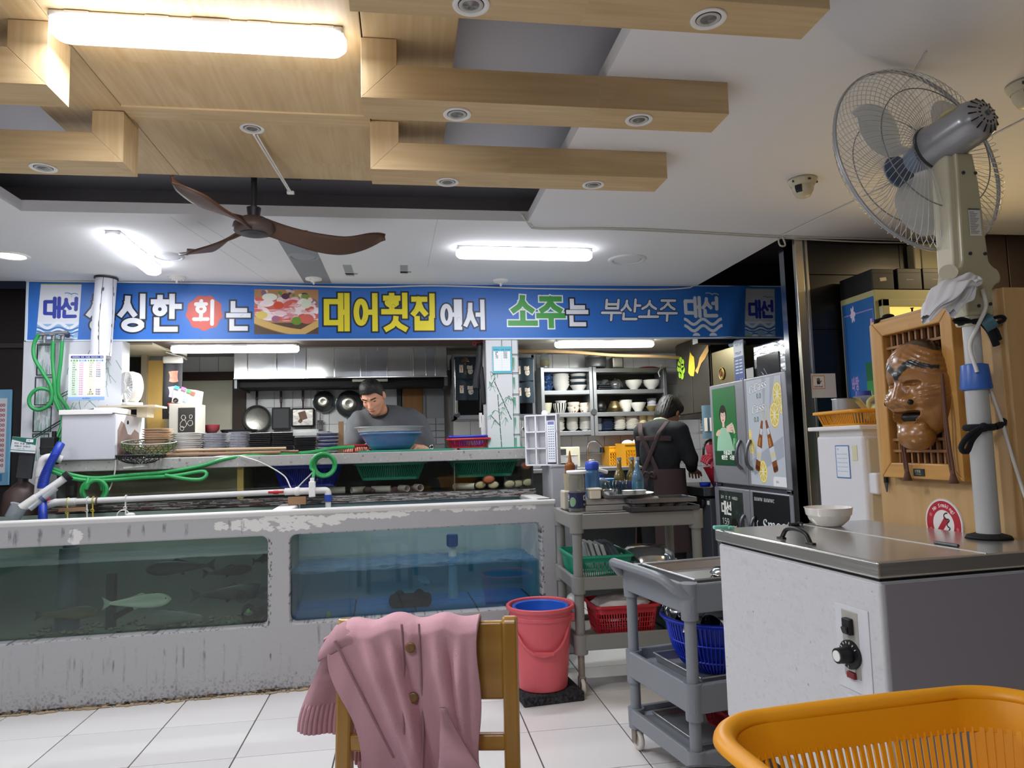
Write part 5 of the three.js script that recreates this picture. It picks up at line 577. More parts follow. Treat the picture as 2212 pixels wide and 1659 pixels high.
const rb2 = thing('basket', 'red basket on the counter beside the bamboo pillar', 'basket', [0.4, 1.214, -4.7], 0); basket(rb2, K.red, 0.27, 0.2, 0.062, { taper: 0.86, solid: 0.24, rows: 0 }); const rb3 = thing('basket', 'blue basket nested in the red one beside bamboo pillar', 'basket', [0.4, 1.223, -4.7], 0); basket(rb3, K.blue, 0.235, 0.17, 0.07, { taper: 0.82, solid: 0.3, rows: 0 });
const bw = thing('mixing_bowl', 'large blue bowl on the counter in front of the grey shirted person', 'bowl', [-0.1, 1.216, -4.74]); part(bw, 'bowl', lathe([[0, 0], [0.12, 0], [0.15, 0.03], [0.19, 0.095], [0.2, 0.11], [0.195, 0.112], [0.14, 0.03], [0, 0.008]], 48), M(0x4a6f9e, 0.35)); part(bw, 'lip', lathe([[0.19, 0.1], [0.2, 0.098], [0.203, 0.107], [0.198, 0.113]], 48), M(0x5579a6, 0.35));
one('steel_tray', 'round steel tray lying on the large blue bowl', 'tray', lathe([[0, 0.004], [0.19, 0.002], [0.2, 0.006], [0.206, 0.026], [0.226, 0.034], [0.226, 0.037], [0.204, 0.03], [0.196, 0.01], [0, 0.008]], 56), M(0xc9cbcd, 0.35, 0.25), [-0.11, 1.328, -4.74]);
}
{ // price board on the dark wall
const t = canvasTex(256, 512, (g, w, h) => { g.fillStyle = '#7fb4d6'; g.fillRect(0, 0, w, h); g.fillStyle = '#e3e5ea'; g.fillRect(14, 46, 228, 400); g.font = 'bold 24px sans-serif'; g.fillStyle = '#a8363c'; g.textAlign = 'right'; for (let i = 0; i < 13; i++) { g.fillText(['5', '11', '30', '40', '60', '25', '35', '50', '45', '20', '10', '8', '6'][i] + ',000', 234, 92 + i * 27); small(g, ['물회', '회덮밥', '모둠회', '광어', '우럭', '매운탕', '전복', '멍게', '해삼', '소주', '맥주', '음료', '공기밥'][i], 30, 74 + i * 27, 20, '#33415a'); } g.fillStyle = '#3f86b4'; g.fillRect(180, 452, 50, 40); });
const o = thing('price_board', 'blue framed price board with red numbers at left edge', 'sign', [-2.62, 1.36, -4.885]); part(o, 'board', rbox(0.32, 0.6, 0.02, 0.004), M(0x6aa8cc, 0.5)); part(o, 'print', new THREE.PlaneGeometry(0.315, 0.595).translate(0, 0, 0.0115), printMat(t, 0.5));
}
// ---------------------------------------------------------------- kitchen, left half
{
const h = thing('range_hood', 'long stainless steel range hood on the kitchen back wall', 'range hood', [0, 0, 0]), xs = [505, 534, 595, 657, 717, 774, 832, 890, 918, 939, 965].map((p) => -1.31 + (p - 505) * 0.00357);
const hm = [0, 1, 2].map((k) => M([0xc4c6ca, 0xbbbec4, 0xb2b5bf][k], 0.42, 0.6, { roughnessMap: T.brush, bumpMap: T.blot, bumpScale: 0.002 }));
for (let k = 0; k < 10; k++) part(h, 'panel', uvm(rbox(xs[k + 1] - xs[k] - 0.004, 0.235, 0.012, 0.003, [(xs[k] + xs[k + 1]) / 2, 1.912, -5.7]), 2, k * 0.3), hm[k % 3]);
for (let k = 1; k < 10; k++) part(h, 'seam', cyl(0.004, 0.004, 0.235, [xs[k], 1.912, -5.695], [0, 0, 0], 8), K.chrome); part(h, 'lip', bb(-1.31, 0.335, 1.788, 1.8, -5.72, -5.69, 0.003), K.chrome); part(h, 'housing', [bb(-1.31, 0.335, 1.8, 2.03, -6.19, -5.71), bb(-1.31, -1.29, 1.72, 1.8, -6.19, -5.72), bb(0.31, 0.335, 1.72, 1.8, -6.19, -5.72)], K.steeldk); part(h, 'filter_bay', bb(-1.29, 0.31, 1.735, 1.798, -6.19, -5.8), M(0x0c0d12, 0.7)); part(h, 'hood_light', rbox(0.28, 0.022, 0.05, 0.006, [-0.28, 1.775, -5.77]), M(0xc8c6b4, 0.4));
one('hanging_rail', 'steel rail under the hood that pans hang from', 'rail', rod([-1.28, 1.735, -6.13], [-0.25, 1.735, -6.13], 0.005), K.steeldk);
const pan = (name, label, x, y, parts) => { const o = thing(name, label, 'pan', [x, y, -6.14], 0, 'pans hanging on the wall'); for (const [n, g, m] of parts) part(o, n, g, m); return o; };
const dish = (r, d, k = 0.82) => lathe([[0, 0], [r * k, 0], [r, d], [r * 1.02, d], [r * (k + 0.02), -0.004], [0, -0.004]], 40).rotateX(PI / 2);
const hook = (y0, y1) => rod([0, y0, 0], [0, y1, 0], 0.0025, 6);
pan('frying_pan', 'round worn frying pan with long handle, leftmost on the wall', -1.22, 1.5, [['pan', dish(0.108, 0.03), M(0x9b9a96, 0.35, 0.9, { bumpMap: T.brush, bumpScale: 0.001 })], ['rim', tor(0.109, 0.006, [0, 0, 0.028], [0, 0, 0], 40), K.dkgrey], ['handle', [rbox(0.018, 0.09, 0.012, 0.005, [0, 0.2, 0.02]), rod([0, 0.105, 0.02], [0, 0.16, 0.02], 0.005)], K.black], ['hook', hook(0.24, 0.25), K.steeldk]]);
pan('griddle_pan', 'dark rectangular griddle pan hanging between two pans', -1.03, 1.51, [['pan', rbox(0.15, 0.185, 0.022, 0.012, [0, -0.01, 0]), M(0x34373b, 0.6)], ['recess', rbox(0.13, 0.165, 0.01, 0.01, [0, -0.01, 0.009]), M(0x3d4044, 0.55)], ['handle', [rbox(0.02, 0.1, 0.014, 0.006, [0, 0.17, 0.01]), rod([0, 0.08, 0.0], [0, 0.13, 0.01], 0.006)], M(0x2b1d16, 0.5)], ['hook', hook(0.21, 0.23), K.steeldk]]);
pan('square_pan', 'rectangular pan with scratched pale inside', -0.853, 1.51, [['pan', rbox(0.19, 0.16, 0.026, 0.014, [0, -0.005, 0]), M(0x17181a, 0.5)], ['inside', rbox(0.168, 0.138, 0.012, 0.01, [0, -0.005, 0.0095]), M(0xb9b6b2, 0.4, 0.7, { bumpMap: T.blot, bumpScale: 0.004 })], ['burn_mark', [rbox(0.06, 0.07, 0.004, 0.002, [0.0, 0.01, 0.0155], [0, 0, 0.3]), rbox(0.03, 0.03, 0.004, 0.002, [-0.02, -0.035, 0.0155], [0, 0, 0.9])], M(0x8a6a5c, 0.7)], ['handle', [rbox(0.02, 0.1, 0.014, 0.006, [0, 0.18, 0.01]), rod([0, 0.075, 0.0], [0, 0.14, 0.01], 0.006)], M(0x3a241a, 0.5)], ['hook', hook(0.215, 0.23), K.steeldk]]);
const wok = (label, x, y, r) => pan('wok', label, x, y, [['bowl', lathe([[0, 0.045], [r * 0.4, 0.042], [r * 0.75, 0.026], [r, 0], [r * 1.03, 0.002], [r * 0.78, 0.031], [r * 0.4, 0.048], [0, 0.051]], 44).rotateX(PI / 2), K.steeldk], ['base_ring', lathe([[0, 0.05], [r * 0.26, 0.053], [r * 0.3, 0.055], [r * 0.53, 0.052], [r * 0.56, 0.044], [r * 0.5, 0.042]], 40).rotateX(PI / 2), M(0xb5b3a8, 0.28, 1)], ['rim', tor(r * 1.01, 0.004, [0, 0, 0], [0, 0, 0], 44), K.steel], ['loop', [tor(0.012, 0.003, [0, r + 0.014, 0], [0, 0, 0], 16), hook(r + 0.024, 1.735 - y)], K.chrome]]);
wok('small steel wok with ring base, left of the large one', -0.683, 1.635, 0.088); wok('large steel wok with ring base beside the grey shirted person', -0.472, 1.612, 0.112);
const ut = (name, label, x, y, g, m) => one(name, label, 'utensil', g, m, [x, y, -6.15], 0, 'utensils hanging on the wall');
ut('spatula', 'slotted steel spatula hanging under the small wok', -0.715, 1.43, [rod([0, 0.05, 0], [0, 0.12, 0], 0.005), bb(-0.025, 0.025, 0.03, 0.05, -0.002, 0.002), ...[-0.02, -0.007, 0.007, 0.02].map((x) => bb(x - 0.004, x + 0.004, -0.03, 0.03, -0.002, 0.002)), bb(-0.025, 0.025, -0.04, -0.028, -0.002, 0.002)], K.chrome); ut('ladle', 'steel ladle hanging below the large wok', -0.46, 1.43, [rod([0, 0.0, 0], [0, 0.09, 0], 0.005), lathe([[0, 0], [0.03, 0.008], [0.042, 0.028], [0.038, 0.028], [0.026, 0.012], [0, 0.005]], 24, [0, -0.03, 0.02], [0.5, 0, 0])], K.chrome); ut('hanging_strap', 'dull green strap hanging beside the small wok', -0.735, 1.66, rbox(0.02, 0.16, 0.006, 0.002), M(0x8a8f60, 0.7));
// left corner: open cabinet, wooden panel, curtain, boxes
const cab = thing('open_cupboard', 'open pale cupboard with yellow wooden side left of the kitchen', 'cupboard', [0, 0, 0]); part(cab, 'side_panel', uvm(bb(-1.82, -1.69, 1.38, 1.9, -5.4, -5.37, 0.003), 1), M(0xe0b96a, 0.5)); part(cab, 'frame', [bb(-1.69, -1.665, 1.33, 2.0, -5.42, -5.35), bb(-1.86, -1.82, 1.38, 2.0, -5.4, -5.35)], M(0xb0a58e, 0.5)); part(cab, 'top_board', bb(-1.98, -1.62, 1.935, 1.955, -5.45, -4.85, 0.003), M(0xd7cfb8, 0.55)); part(cab, 'shelf', bb(-1.84, -1.64, 1.36, 1.38, -5.5, -5.3), M(0x9c8e78, 0.6)); part(cab, 'back', bb(-2.25, -1.86, 1.2, 1.95, -5.5, -5.45), M(0x1a1b1e, 0.6)); part(cab, 'base_cabinet', bb(-1.9, -1.5, 0, 1.36, -5.6, -5.2), M(0x8f8c86, 0.6));
one('carton', 'small orange cardboard box on top of the cupboard', 'box', rbox(0.13, 0.05, 0.1, 0.004, [0, 0.025, 0]), M(0xc9913e, 0.7), [-1.63, 1.957, -5.15]); one('paper_stack', 'untidy pale papers on top of the cupboard', 'papers', [rbox(0.14, 0.01, 0.12, 0.002, [0, -0.03, 0], [0, 0.3, -0.2]), rbox(0.12, 0.01, 0.12, 0.002, [0.01, -0.05, 0.02], [0, 0.1, -0.3])], M(0xc9c6bc, 0.8), [-1.58, 1.955, -5.2]);
const patch = canvasTex(256, 700, (g, w, hh) => { g.fillStyle = '#26262b'; g.fillRect(0, 0, w, hh); for (const [y, c] of [[110, '#e2705f'], [300, '#a79be0'], [500, '#e0664f']]) { g.fillStyle = c; g.beginPath(); g.moveTo(70, y + 10); g.quadraticCurveTo(130, y - 8, 200, y); g.quadraticCurveTo(180, y + 60, 205, y + 130); g.quadraticCurveTo(140, y + 150, 80, y + 128); g.quadraticCurveTo(100, y + 60, 70, y + 10); g.fill(); g.strokeStyle = 'rgba(60,40,80,0.35)'; g.lineWidth = 3; for (let k = 0; k < 16; k++) { g.beginPath(); g.arc(rr(90, 190), rr(y + 15, y + 115), 8, 0, 4); g.stroke(); } } g.fillStyle = 'rgba(220,220,220,0.4)'; for (let k = 0; k < 50; k++) g.fillRect(rr(0, w), rr(540, hh), 3, 2); });
const cu = thing('cloth_curtain', 'narrow dark curtain with red and purple fish patches', 'curtain', [-1.575, 1.66, -5.12]); part(cu, 'cloth', thick(sheet((u, v) => [(u - 0.5) * 0.125, (v - 0.5) * 0.39, 0.006 * sin(u * 9) + 0.004 * sin(v * 5)], 12, 10), 0.002), printMat(patch, 0.95)); part(cu, 'top_roll', rbox(0.13, 0.05, 0.03, 0.01, [0, 0.21, 0]), M(0xa9a7a2, 0.6));
const bx = thing('microwave_box', 'white cardboard box with coloured sticky notes and black doodle front', 'box', [-1.47, 1.36, -5.1], -0.06); part(bx, 'carton', rbox(0.17, 0.2, 0.2, 0.004, [0, 0.1, 0]), M(0xaeaba2, 0.7)); part(bx, 'chalk_panel', new THREE.PlaneGeometry(0.11, 0.165).translate(0.03, 0.09, 0.1015), printMat(canvasTex(256, 384, (g, w, hh) => { g.fillStyle = '#22201f'; g.fillRect(0, 0, w, hh); g.strokeStyle = '#d8d4c8'; g.lineWidth = 5; for (const [x, y, r] of [[80, 150, 34], [80, 250, 50], [190, 140, 26], [180, 240, 40], [60, 320, 30]]) { g.beginPath(); for (let k = 0; k < 14; k++) g.lineTo(x + cos(k * 0.5) * r * rr(0.8, 1.1), y + sin(k * 0.5) * r * 1.2 * rr(0.8, 1.1)); g.stroke(); } }), 0.7)); part(bx, 'top_carton', [rbox(0.15, 0.1, 0.15, 0.004, [0.0, 0.25, 0.0], [0, 0, -0.12])], M(0xaeaba4, 0.7)); for (const [x, y, c] of [[-0.045, 0.31, 0x3f8fb0], [0.0, 0.3, 0xb45a86], [0.035, 0.285, 0x3f8f58], [0.06, 0.27, 0xc9493c], [0.01, 0.225, 0x86a8d0]]) part(bx, 'sticky_note', rbox(0.032, 0.022, 0.002, 0.0005, [x, y, 0.078], [0, 0, -0.35]), M(c, 0.7)); part(bx, 'black_mark', tor(0.012, 0.006, [-0.05, 0.225, 0.077], [0, 0, 0], 14), K.black);
one('red_bowl', 'dark red bowl at the left end of kitchen counter', 'bowl', lathe([[0, 0], [0.025, 0], [0.05, 0.03], [0.056, 0.065], [0.052, 0.065], [0.045, 0.03], [0, 0.008]], 28), M(0x6a1f2a, 0.35), [-1.36, 1.36, -5.28]); one('black_pan', 'flat black pan lying on the kitchen counter at left', 'pan', lathe([[0, 0], [0.11, 0], [0.13, 0.03], [0.126, 0.03], [0.106, 0.006], [0, 0.006]], 32), K.dishblack, [-1.2, 1.36, -5.4]);
one('kitchen_counter', 'dark worktop in the kitchen behind the plate stacks', 'counter', [bb(-1.5, -0.55, 1.3, 1.36, -5.65, -5.2, 0.004), bb(-1.48, -0.57, 0, 1.3, -5.6, -5.25)], M(0x5f6062, 0.5, 0.4), [0, 0, 0]);
one('soffit', 'dark brown wooden soffit behind the lower edge of sign', 'soffit', [uvm(bb(-1.95, 0.53, 1.95, 2.028, -5.1, -4.725), 1)], M(0x4a3b34, 0.7));
one('gas_valve', 'small round steel valve on counter right of the bowl', 'valve', [cyl(0.012, 0.012, 0.02, [0, 0.012, 0], [PI / 2, 0, 0], 16), tor(0.012, 0.003, [0, 0.012, 0.01], [0, 0, 0], 16)], K.chrome, [0.16, 1.215, -4.6]);
}
{ // cloth hangings with cats on both sides of the pillar, with cabinet and bags
const cats = canvasTex(256, 512, (g, w, h) => { g.fillStyle = '#2f3b46'; g.fillRect(0, 0, w, h); g.fillStyle = '#252f39'; g.fillRect(0, 246, w, 10); const cat = (x, y, s) => { g.fillStyle = '#ddd6c6'; g.beginPath(); g.ellipse(x, y + 22 * s, 22 * s, 28 * s, 0, 0, 7); g.fill(); g.beginPath(); g.ellipse(x, y - 10 * s, 20 * s, 17 * s, 0, 0, 7); g.fill(); for (const d of [-1, 1]) { g.beginPath(); g.moveTo(x + d * 18 * s, y - 12 * s); g.lineTo(x + d * 17 * s, y - 34 * s); g.lineTo(x + d * 5 * s, y - 24 * s); g.fill(); } g.fillRect(x - 28 * s, y - 30 * s, 10 * s, 34 * s); g.fillStyle = '#4a2a20'; g.fillRect(x - 9 * s, y - 14 * s, 5, 4); g.fillRect(x + 5 * s, y - 14 * s, 5, 4); g.fillStyle = '#a8402e'; g.fillRect(x - 14 * s, y + 4 * s, 28 * s, 5); g.fillStyle = '#20201e'; g.beginPath(); g.ellipse(x + 10 * s, y + 28 * s, 7, 5, 0.4, 0, 7); g.fill(); }; const tagp = (x, y) => { g.fillStyle = '#ddd6c6'; g.fillRect(x - 22, y - 44, 44, 92); g.strokeStyle = '#a8402e'; g.lineWidth = 5; g.strokeRect(x - 14, y - 36, 28, 20); g.beginPath(); g.moveTo(x - 12, y); g.lineTo(x + 12, y); g.moveTo(x, y - 10); g.lineTo(x, y + 36); g.stroke(); };
tagp(70, 130); cat(175, 130, 1.35); tagp(70, 380); cat(175, 380, 1.35); });
const cloth = (label, x, y, w, h, z, flip) => { const o = thing('cat_cloth', label, 'curtain', [x, y, z], 0, 'dark cloths with cat print'); part(o, 'cloth', thick(sheet((u, v) => [(u - 0.5) * w, (v - 0.5) * h, 0.008 * sin(u * 8 + flip) + 0.004 * sin(v * 7)], 14, 12), 0.002), printMat(cats, 0.95)); part(o, 'hem', [rbox(w + 0.01, 0.015, 0.015, 0.003, [0, h / 2, 0]), rbox(w, 0.006, 0.012, 0.002, [0, 0, 0.004])], M(0x232c35, 0.9)); };
cloth('dark cloth with cat print left of the bamboo pillar', 0.47, 1.75, 0.175, 0.33, -5.5, 0); cloth('dark cloth with cat print right of the bamboo pillar', 0.94, 1.74, 0.16, 0.36, -5.6, 2);
const c = thing('grey_cabinet', 'grey metal wall cabinet behind the bamboo pillar', 'cabinet', [0, 0, 0]); part(c, 'body', [bb(0.37, 1.03, 1.44, 1.47, -5.95, -5.55), bb(0.37, 0.395, 1.44, 1.95, -5.95, -5.55), bb(1.01, 1.03, 1.44, 1.95, -5.95, -5.62), bb(0.37, 1.03, 1.93, 1.95, -5.95, -5.62)], M(0x8b8e93, 0.4, 0.5)); part(c, 'back', bb(0.39, 1.01, 1.47, 1.93, -5.95, -5.93), M(0x22262b, 0.6)); part(c, 'rail', rod([0.39, 1.9, -5.53], [0.39, 1.48, -5.53], 0.014), K.chrome); part(c, 'knob', cyl(0.022, 0.022, 0.02, [0.395, 1.475, -5.53], [PI / 2, 0, 0], 18), M(0x5a5d62, 0.3, 0.8));
one('wind_bell', 'small bronze bell hanging over the left cat cloth', 'bell', [lathe([[0, 0.035], [0.016, 0.03], [0.03, 0.008], [0.034, -0.002], [0.03, 0.0], [0, 0.02]], 20), sph(0.008, [0, -0.014, 0]), rod([0, -0.02, 0], [0, -0.07, 0], 0.001, 4), rbox(0.016, 0.03, 0.002, 0.001, [0, -0.085, 0])], M(0x6d5d42, 0.45, 0.5), [0.46, 1.88, -5.46]);
one('hanging_bag', 'black bag and umbrella hanging at the left side of pillar', 'bag', [tube([[0, 0.26, 0], [-0.012, 0.12, 0.01], [-0.03, 0.02, 0.012], [-0.036, -0.05, 0.012]], 0.022, 20, 8), rbox(0.04, 0.26, 0.04, 0.014, [0.006, -0.03, 0], [0, 0, 0.06]), rod([0.015, 0.3, 0], [-0.01, -0.2, 0.02], 0.006)], M(0x1b1c20, 0.6), [0.5, 1.66, -4.72]); one('red_scissors', 'red handled scissors hanging at top of the bag', 'scissors', [rod([0, 0, 0], [0.05, 0.012, 0], 0.005), tor(0.012, 0.004, [-0.01, -0.003, 0], [0.4, 0, 0], 14)], K.red, [0.47, 1.915, -4.7]); one('paper_bundle', 'white paper bundle hanging low at left side of pillar', 'papers', [rbox(0.03, 0.19, 0.03, 0.006, [0, 0, 0], [0, 0, 0.05]), rbox(0.02, 0.1, 0.02, 0.004, [-0.016, 0.06, 0.005])], M(0xd9d6cf, 0.8), [0.507, 1.335, -4.71]);
const cal = canvasTex(256, 352, (g, w, h) => { g.fillStyle = '#4fb3c6'; g.fillRect(0, 0, w, h); small(g, '부산광역시 수산물 원산지표시', 16, 36, 15, '#123a58'); g.fillStyle = '#eef2f2'; g.fillRect(12, 64, 224, 258); g.strokeStyle = '#a9b9c4'; g.lineWidth = 2; for (let k = 0; k < 10; k++) { g.beginPath(); g.moveTo(12, 90 + k * 24); g.lineTo(236, 90 + k * 24); g.stroke(); } g.beginPath(); g.moveTo(124, 64); g.lineTo(124, 322); g.stroke(); for (const [i, a, b] of [[0, '품목', '원산지'], [1, '쌀', '국내산'], [2, '김치', '국내산'], [3, '고춧', '국내산']]) { small(g, a, 40, 68 + i * 24, 17, '#20242c', 3); small(g, b, 146, 68 + i * 24, 17, '#20242c', 3); } });
const cs = thing('calendar', 'turquoise and white sheet hanging on the bamboo pillar', 'calendar', [0.635, 1.79, ZB + 0.004]); part(cs, 'sheet', cbox(0.13, 0.18, 0.003), K.paper); part(cs, 'print', new THREE.PlaneGeometry(0.128, 0.178).translate(0, 0, 0.0025), printMat(cal, 0.5)); part(cs, 'hook', rod([0, 0.09, 0], [0, 0.14, -0.002], 0.002), K.steeldk);
}
{ // rack leaning at the end of the counter
const r = thing('crate_rack', 'white compartment crate standing on edge at the counter end', 'crate', [0.83, 1.1, -4.28], -0.45); const list = [bb(-0.1, 0.1, 0, 0.3, -0.02, -0.014)]; for (const x of [-0.1, -0.035, 0.03, 0.095]) list.push(bb(x - 0.004, x + 0.004, 0, 0.3, -0.018, 0.05)); for (const y of [0, 0.1, 0.2, 0.3]) list.push(bb(-0.1, 0.1, y - 0.004, y + 0.004, -0.018, 0.05)); part(r, 'crate', list, K.plasticwhite);
part(r, 'price_strip', new THREE.PlaneGeometry(0.05, 0.25).translate(0.062, 0.14, 0.053), printMat(canvasTex(128, 512, (g, w, h) => { g.fillStyle = '#e6e9f2'; g.fillRect(0, 0, w, h); g.fillStyle = '#7f7ab4'; g.fillRect(14, 10, 100, 40); for (let i = 0; i < 14; i++) for (let j = 0; j < 3; j++) { g.fillStyle = i ? '#7d8390' : '#6fae8c'; g.fillRect(20 + j * 34, 70 + i * 30, 22, 12); } }), 0.6));
one('wrapped_box', 'tall box wrapped in grey plastic sheet at the counter end', 'box', [uvm(rbox(0.16, 1.1, 0.3, 0.01, [0, 0.55, 0]), 1), rbox(0.165, 0.02, 0.305, 0.008, [0, 1.09, 0])], M(0x9ea0a4, 0.6, 0, { bumpMap: T.blot, bumpScale: 0.01 }), [0.93, 0, -4.32], 0);
one('coiled_wire', 'coil of grey steel wire hanging beside the pillar', 'wire', [0, 1, 2, 3].map((k) => tor(0.06 + k * 0.004, 0.0025, [0, 0, k * 0.006], [0, 1.1, 0], 30)), K.steelsoft, [0.78, 1.27, -4.75]);
}
// ---------------------------------------------------------------- kitchen, right half: dish shelves
{
const sf = (name, label, x0, x1, ys) => { const o = thing('dish_shelf', label, 'shelf', [0, 0, 0], 0, 'steel dish shelves'), m = K.steelsoft; part(o, 'side_panel', bb(x0, x0 + 0.03, 1.29, 1.885, -6.19, -5.94, 0.003), m); part(o, 'side_panel', bb(x1 - 0.03, x1, 1.29, 1.885, -6.19, -5.94, 0.003), m); part(o, 'back_panel', bb(x0, x1, 1.3, 1.87, -6.19, -6.18), M(0x4a4c4e, 0.4, 0.8)); for (const y of ys) part(o, 'shelf_board', bb(x0 + 0.02, x1 - 0.02, y - 0.036, y, -6.185, -5.945, 0.003), m); };
sf('a', 'left steel wall shelf with stacked bowls', 1.145, 1.6, [1.88, 1.685, 1.492, 1.335]); sf('b', 'right steel wall shelf with bowls and glassware', 1.605, 2.27, [1.872, 1.685, 1.49, 1.325]);
for (const [x, y, m, l] of [[1.165, 1.49, K.white, 'white round knob on the left dish shelf post'], [1.6, 1.495, K.steeldk, 'dark round knob between the two dish shelves']]) one('shelf_knob', l, 'magnet', cyl(0.026, 0.026, 0.012, [0, 0, 0], [PI / 2, 0, 0], 24), m, [x, y, -5.935]);  // round knobs on the dish shelf posts
const bowl = (r, h, foot = 0.45) => lathe([[0, 0.004], [r * foot * 0.9, 0.002], [r * foot, 0], [r * foot, 0.006], [r * 0.8, h * 0.5], [r, h], [r * 0.96, h], [r * 0.76, h * 0.5], [r * foot * 0.8, 0.012], [0, 0.01]], 28), cupg = (r, h) => lathe([[0, 0.003], [r * 0.6, 0.0], [r * 0.7, 0.006], [r * 0.95, h * 0.6], [r, h], [r * 0.95, h], [r * 0.88, h * 0.6], [r * 0.6, 0.01], [0, 0.009]], 26);
const st = (n, g, dh, m, x, y, label, group, z = -6.06, jig = 0.003, alt) => { for (let k = 0; k < n; k++) one('bowl', inStack(label, k, n), 'bowl', g, alt && k % 2 ? alt : m, [x + rr(-jig, jig), y + k * dh, z], rr(0, 3), group); };
const Y1 = 1.686, Y2 = 1.493, Y3 = 1.336;
const bluepat = printMat(canvasTex(256, 128, (g, w, h) => { g.fillStyle = '#26406e'; g.fillRect(0, 0, w, h); for (let k = 0; k < 40; k++) { g.fillStyle = k % 3 ? '#5f86b8' : '#c9a86a'; g.beginPath(); g.ellipse(rr(0, w), rr(0, h), rr(4, 13), rr(2, 6), rr(0, 3), 0, 7); g.fill(); } }), 0.3), stripe = printMat(canvasTex(256, 64, (g, w, h) => { g.fillStyle = '#e8e6de'; g.fillRect(0, 0, w, h); g.fillStyle = '#16181c'; for (let k = 0; k < 14; k++) g.fillRect(k * 18.3, 0, 8, h); }), 0.3), flower = printMat(canvasTex(256, 128, (g, w, h) => { g.fillStyle = '#ece6da'; g.fillRect(0, 0, w, h); for (let k = 0; k < 22; k++) { g.fillStyle = ['#b5653c', '#c98a4a', '#8f4632'][k % 3]; g.beginPath(); g.ellipse(rr(0, w), rr(24, h - 10), rr(5, 13), rr(4, 8), rr(0, 3), 0, 7); g.fill(); } }), 0.3);
st(4, cupg(0.05, 0.048), 0.0405, bluepat, 1.225, Y1, 'blue patterned bowl in the left stack of top shelf', 'blue patterned bowls'); st(5, bowl(0.078, 0.06, 0.6), 0.023, K.white, 1.345, Y1, 'plain white bowl in the stack beside the blue patterned ones', 'plain white bowls, top shelf'); st(6, bowl(0.075, 0.05, 0.6), 0.025, K.white, 1.5, Y1, 'white bowl with navy band in top shelf stack', 'navy banded bowls', -6.06, 0.002, M(0x2c3c46, 0.35));
st(2, cupg(0.042, 0.08), 0.012, M(0xd8d4bc, 0.4), 1.215, Y2, 'cream cup at the left of middle shelf', 'cream cups, middle shelf'); st(1, cupg(0.06, 0.085), 0.01, stripe, 1.325, Y2, 'black and white striped cup on the middle shelf', 'striped cups', -6.03); st(1, bowl(0.05, 0.045), 0.02, K.white, 1.33, Y2 + 0.062, 'white bowl sitting in the striped cup', 'bowl in striped cup', -6.03); st(2, cupg(0.053, 0.055), 0.038, flower, 1.445, Y2, 'cup with orange flowers on middle shelf, left pair', 'flowered cups, left pair', -6.04); st(2, cupg(0.045, 0.052), 0.034, flower, 1.545, Y2, 'cup with orange flowers on middle shelf, right pair', 'flowered cups, right pair', -6.04);
for (const [x, n, l] of [[1.31, 10, 'left'], [1.43, 9, 'middle'], [1.545, 10, 'right']]) st(n, bowl(0.053, 0.03, 0.5), 0.0125, K.dishwhite, x, Y3, `small white bowl in the ${l} stack of the bottom left shelf`, `small white bowls, ${l} stack`, -6.04);
const glass = MP(0xdfe5e6, 0.05, 0, { transmission: 0.9, thickness: 0, ior: 1.45 });
for (const [x, l] of [[1.66, 'left'], [1.76, 'middle'], [1.87, 'right']]) one('glass_bowl', `upturned glass bowl at the back of top right shelf, ${l}`, 'bowl', bowl(0.055, 0.07).rotateX(PI).translate(0, 0.1, 0), glass, [x, Y1, -6.1]); one('black_dish', 'stack of black oval dishes on the top right shelf', 'dish', [rbox(0.13, 0.014, 0.09, 0.006, [0, 0.01, 0]), rbox(0.12, 0.014, 0.085, 0.006, [0, 0.026, 0]), rbox(0.11, 0.012, 0.08, 0.006, [0, 0.042, 0])], K.dishblack, [1.715, Y1, -6.0]); const pt = thing('glass_pot', 'round glass pot with steel lid on the top right shelf', 'pot', [1.83, Y1, -6.04]); part(pt, 'body', lathe([[0, 0.004], [0.035, 0.002], [0.052, 0.03], [0.05, 0.06], [0.035, 0.08], [0.033, 0.08], [0.047, 0.06], [0.048, 0.03], [0, 0.008]], 28), M(0x8b8d8f, 0.15, 0.7)); part(pt, 'lid', lathe([[0.036, 0.08], [0.02, 0.09], [0.008, 0.092], [0.008, 0.104], [0, 0.105]], 20), K.dkgrey); part(pt, 'handle', tor(0.028, 0.005, [-0.06, 0.045, 0], [0, 0, 0], 18), K.black);
for (const [x, l] of [[1.995, 'left'], [2.155, 'right']]) st(2, bowl(0.075, 0.07, 0.42), 0.014, K.dishwhite, x, Y1, `large white footed bowl on the top right shelf, ${l} pair`, `large white bowls, ${l} pair`, -6.02);
one('black_pot', 'black pot at left of the middle right shelf', 'pot', lathe([[0, 0], [0.05, 0], [0.058, 0.03], [0.056, 0.07], [0.03, 0.1], [0.008, 0.105], [0, 0.12]], 26), K.dishblack, [1.69, Y2, -6.05]); const gold = M(0xb6a274, 0.28, 0.9); one('brass_bowl', 'upturned brass bowl on the stack of brass lids', 'bowl', bowl(0.062, 0.06, 0.55).rotateX(PI).translate(0, 0.06, 0), gold, [1.815, Y2 + 0.036, -6.03]); for (let k = 0; k < 3; k++) one('brass_lid', inStack('brass lid under the upturned brass bowl', k, 3), 'saucer', lathe([[0, 0.006], [0.05, 0.006], [0.07, 0], [0.072, 0.004], [0.05, 0.011], [0, 0.011]], 28), gold, [1.815, Y2 + k * 0.012, -6.03], 0, 'brass saucers');  // the flat brass pieces under the upturned bowl are lids
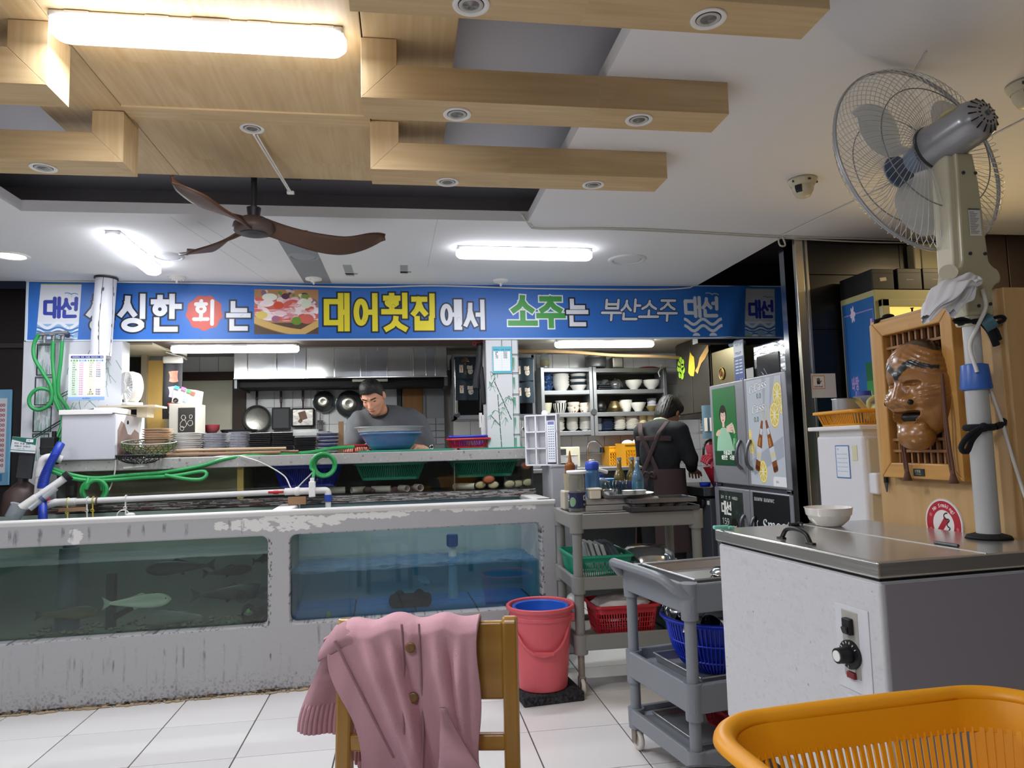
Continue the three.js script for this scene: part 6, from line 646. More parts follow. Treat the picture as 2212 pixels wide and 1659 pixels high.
st(3, cupg(0.06, 0.075), 0.016, K.dishwhite, 1.93, Y2, 'tall white bowl in the stack beside brass lids', 'tall white bowls', -6.08); st(1, bowl(0.068, 0.078, 0.5), 0.01, K.dishwhite, 2.02, Y2, 'white footed bowl alone on middle right shelf', 'white footed bowl', -6.0); st(1, bowl(0.055, 0.045, 0.5), 0.01, M(0x8d7b4c, 0.4), 2.14, Y2, 'olive brown bowl at right of middle right shelf', 'olive bowl', -5.99); st(4, cupg(0.042, 0.04), 0.026, M(0xd9dce6, 0.3), 2.175, Y2, 'white cup with blue line at right end of middle shelf', 'blue lined cups', -6.09);
const flat = (r) => lathe([[0, 0.003], [r * 0.6, 0], [r, 0.014], [r * 0.98, 0.017], [r * 0.6, 0.006], [0, 0.008]], 28); st(9, flat(0.05), 0.011, K.dishgrey, 1.665, Y3, 'grey plate in the left stack of bottom right shelf', 'grey plates, bottom shelf', -6.07); st(8, flat(0.06), 0.0115, M(0x3b4a6a, 0.4), 1.745, Y3, 'dark blue plate in bottom right shelf stack', 'blue plates, bottom shelf', -6.05); for (const [x, n, r, l] of [[1.855, 12, 0.053, 'left'], [1.965, 12, 0.062, 'right']]) st(n, flat(r), 0.0105, K.dishwhite, x, Y3, `white side dish in the ${l} untidy stack of bottom right shelf`, `white side dishes, ${l} stack`, -6.03, 0.006); for (const [x, l] of [[2.06, 'left'], [2.14, 'right']]) st(8, cupg(0.041, 0.03), 0.0125, K.dishcream, x, Y3, `cream cup in the ${l} stack of bottom right shelf`, `cream cups, ${l} stack`, -6.03, 0.001);
// on top of the shelves
const pc = thing('pressure_cooker', 'steel pressure cooker with black handle on top of shelves', 'cooker', [1.665, 1.886, -6.05]); part(pc, 'pot', lathe([[0, 0], [0.083, 0], [0.09, 0.008], [0.09, 0.09], [0, 0.092]], 36), K.steelsoft); part(pc, 'lid', lathe([[0.092, 0.088], [0.094, 0.1], [0.06, 0.112], [0, 0.116]], 36), K.steelsoft); part(pc, 'handle', [rbox(0.05, 0.018, 0.03, 0.006, [0.035, 0.12, 0.05]), rbox(0.04, 0.03, 0.03, 0.006, [0.0, 0.105, 0.07])], K.black); part(pc, 'weight', lathe([[0.006, 0.112], [0.008, 0.13], [0.012, 0.132], [0.006, 0.142], [0, 0.143]], 12), K.dkgrey);
one('steel_container', 'upright rectangular steel container on top of shelves', 'container', [rbox(0.105, 0.105, 0.12, 0.014, [0, 0.054, 0]), rbox(0.118, 0.006, 0.135, 0.003, [0, 0.003, 0])], M(0x9b9990, 0.35, 0.9), [1.85, 1.873, -6.05]); one('red_lid', 'flat red lid on top of the right shelf', 'lid', lathe([[0, 0.018], [0.07, 0.016], [0.105, 0.004], [0.108, 0], [0.1, 0], [0, 0.012]], 36), K.red, [2.14, 1.873, -6.05]); const pb = thing('plastic_bottle', 'empty clear plastic bottle with green cap on left shelf', 'bottle', [1.205, 1.881, -6.05]); part(pb, 'body', lathe([[0, 0], [0.04, 0], [0.042, 0.01], [0.042, 0.1], [0.03, 0.13], [0.014, 0.15], [0.014, 0.165], [0, 0.165]], 22), MP(0xe6ebea, 0.1, 0, { transmission: 0.75, thickness: 0 })); part(pb, 'label', lathe([[0.0425, 0.03], [0.0425, 0.075]], 22), M(0xcfc9a0, 0.6)); part(pb, 'cap', cyl(0.016, 0.016, 0.016, [0, 0.172, 0]), M(0x2f8a4a, 0.5));  // the flat red piece on the right shelf is a lid
one('wooden_pole', 'crooked wooden pole running under the kitchen ceiling', 'pole', tube([[0.85, 1.975, -5.55], [1.3, 1.965, -5.56], [1.7, 1.935, -5.57], [2.05, 1.925, -5.58], [2.35, 1.91, -5.6]], 0.014, 50, 10), M(0xa98a62, 0.7)); one('power_strip', 'white cable and plug bundle at the end of wooden pole', 'plug', [rbox(0.09, 0.025, 0.03, 0.008), rbox(0.05, 0.02, 0.03, 0.006, [-0.03, -0.016, 0.005], [0, 0, 0.4]), tube([[-0.04, -0.02, 0.01], [-0.07, -0.06, 0.01], [-0.06, -0.1, 0.01]], 0.006, 16, 6)], M(0xc9c8c4, 0.5), [2.25, 1.885, -5.9]);
}
{ // sink run along the back wall, crates and fittings
const s = thing('sink_counter', 'stainless sink counter along the kitchen back wall', 'sink', [0, 0, 0]); part(s, 'top', bb(0.95, 2.2, 1.0, 1.03, -6.15, -5.55, 0.004), K.steelsoft); part(s, 'splash_back', bb(0.95, 2.2, 1.03, 1.13, -6.165, -6.15), K.steelsoft); part(s, 'apron', bb(0.95, 2.2, 0.82, 1.0, -5.6, -5.57), M(0x4e5153, 0.4, 0.8)); part(s, 'base', bb(0.97, 2.18, 0, 0.82, -6.12, -5.65), M(0x24272a, 0.5));
const fc = thing('faucet', 'tall curved steel faucet with black spray head at sink', 'faucet', [1.56, 1.03, -6.05]); part(fc, 'spout', tube([[0, 0, 0], [0.0, 0.14, 0], [0.02, 0.2, 0], [0.07, 0.215, 0.01], [0.11, 0.18, 0.02], [0.125, 0.15, 0.02]], 0.009, 40, 10), K.chrome); part(fc, 'spray_head', cyl(0.018, 0.022, 0.045, [0.127, 0.135, 0.02]), K.black); part(fc, 'valve', [cyl(0.016, 0.02, 0.05, [0, 0.02, 0]), rbox(0.05, 0.012, 0.014, 0.004, [0.03, 0.05, 0])], K.chrome);
const cr = (label, x, y, z, w, d, h) => { const o = thing('crate', label, 'crate', [x, y, z], 0, 'yellow crates by the sink'); const g = [bb(-w / 2, w / 2, 0, 0.006, -d / 2, d / 2)], wallz = (zz) => { for (let i = 0; i <= 14; i++) g.push(bb(-w / 2 + (w * i) / 14 - 0.004, -w / 2 + (w * i) / 14 + 0.004, 0, h * 0.7, zz - 0.002, zz + 0.002)); for (let j = 0; j < 5; j++) g.push(bb(-w / 2, w / 2, j * h * 0.16, j * h * 0.16 + 0.006, zz - 0.002, zz + 0.002)); g.push(bb(-w / 2, w / 2, h * 0.7, h, zz - 0.003, zz + 0.003), bb(-w / 2 - 0.006, w / 2 + 0.006, h - 0.012, h, zz - 0.008, zz + 0.008)); }; wallz(d / 2); wallz(-d / 2); for (const x of [-w / 2, w / 2]) g.push(bb(x - 0.003, x + 0.003, 0, h, -d / 2, d / 2)); part(o, 'lattice', g, K.yellow2); part(o, 'plate', rbox(w * 0.36, h * 0.42, 0.008, 0.003, [0, h * 0.5, d / 2 + 0.002]), K.yellow2); part(o, 'mark', new THREE.PlaneGeometry(w * 0.26, h * 0.24).translate(0, h * 0.5, d / 2 + 0.0075), printMat(canvasTex(128, 64, (g2, W, H) => { g2.fillStyle = '#e8a41c'; g2.fillRect(0, 0, W, H); small(g2, '은공', 30, 12, 38, '#2c2208', 7); }), 0.5)); return o; };
cr('large yellow crate on the sink counter left of the aproned person', 1.93, 1.031, -5.72, 0.34, 0.26, 0.185); cr('second yellow crate behind the large one', 1.86, 1.031, -6.0, 0.3, 0.24, 0.165);
one('white_squash', 'pale round vegetable lying on top of yellow crate', 'vegetable', sph(0.06, [0, 0, 0], [1.1, 0.7, 0.9]), M(0xd9cdb0, 0.6), [1.93, 1.215, -5.74]); one('white_bag', 'white plastic bag on top of yellow crate', 'bag', sph(0.05, [0, 0, 0], [1, 0.6, 0.8]), M(0xdcdcdc, 0.5), [1.82, 1.215, -5.72]); one('metal_sieve', 'steel sieve handle sticking out of yellow crate', 'sieve', [lathe([[0.02, 0], [0.06, 0.03], [0.056, 0.032], [0.018, 0.004]], 20), rod([0, 0.02, 0], [0.1, 0.05, 0], 0.004)], K.steel, [2.03, 1.2, -5.72]); one('scale_display', 'white appliance with dark front and blue display by sink', 'appliance', [rbox(0.3, 0.17, 0.2, 0.01, [0, 0.085, 0])], K.ivory, [1.27, 1.031, -5.85]); one('display_panel', 'glossy control front of the white appliance with blue display', 'display', [rbox(0.2, 0.11, 0.01, 0.004), ], M(0x3a3c42, 0.2, 0.3), [1.2, 1.13, -5.742]); one('blue_screen', 'small lit blue display on the white appliance', 'screen', cbox(0.075, 0.04, 0.006), M(0x3a36a0, 0.3, 0, { emissive: 0x6a5cff, emissiveIntensity: 0.7 }), [1.18, 1.14, -5.733]);
one('white_pot', 'white enamel pot on the sink counter left', 'pot', [lathe([[0, 0], [0.09, 0], [0.1, 0.01], [0.1, 0.1], [0.105, 0.105], [0.095, 0.1], [0, 0.02]], 30)], K.white, [1.27, 1.031, -5.64]);
}
{ // cupboards above the fridge, on the right kitchen wall
const c = thing('hanging_cupboard', 'dark steel wall cupboards with fish and fruit stickers', 'cupboard', [0, 0, 0]); part(c, 'body', bb(2.27, 2.6, 1.42, 2.03, -5.68, -5.02, 0.004), M(0x55524c, 0.42, 0.8)); for (const [z0, z1] of [[-5.67, -5.36], [-5.35, -5.03]]) part(c, 'door', rbox(0.012, 0.58, z1 - z0, 0.004, [2.262, 1.73, (z0 + z1) / 2]), M(0x5d5952, 0.4, 0.8)); part(c, 'bottom_lip', bb(2.25, 2.6, 1.4, 1.42, -5.68, -5.02), M(0x1d1c1b, 0.5)); part(c, 'under_shelf', bb(2.3, 2.6, 1.28, 1.3, -5.6, -4.95), K.steelsoft);
const st = (name, label, y, z, shape, m) => one(name, label, 'sticker', ext(shape, 0.003).rotateY(-PI / 2), m, [2.255, y, z], 0, 'cupboard stickers'); const oval = (a, b, cx = 0, cy = 0) => { const s = new THREE.Shape(); s.absellipse(cx, cy, a, b, 0, 2 * PI); return s; };
const grape = one('leaf_sticker', 'lime green leafy sticker on the dark cupboard', 'sticker', [[0, 0.06], [-0.02, 0.03], [0.025, 0.035], [-0.03, -0.005], [0.02, 0.0], [0.0, -0.03], [0.03, -0.03], [-0.015, -0.06], [0.012, -0.075]].map(([a, b]) => xf(ext(oval(0.018, 0.027), 0.003), [0, b, a], [0, -PI / 2, 0])), M(0x9ecb3c, 0.6), [2.254, 1.83, -5.56]); grape.scale.z = 1.7; st('banana_sticker', 'yellow banana bunch sticker on the dark cupboard', 1.83, -5.34, shp([[-0.03, 0.03], [-0.01, 0.1], [0.01, 0.07], [0.035, 0.05], [0.04, -0.04], [0.02, -0.1], [-0.02, -0.09], [-0.045, -0.06]]), M(0xe6cf3e, 0.6)).scale.z = 1.6; const fs = shp([[-0.09, -0.09], [-0.05, -0.06], [-0.02, 0.0], [0.05, 0.05], [0.1, 0.08], [0.1, 0.03], [0.05, -0.02], [0.0, -0.045], [-0.03, -0.08], [-0.055, -0.12]]); st('fish_sticker', 'orange and yellow fish sticker on the dark cupboard', 1.86, -5.15, fs, M(0xdfb05a, 0.6)).scale.z = 1.4;
const lg = thing('appliance_panel', 'bronze coloured appliance panel with round badge above the fridge', 'appliance', [0, 0, 0]); part(lg, 'panel', rbox(0.3, 0.33, 0.4, 0.006, [2.42, 1.71, -4.8]), M(0x8b8160, 0.35, 0.8)); part(lg, 'badge', [cyl(0.04, 0.04, 0.006, [2.268, 1.7, -4.83], [0, 0, PI / 2], 24), tor(0.04, 0.006, [2.265, 1.7, -4.83], [0, PI / 2, 0], 26)], M(0xb59a52, 0.3, 0.9)); part(lg, 'badge_mark', cyl(0.02, 0.02, 0.004, [2.263, 1.7, -4.845], [0, 0, PI / 2], 18), M(0x7a2a26, 0.4));
const bl = canvasTex(256, 640, (g, w, h) => { g.fillStyle = '#2b4f9c'; g.fillRect(0, 0, w, h); g.fillStyle = '#e3eaf4'; g.fillRect(0, 0, w, 200); small(g, '부산의 소주', 60, 40, 26, '#2b4f9c'); small(g, '원료및성분', 40, 140, 34, '#22408a', 6); g.fillStyle = '#e8eef6'; for (let i = 0; i < 5; i++) { g.fillRect(30, 240 + i * 40, 90, 14); g.fillRect(140, 240 + i * 40, 80, 14); } for (const x of [150, 200]) { g.fillStyle = '#dfe6f2'; g.beginPath(); g.roundRect(x - 16, 520, 32, 96, 8); g.fill(); g.fillRect(x - 7, 480, 14, 44); } });
const bs = thing('bottle_notice', 'tall blue and white notice with small bottles above fridge', 'notice', [2.25, 1.72, -4.52], -PI / 2); part(bs, 'board', rbox(0.14, 0.35, 0.006, 0.003), K.white); part(bs, 'print', new THREE.PlaneGeometry(0.136, 0.345).translate(0, 0, 0.0045), printMat(bl, 0.5)); one('paper_notice', 'small white printed paper beside the blue notice', 'notice', rbox(0.003, 0.1, 0.1, 0.001), M(0xc9c8c4, 0.7), [2.25, 1.64, -4.38]);
const mw = thing('wrapped_microwave', 'microwave oven wrapped in clear plastic above the fridge', 'microwave', [2.43, 1.69, -4.14]); part(mw, 'body', rbox(0.32, 0.28, 0.44, 0.012), M(0x8d9096, 0.25, 0.7, { bumpMap: T.blot, bumpScale: 0.012 })); part(mw, 'window', rbox(0.01, 0.15, 0.28, 0.01, [-0.162, -0.01, -0.03]), M(0x33353a, 0.15, 0.3)); part(mw, 'wrap_fold', [0, 1, 2, 3, 4].map((k) => tube([[-0.165, -0.1 + k * 0.02, -0.2 + k * 0.03], [-0.172, -0.12, -0.05 + k * 0.02], [-0.168, -0.09 - k * 0.006, 0.2 - k * 0.02]], 0.003, 14, 5)), M(0xb9bcc2, 0.12, 0.6)); one('bracket_shelf', 'steel shelf carrying the appliances above the fridge', 'shelf', bb(2.24, 2.84, 1.525, 1.548, -4.98, -3.85), K.steeldk);
one('blue_bag', 'crumpled pale blue plastic bag on top of the cupboards', 'bag', sph(0.07, [0, 0, 0], [0.8, 0.5, 1.1]), M(0xb4cfe6, 0.4), [2.33, 1.9, -4.7]); const nr = thing('small_noren', 'small dusty blue cloth with white tags under the cupboards', 'curtain', [2.24, 1.36, -5.02], -PI / 2 + 0.5); part(nr, 'cloth', thick(sheet((u, v) => [(u - 0.5) * 0.14, (v - 0.5) * 0.25, 0.006 * sin(u * 7)], 10, 6), 0.002), M(0x5e7a88, 0.95)); part(nr, 'tag', [rbox(0.03, 0.1, 0.003, 0.001, [-0.03, -0.02, 0.009]), rbox(0.028, 0.1, 0.003, 0.001, [0.02, -0.02, 0.009])], M(0xd9d0c2, 0.8));
for (let k = 0; k < 9; k++) one('menu_booklet', inStack('striped booklet in the pile under the dark cupboards', k, 9), 'booklet', rbox(0.16, 0.009, 0.12, 0.002, [0, 0.005, 0]), k % 2 ? M(0x8f96a8, 0.7) : M(0xdadce2, 0.7), [2.39 + rr(-0.005, 0.005), 1.301 + k * 0.0115, -5.3], rr(-0.08, 0.08), 'booklets under the cupboards');
}
{ // fridge with poster doors
const f = thing('kitchen_fridge', 'grey four door kitchen fridge with poster covered doors', 'fridge', [2.2, 0, 0], 0); f.rotation.y = 0; const zf = -4.89, zm = -4.36, zn = -3.83; part(f, 'body', bb(0.03, 0.64, 0.06, 1.52, zf, zn, 0.006), M(0x7d7f86, 0.4, 0.5)); part(f, 'feet', [bb(0.06, 0.12, 0, 0.06, zf + 0.03, zf + 0.09), bb(0.06, 0.12, 0, 0.06, zn - 0.09, zn - 0.03)], K.dkgrey);
const P = { side: -PI / 2 }, door = (y0, y1, z0, z1, tex, tw, th, ty, tz, hz) => { const d = part(f, 'door', rbox(0.05, y1 - y0 - 0.012, z1 - z0 - 0.01, 0.008, [0.012, (y0 + y1) / 2, (z0 + z1) / 2]), K.fridgegrey); part(d, 'poster', new THREE.PlaneGeometry(tw, th).rotateY(-PI / 2).translate(-0.0145, ty, tz), printMat(tex, 0.45)); part(d, 'handle', [tube([[-0.02, (y0 + y1) / 2 - 0.12 * (y0 > 0.8 ? 1 : 1) + (y0 > 0.8 ? -0.12 : 0.1), hz], [-0.05, (y0 + y1) / 2 + (y0 > 0.8 ? -0.2 : 0.02), hz], [-0.05, (y0 + y1) / 2 + (y0 > 0.8 ? -0.12 : 0.16), hz], [-0.02, (y0 + y1) / 2 + (y0 > 0.8 ? -0.05 : 0.22), hz]], 0.012, 20, 8)], M(0x6e7076, 0.3, 0.8)); return d; };
const lady = (g, x, y, s, robe, hairc = '#1c1717') => { g.fillStyle = hairc; g.beginPath(); g.ellipse(x, y - 4 * s, 30 * s, 40 * s, 0, 0, 7); g.fill(); g.fillStyle = '#e3c3b4'; g.beginPath(); g.ellipse(x, y + 4 * s, 21 * s, 29 * s, 0, 0, 7); g.fill(); g.fillRect(x - 9 * s, y + 24 * s, 18 * s, 24 * s); g.fillStyle = hairc; g.beginPath(); g.ellipse(x, y - 24 * s, 22 * s, 14 * s, 0, 0, 7); g.fill(); g.fillStyle = '#3a2a28'; for (const d of [-1, 1]) { g.fillRect(x + d * 9 * s - 4 * s, y - 1 * s, 8 * s, 2.4 * s); g.fillRect(x + d * 9 * s - 5 * s, y - 7 * s, 10 * s, 1.6 * s); } g.fillStyle = '#b5473f'; g.beginPath(); g.ellipse(x, y + 19 * s, 6 * s, 2.6 * s, 0, 0, 7); g.fill(); g.fillStyle = '#cda293'; g.fillRect(x - 1.5 * s, y + 3 * s, 3 * s, 8 * s); };
const soju = canvasTex(384, 640, (g, w, h) => { g.fillStyle = '#23713a'; g.fillRect(0, 0, w, h); g.fillStyle = '#9fcbb0'; g.beginPath(); g.moveTo(40, h); g.quadraticCurveTo(30, 360, 140, 330); g.lineTo(200, 330); g.quadraticCurveTo(320, 380, 330, h); g.fill(); g.fillStyle = '#d9b9a6'; g.beginPath(); g.ellipse(80, 370, 46, 22, -0.4, 0, 7); g.fill(); lady(g, 170, 230, 2.0, '#9fcbb0'); g.strokeStyle = '#8fbba2'; g.lineWidth = 46; g.beginPath(); g.moveTo(330, 540); g.lineTo(345, 420); g.stroke(); g.strokeStyle = '#e3c3b4'; g.lineWidth = 16; for (let k = 0; k < 4; k++) { g.beginPath(); g.moveTo(220, 330 + k * 9); g.lineTo(318, 300 + k * 22); g.stroke(); } g.lineWidth = 26; g.beginPath(); g.moveTo(318, 310); g.lineTo(346, 380); g.stroke(); g.fillStyle = '#1d4d33'; g.fillRect(0, 520, w, 120); small(g, '이슬같이', 150, 516, 34, '#f0f4ee', 7); small(g, '깨끗한 다음날', 110, 556, 34, '#f0f4ee', 7); g.fillStyle = '#3f9148'; g.beginPath(); g.roundRect(330, 460, 44, 160, 10); g.fill(); g.fillRect(343, 390, 18, 76); g.fillStyle = '#dfe9ee'; g.fillRect(330, 510, 44, 66); g.fillStyle = '#3a7fc8'; g.beginPath(); g.ellipse(350, 540, 9, 14, 0, 0, 7); g.fill(); small(g, '참', 330, 600, 20, '#d8e8dc'); });
const cass = canvasTex(512, 768, (g, w, h) => { g.fillStyle = '#c3c9d2'; g.fillRect(0, 0, w, h); g.fillStyle = '#aab1bd'; g.beginPath(); g.moveTo(240, 0); g.lineTo(300, 0); g.lineTo(250, 300); g.fill(); g.beginPath(); g.moveTo(360, 0); g.lineTo(430, 0); g.lineTo(330, 260); g.fill(); g.beginPath(); g.moveTo(0, 600); g.lineTo(500, 420); g.lineTo(500, 560); g.lineTo(60, 700); g.fill(); const lemon = (x, y, r, a = 0) => { g.fillStyle = '#e6c52c'; g.beginPath(); g.ellipse(x, y, r * 0.72, r, a, 0, 7); g.fill(); g.strokeStyle = '#f4efc8'; g.lineWidth = r * 0.1; g.beginPath(); g.ellipse(x, y, r * 0.62, r * 0.86, a, 0, 7); g.stroke(); for (let k = 0; k < 5; k++) { g.beginPath(); g.moveTo(x - cos(k * 0.63) * r * 0.6, y - sin(k * 0.63) * r * 0.82); g.lineTo(x + cos(k * 0.63) * r * 0.6, y + sin(k * 0.63) * r * 0.82); g.stroke(); } }; lemon(455, 130, 90); lemon(400, 270, 92); lemon(40, 490, 56); lemon(20, 400, 40); lemon(190, 670, 84); lemon(500, 220, 50);
const script = (t, x, y, s) => { g.save(); g.translate(x, y); g.transform(1, -0.1, -0.25, 1, 0, 0); g.font = `bold ${s}px serif`; g.lineWidth = 7; g.strokeStyle = '#7b8490'; g.strokeText(t, 0, 0); g.fillStyle = '#f2f4f6'; g.fillText(t, 0, 0); g.restore(); }; script('Ca', 30, 100, 84); script('Cass', 110, 90, 88); script('Cass', 60, 250, 88); g.fillStyle = '#3c6a4a'; g.font = 'bold 52px sans-serif'; g.fillText('0.0', 96, 310); g.fillText('0.0', 150, 140);
const bot = (x, y, a) => { g.save(); g.translate(x, y); g.rotate(a); g.fillStyle = '#8a4a12'; g.beginPath(); g.roundRect(-34, 60, 68, 230, 18); g.fill(); g.beginPath(); g.moveTo(-13, -90); g.lineTo(13, -90); g.lineTo(34, 90); g.lineTo(-34, 90); g.fill(); g.fillStyle = '#c4822c'; g.fillRect(-20, 40, 24, 60); g.fillStyle = '#cfd6e2'; g.fillRect(-34, 110, 68, 100); g.fillRect(-18, -30, 36, 44); g.fillStyle = '#d9d2a8'; g.fillRect(-34, 150, 68, 36); g.fillStyle = '#5a2a08'; g.fillRect(-32, 250, 64, 30); g.restore(); }; bot(190, 390, 0.3); bot(300, 390, -0.28); g.strokeStyle = '#d6c084'; g.lineWidth = 9; g.beginPath(); g.moveTo(250, 300); g.quadraticCurveTo(220, 250, 240, 210); g.moveTo(265, 300); g.quadraticCurveTo(320, 250, 290, 190); g.stroke(); g.fillStyle = '#eef0f2'; g.beginPath(); g.roundRect(330, 700, 190, 80, 24); g.fill(); small(g, '카스', 370, 728, 18, '#444'); });
const dark = canvasTex(384, 512, (g, w, h) => { g.fillStyle = '#2b3430'; g.fillRect(0, 0, w, h); for (let k = 0; k < 60; k++) { g.fillStyle = 'rgba(80,100,84,0.25)'; g.beginPath(); g.arc(rr(0, w), rr(0, h), rr(6, 26), 0, 7); g.fill(); } small(g, '같이 한 잔 어때요?', 30, 40, 26, '#d8dcd8'); hangul(g, '대선', 30, 92, 170, 100, [['#f0f0ec', 18]], 0.12); g.font = '72px sans-serif'; g.fillStyle = '#e6e8e4'; g.fillText('159', 34, 280); lady(g, 240, 300, 1.9, '#fff'); g.fillStyle = '#1c1717'; g.beginPath(); g.ellipse(190, 380, 26, 130, 0.1, 0, 7); g.fill(); g.beginPath(); g.ellipse(296, 380, 26, 130, -0.1, 0, 7); g.fill(); g.fillStyle = '#d9c2b4'; g.beginPath(); g.ellipse(240, 480, 90, 60, 0, PI, 2 * PI); g.fill(); });
const smooth = canvasTex(512, 512, (g, w, h) => { g.fillStyle = '#12161a'; g.fillRect(0, 0, w, h); g.font = 'bold 34px serif'; g.fillStyle = '#d5d9da'; g.fillText('HAWW  HAWWC', 20, 60); g.save(); g.translate(120, 270); g.transform(1, -0.05, -0.18, 1, 0, 0); g.font = 'bold 118px serif'; g.fillStyle = '#dfe4e6'; g.fillText('Smooth', 0, 0); g.restore(); g.strokeStyle = '#dfe4e6'; g.lineWidth = 10; g.beginPath(); g.moveTo(180, 280); g.quadraticCurveTo(150, 360, 210, 470); g.stroke(); g.beginPath(); g.arc(70, 230, 26, 2, 4.4); g.stroke(); g.fillStyle = '#e6e6e2'; g.beginPath(); g.ellipse(330, 440, 90, 70, 0, 0, 7); g.fill(); g.fillStyle = '#12161a'; g.beginPath(); g.ellipse(330, 470, 90, 70, 0, 0, 7); g.fill(); });
door(0.915, 1.62, zf, zm, soju, 0.36, 0.54, 1.315, -4.66, zm - 0.07); door(0.915, 1.62, zm, zn, cass, 0.43, 0.66, 1.265, -4.1, zm + 0.07); door(0.12, 0.9, zf, zm, dark, 0.36, 0.42, 0.66, -4.63, zm - 0.07); door(0.12, 0.9, zm, zn, smooth, 0.44, 0.44, 0.665, -4.09, zm + 0.07);
part(f, 'top_panel', bb(0.02, 0.64, 1.5, 1.524, zf, zn), M(0x55575c, 0.4, 0.6)); part(f, 'hinge', [rbox(0.04, 0.02, 0.05, 0.004, [0.0, 0.908, zn - 0.03]), rbox(0.04, 0.02, 0.05, 0.004, [0.0, 0.908, zf + 0.03])], K.chrome);
// counter fridge and sink beside it
const u = thing('counter_fridge', 'dark grey undercounter fridge with black handle at right sink', 'fridge', [0, 0, 0]); part(u, 'cabinet', bb(2.17, 2.75, 0.05, 0.8, -5.5, -4.93, 0.006), M(0x565a62, 0.4, 0.3)); part(u, 'handle', [rbox(0.04, 0.05, 0.17, 0.015, [2.155, 0.77, -5.08]), tube([[2.15, 0.76, -5.16], [2.14, 0.73, -5.12], [2.14, 0.73, -5.04], [2.15, 0.76, -5.0]], 0.01, 16, 8)], K.black); part(u, 'label', rbox(0.003, 0.03, 0.04, 0.001, [2.168, 0.77, -4.96]), K.paper); part(u, 'worktop', bb(2.12, 2.8, 0.82, 0.88, -5.6, -4.92, 0.005), M(0x6f7173, 0.3, 0.9)); part(u, 'feet', bb(2.2, 2.7, 0, 0.05, -5.45, -4.98), K.black);
const ft = thing('faucet', 'tall curved steel faucet beside the red basin', 'faucet', [2.36, 0.88, -5.3]); part(ft, 'spout', tube([[0.06, 0.0, 0], [0.06, 0.2, 0], [0.03, 0.32, 0.02], [-0.03, 0.34, 0.04], [-0.08, 0.3, 0.06], [-0.09, 0.22, 0.06]], 0.01, 40, 10), K.chrome); part(ft, 'head', lathe([[0.012, 0.05], [0.014, 0.03], [0.028, 0.0], [0, 0]], 18, [-0.09, 0.18, 0.06]), K.chrome);
const rg = thing('basin', 'red plastic basin standing at right sink', 'basin', [2.33, 0.88, -5.0]); part(rg, 'bowl', lathe([[0, 0.004], [0.09, 0.0], [0.15, 0.14], [0.155, 0.14], [0.095, 0.006], [0, 0.012]], 36), M(0xa81f2c, 0.4)); part(rg, 'lip', tor(0.153, 0.005, [0, 0.14, 0]), M(0xa81f2c, 0.4)); one('red_bag', 'large crumpled red plastic bag hanging above right sink', 'bag', (() => { const g = new THREE.SphereGeometry(0.17, 28, 20), p = g.attributes.position; for (let i = 0; i < p.count; i++) { const x = p.getX(i), y = p.getY(i), z = p.getZ(i), k = 1 + 0.2 * nz(x * 14, y * 14, z * 14); p.setXYZ(i, x * 0.35 * k, y * 0.8 * k, z * 1.2 * k); } g.computeVertexNormals(); return g; })(), M(0xa8473f, 0.45), [2.52, 1.18, -5.45]); const gl = thing('rubber_glove', 'pink rubber glove draped over the basin at right sink', 'glove', [2.2, 1.03, -4.94], 0.3); part(gl, 'palm', rbox(0.05, 0.09, 0.05, 0.016, [0, 0.06, 0], [0.2, 0, 0.2]), M(0xc8485a, 0.5)); for (let k = 0; k < 4; k++) part(gl, 'finger', tube([[-0.01, 0.08 - k * 0.004, -0.02 + k * 0.014], [-0.05, 0.075 - k * 0.01, -0.03 + k * 0.018], [-0.07, 0.04 - k * 0.008, -0.03 + k * 0.02]], 0.009, 10, 7), M(0xc8485a, 0.5)); part(gl, 'thumb', tube([[0, 0.04, 0.03], [-0.03, 0.02, 0.04], [-0.04, -0.01, 0.04]], 0.009, 10, 7), M(0xc8485a, 0.5)); part(gl, 'cuff', lathe([[0.03, 0.1], [0.034, 0.16], [0.036, 0.16], [0.032, 0.1]], 18), M(0xc8485a, 0.5)); one('blue_tub', 'small blue tub at edge of right sink', 'tub', lathe([[0, 0], [0.035, 0], [0.042, 0.03], [0.038, 0.03], [0, 0.006]], 22), K.blue, [2.16, 0.885, -4.98]);
}
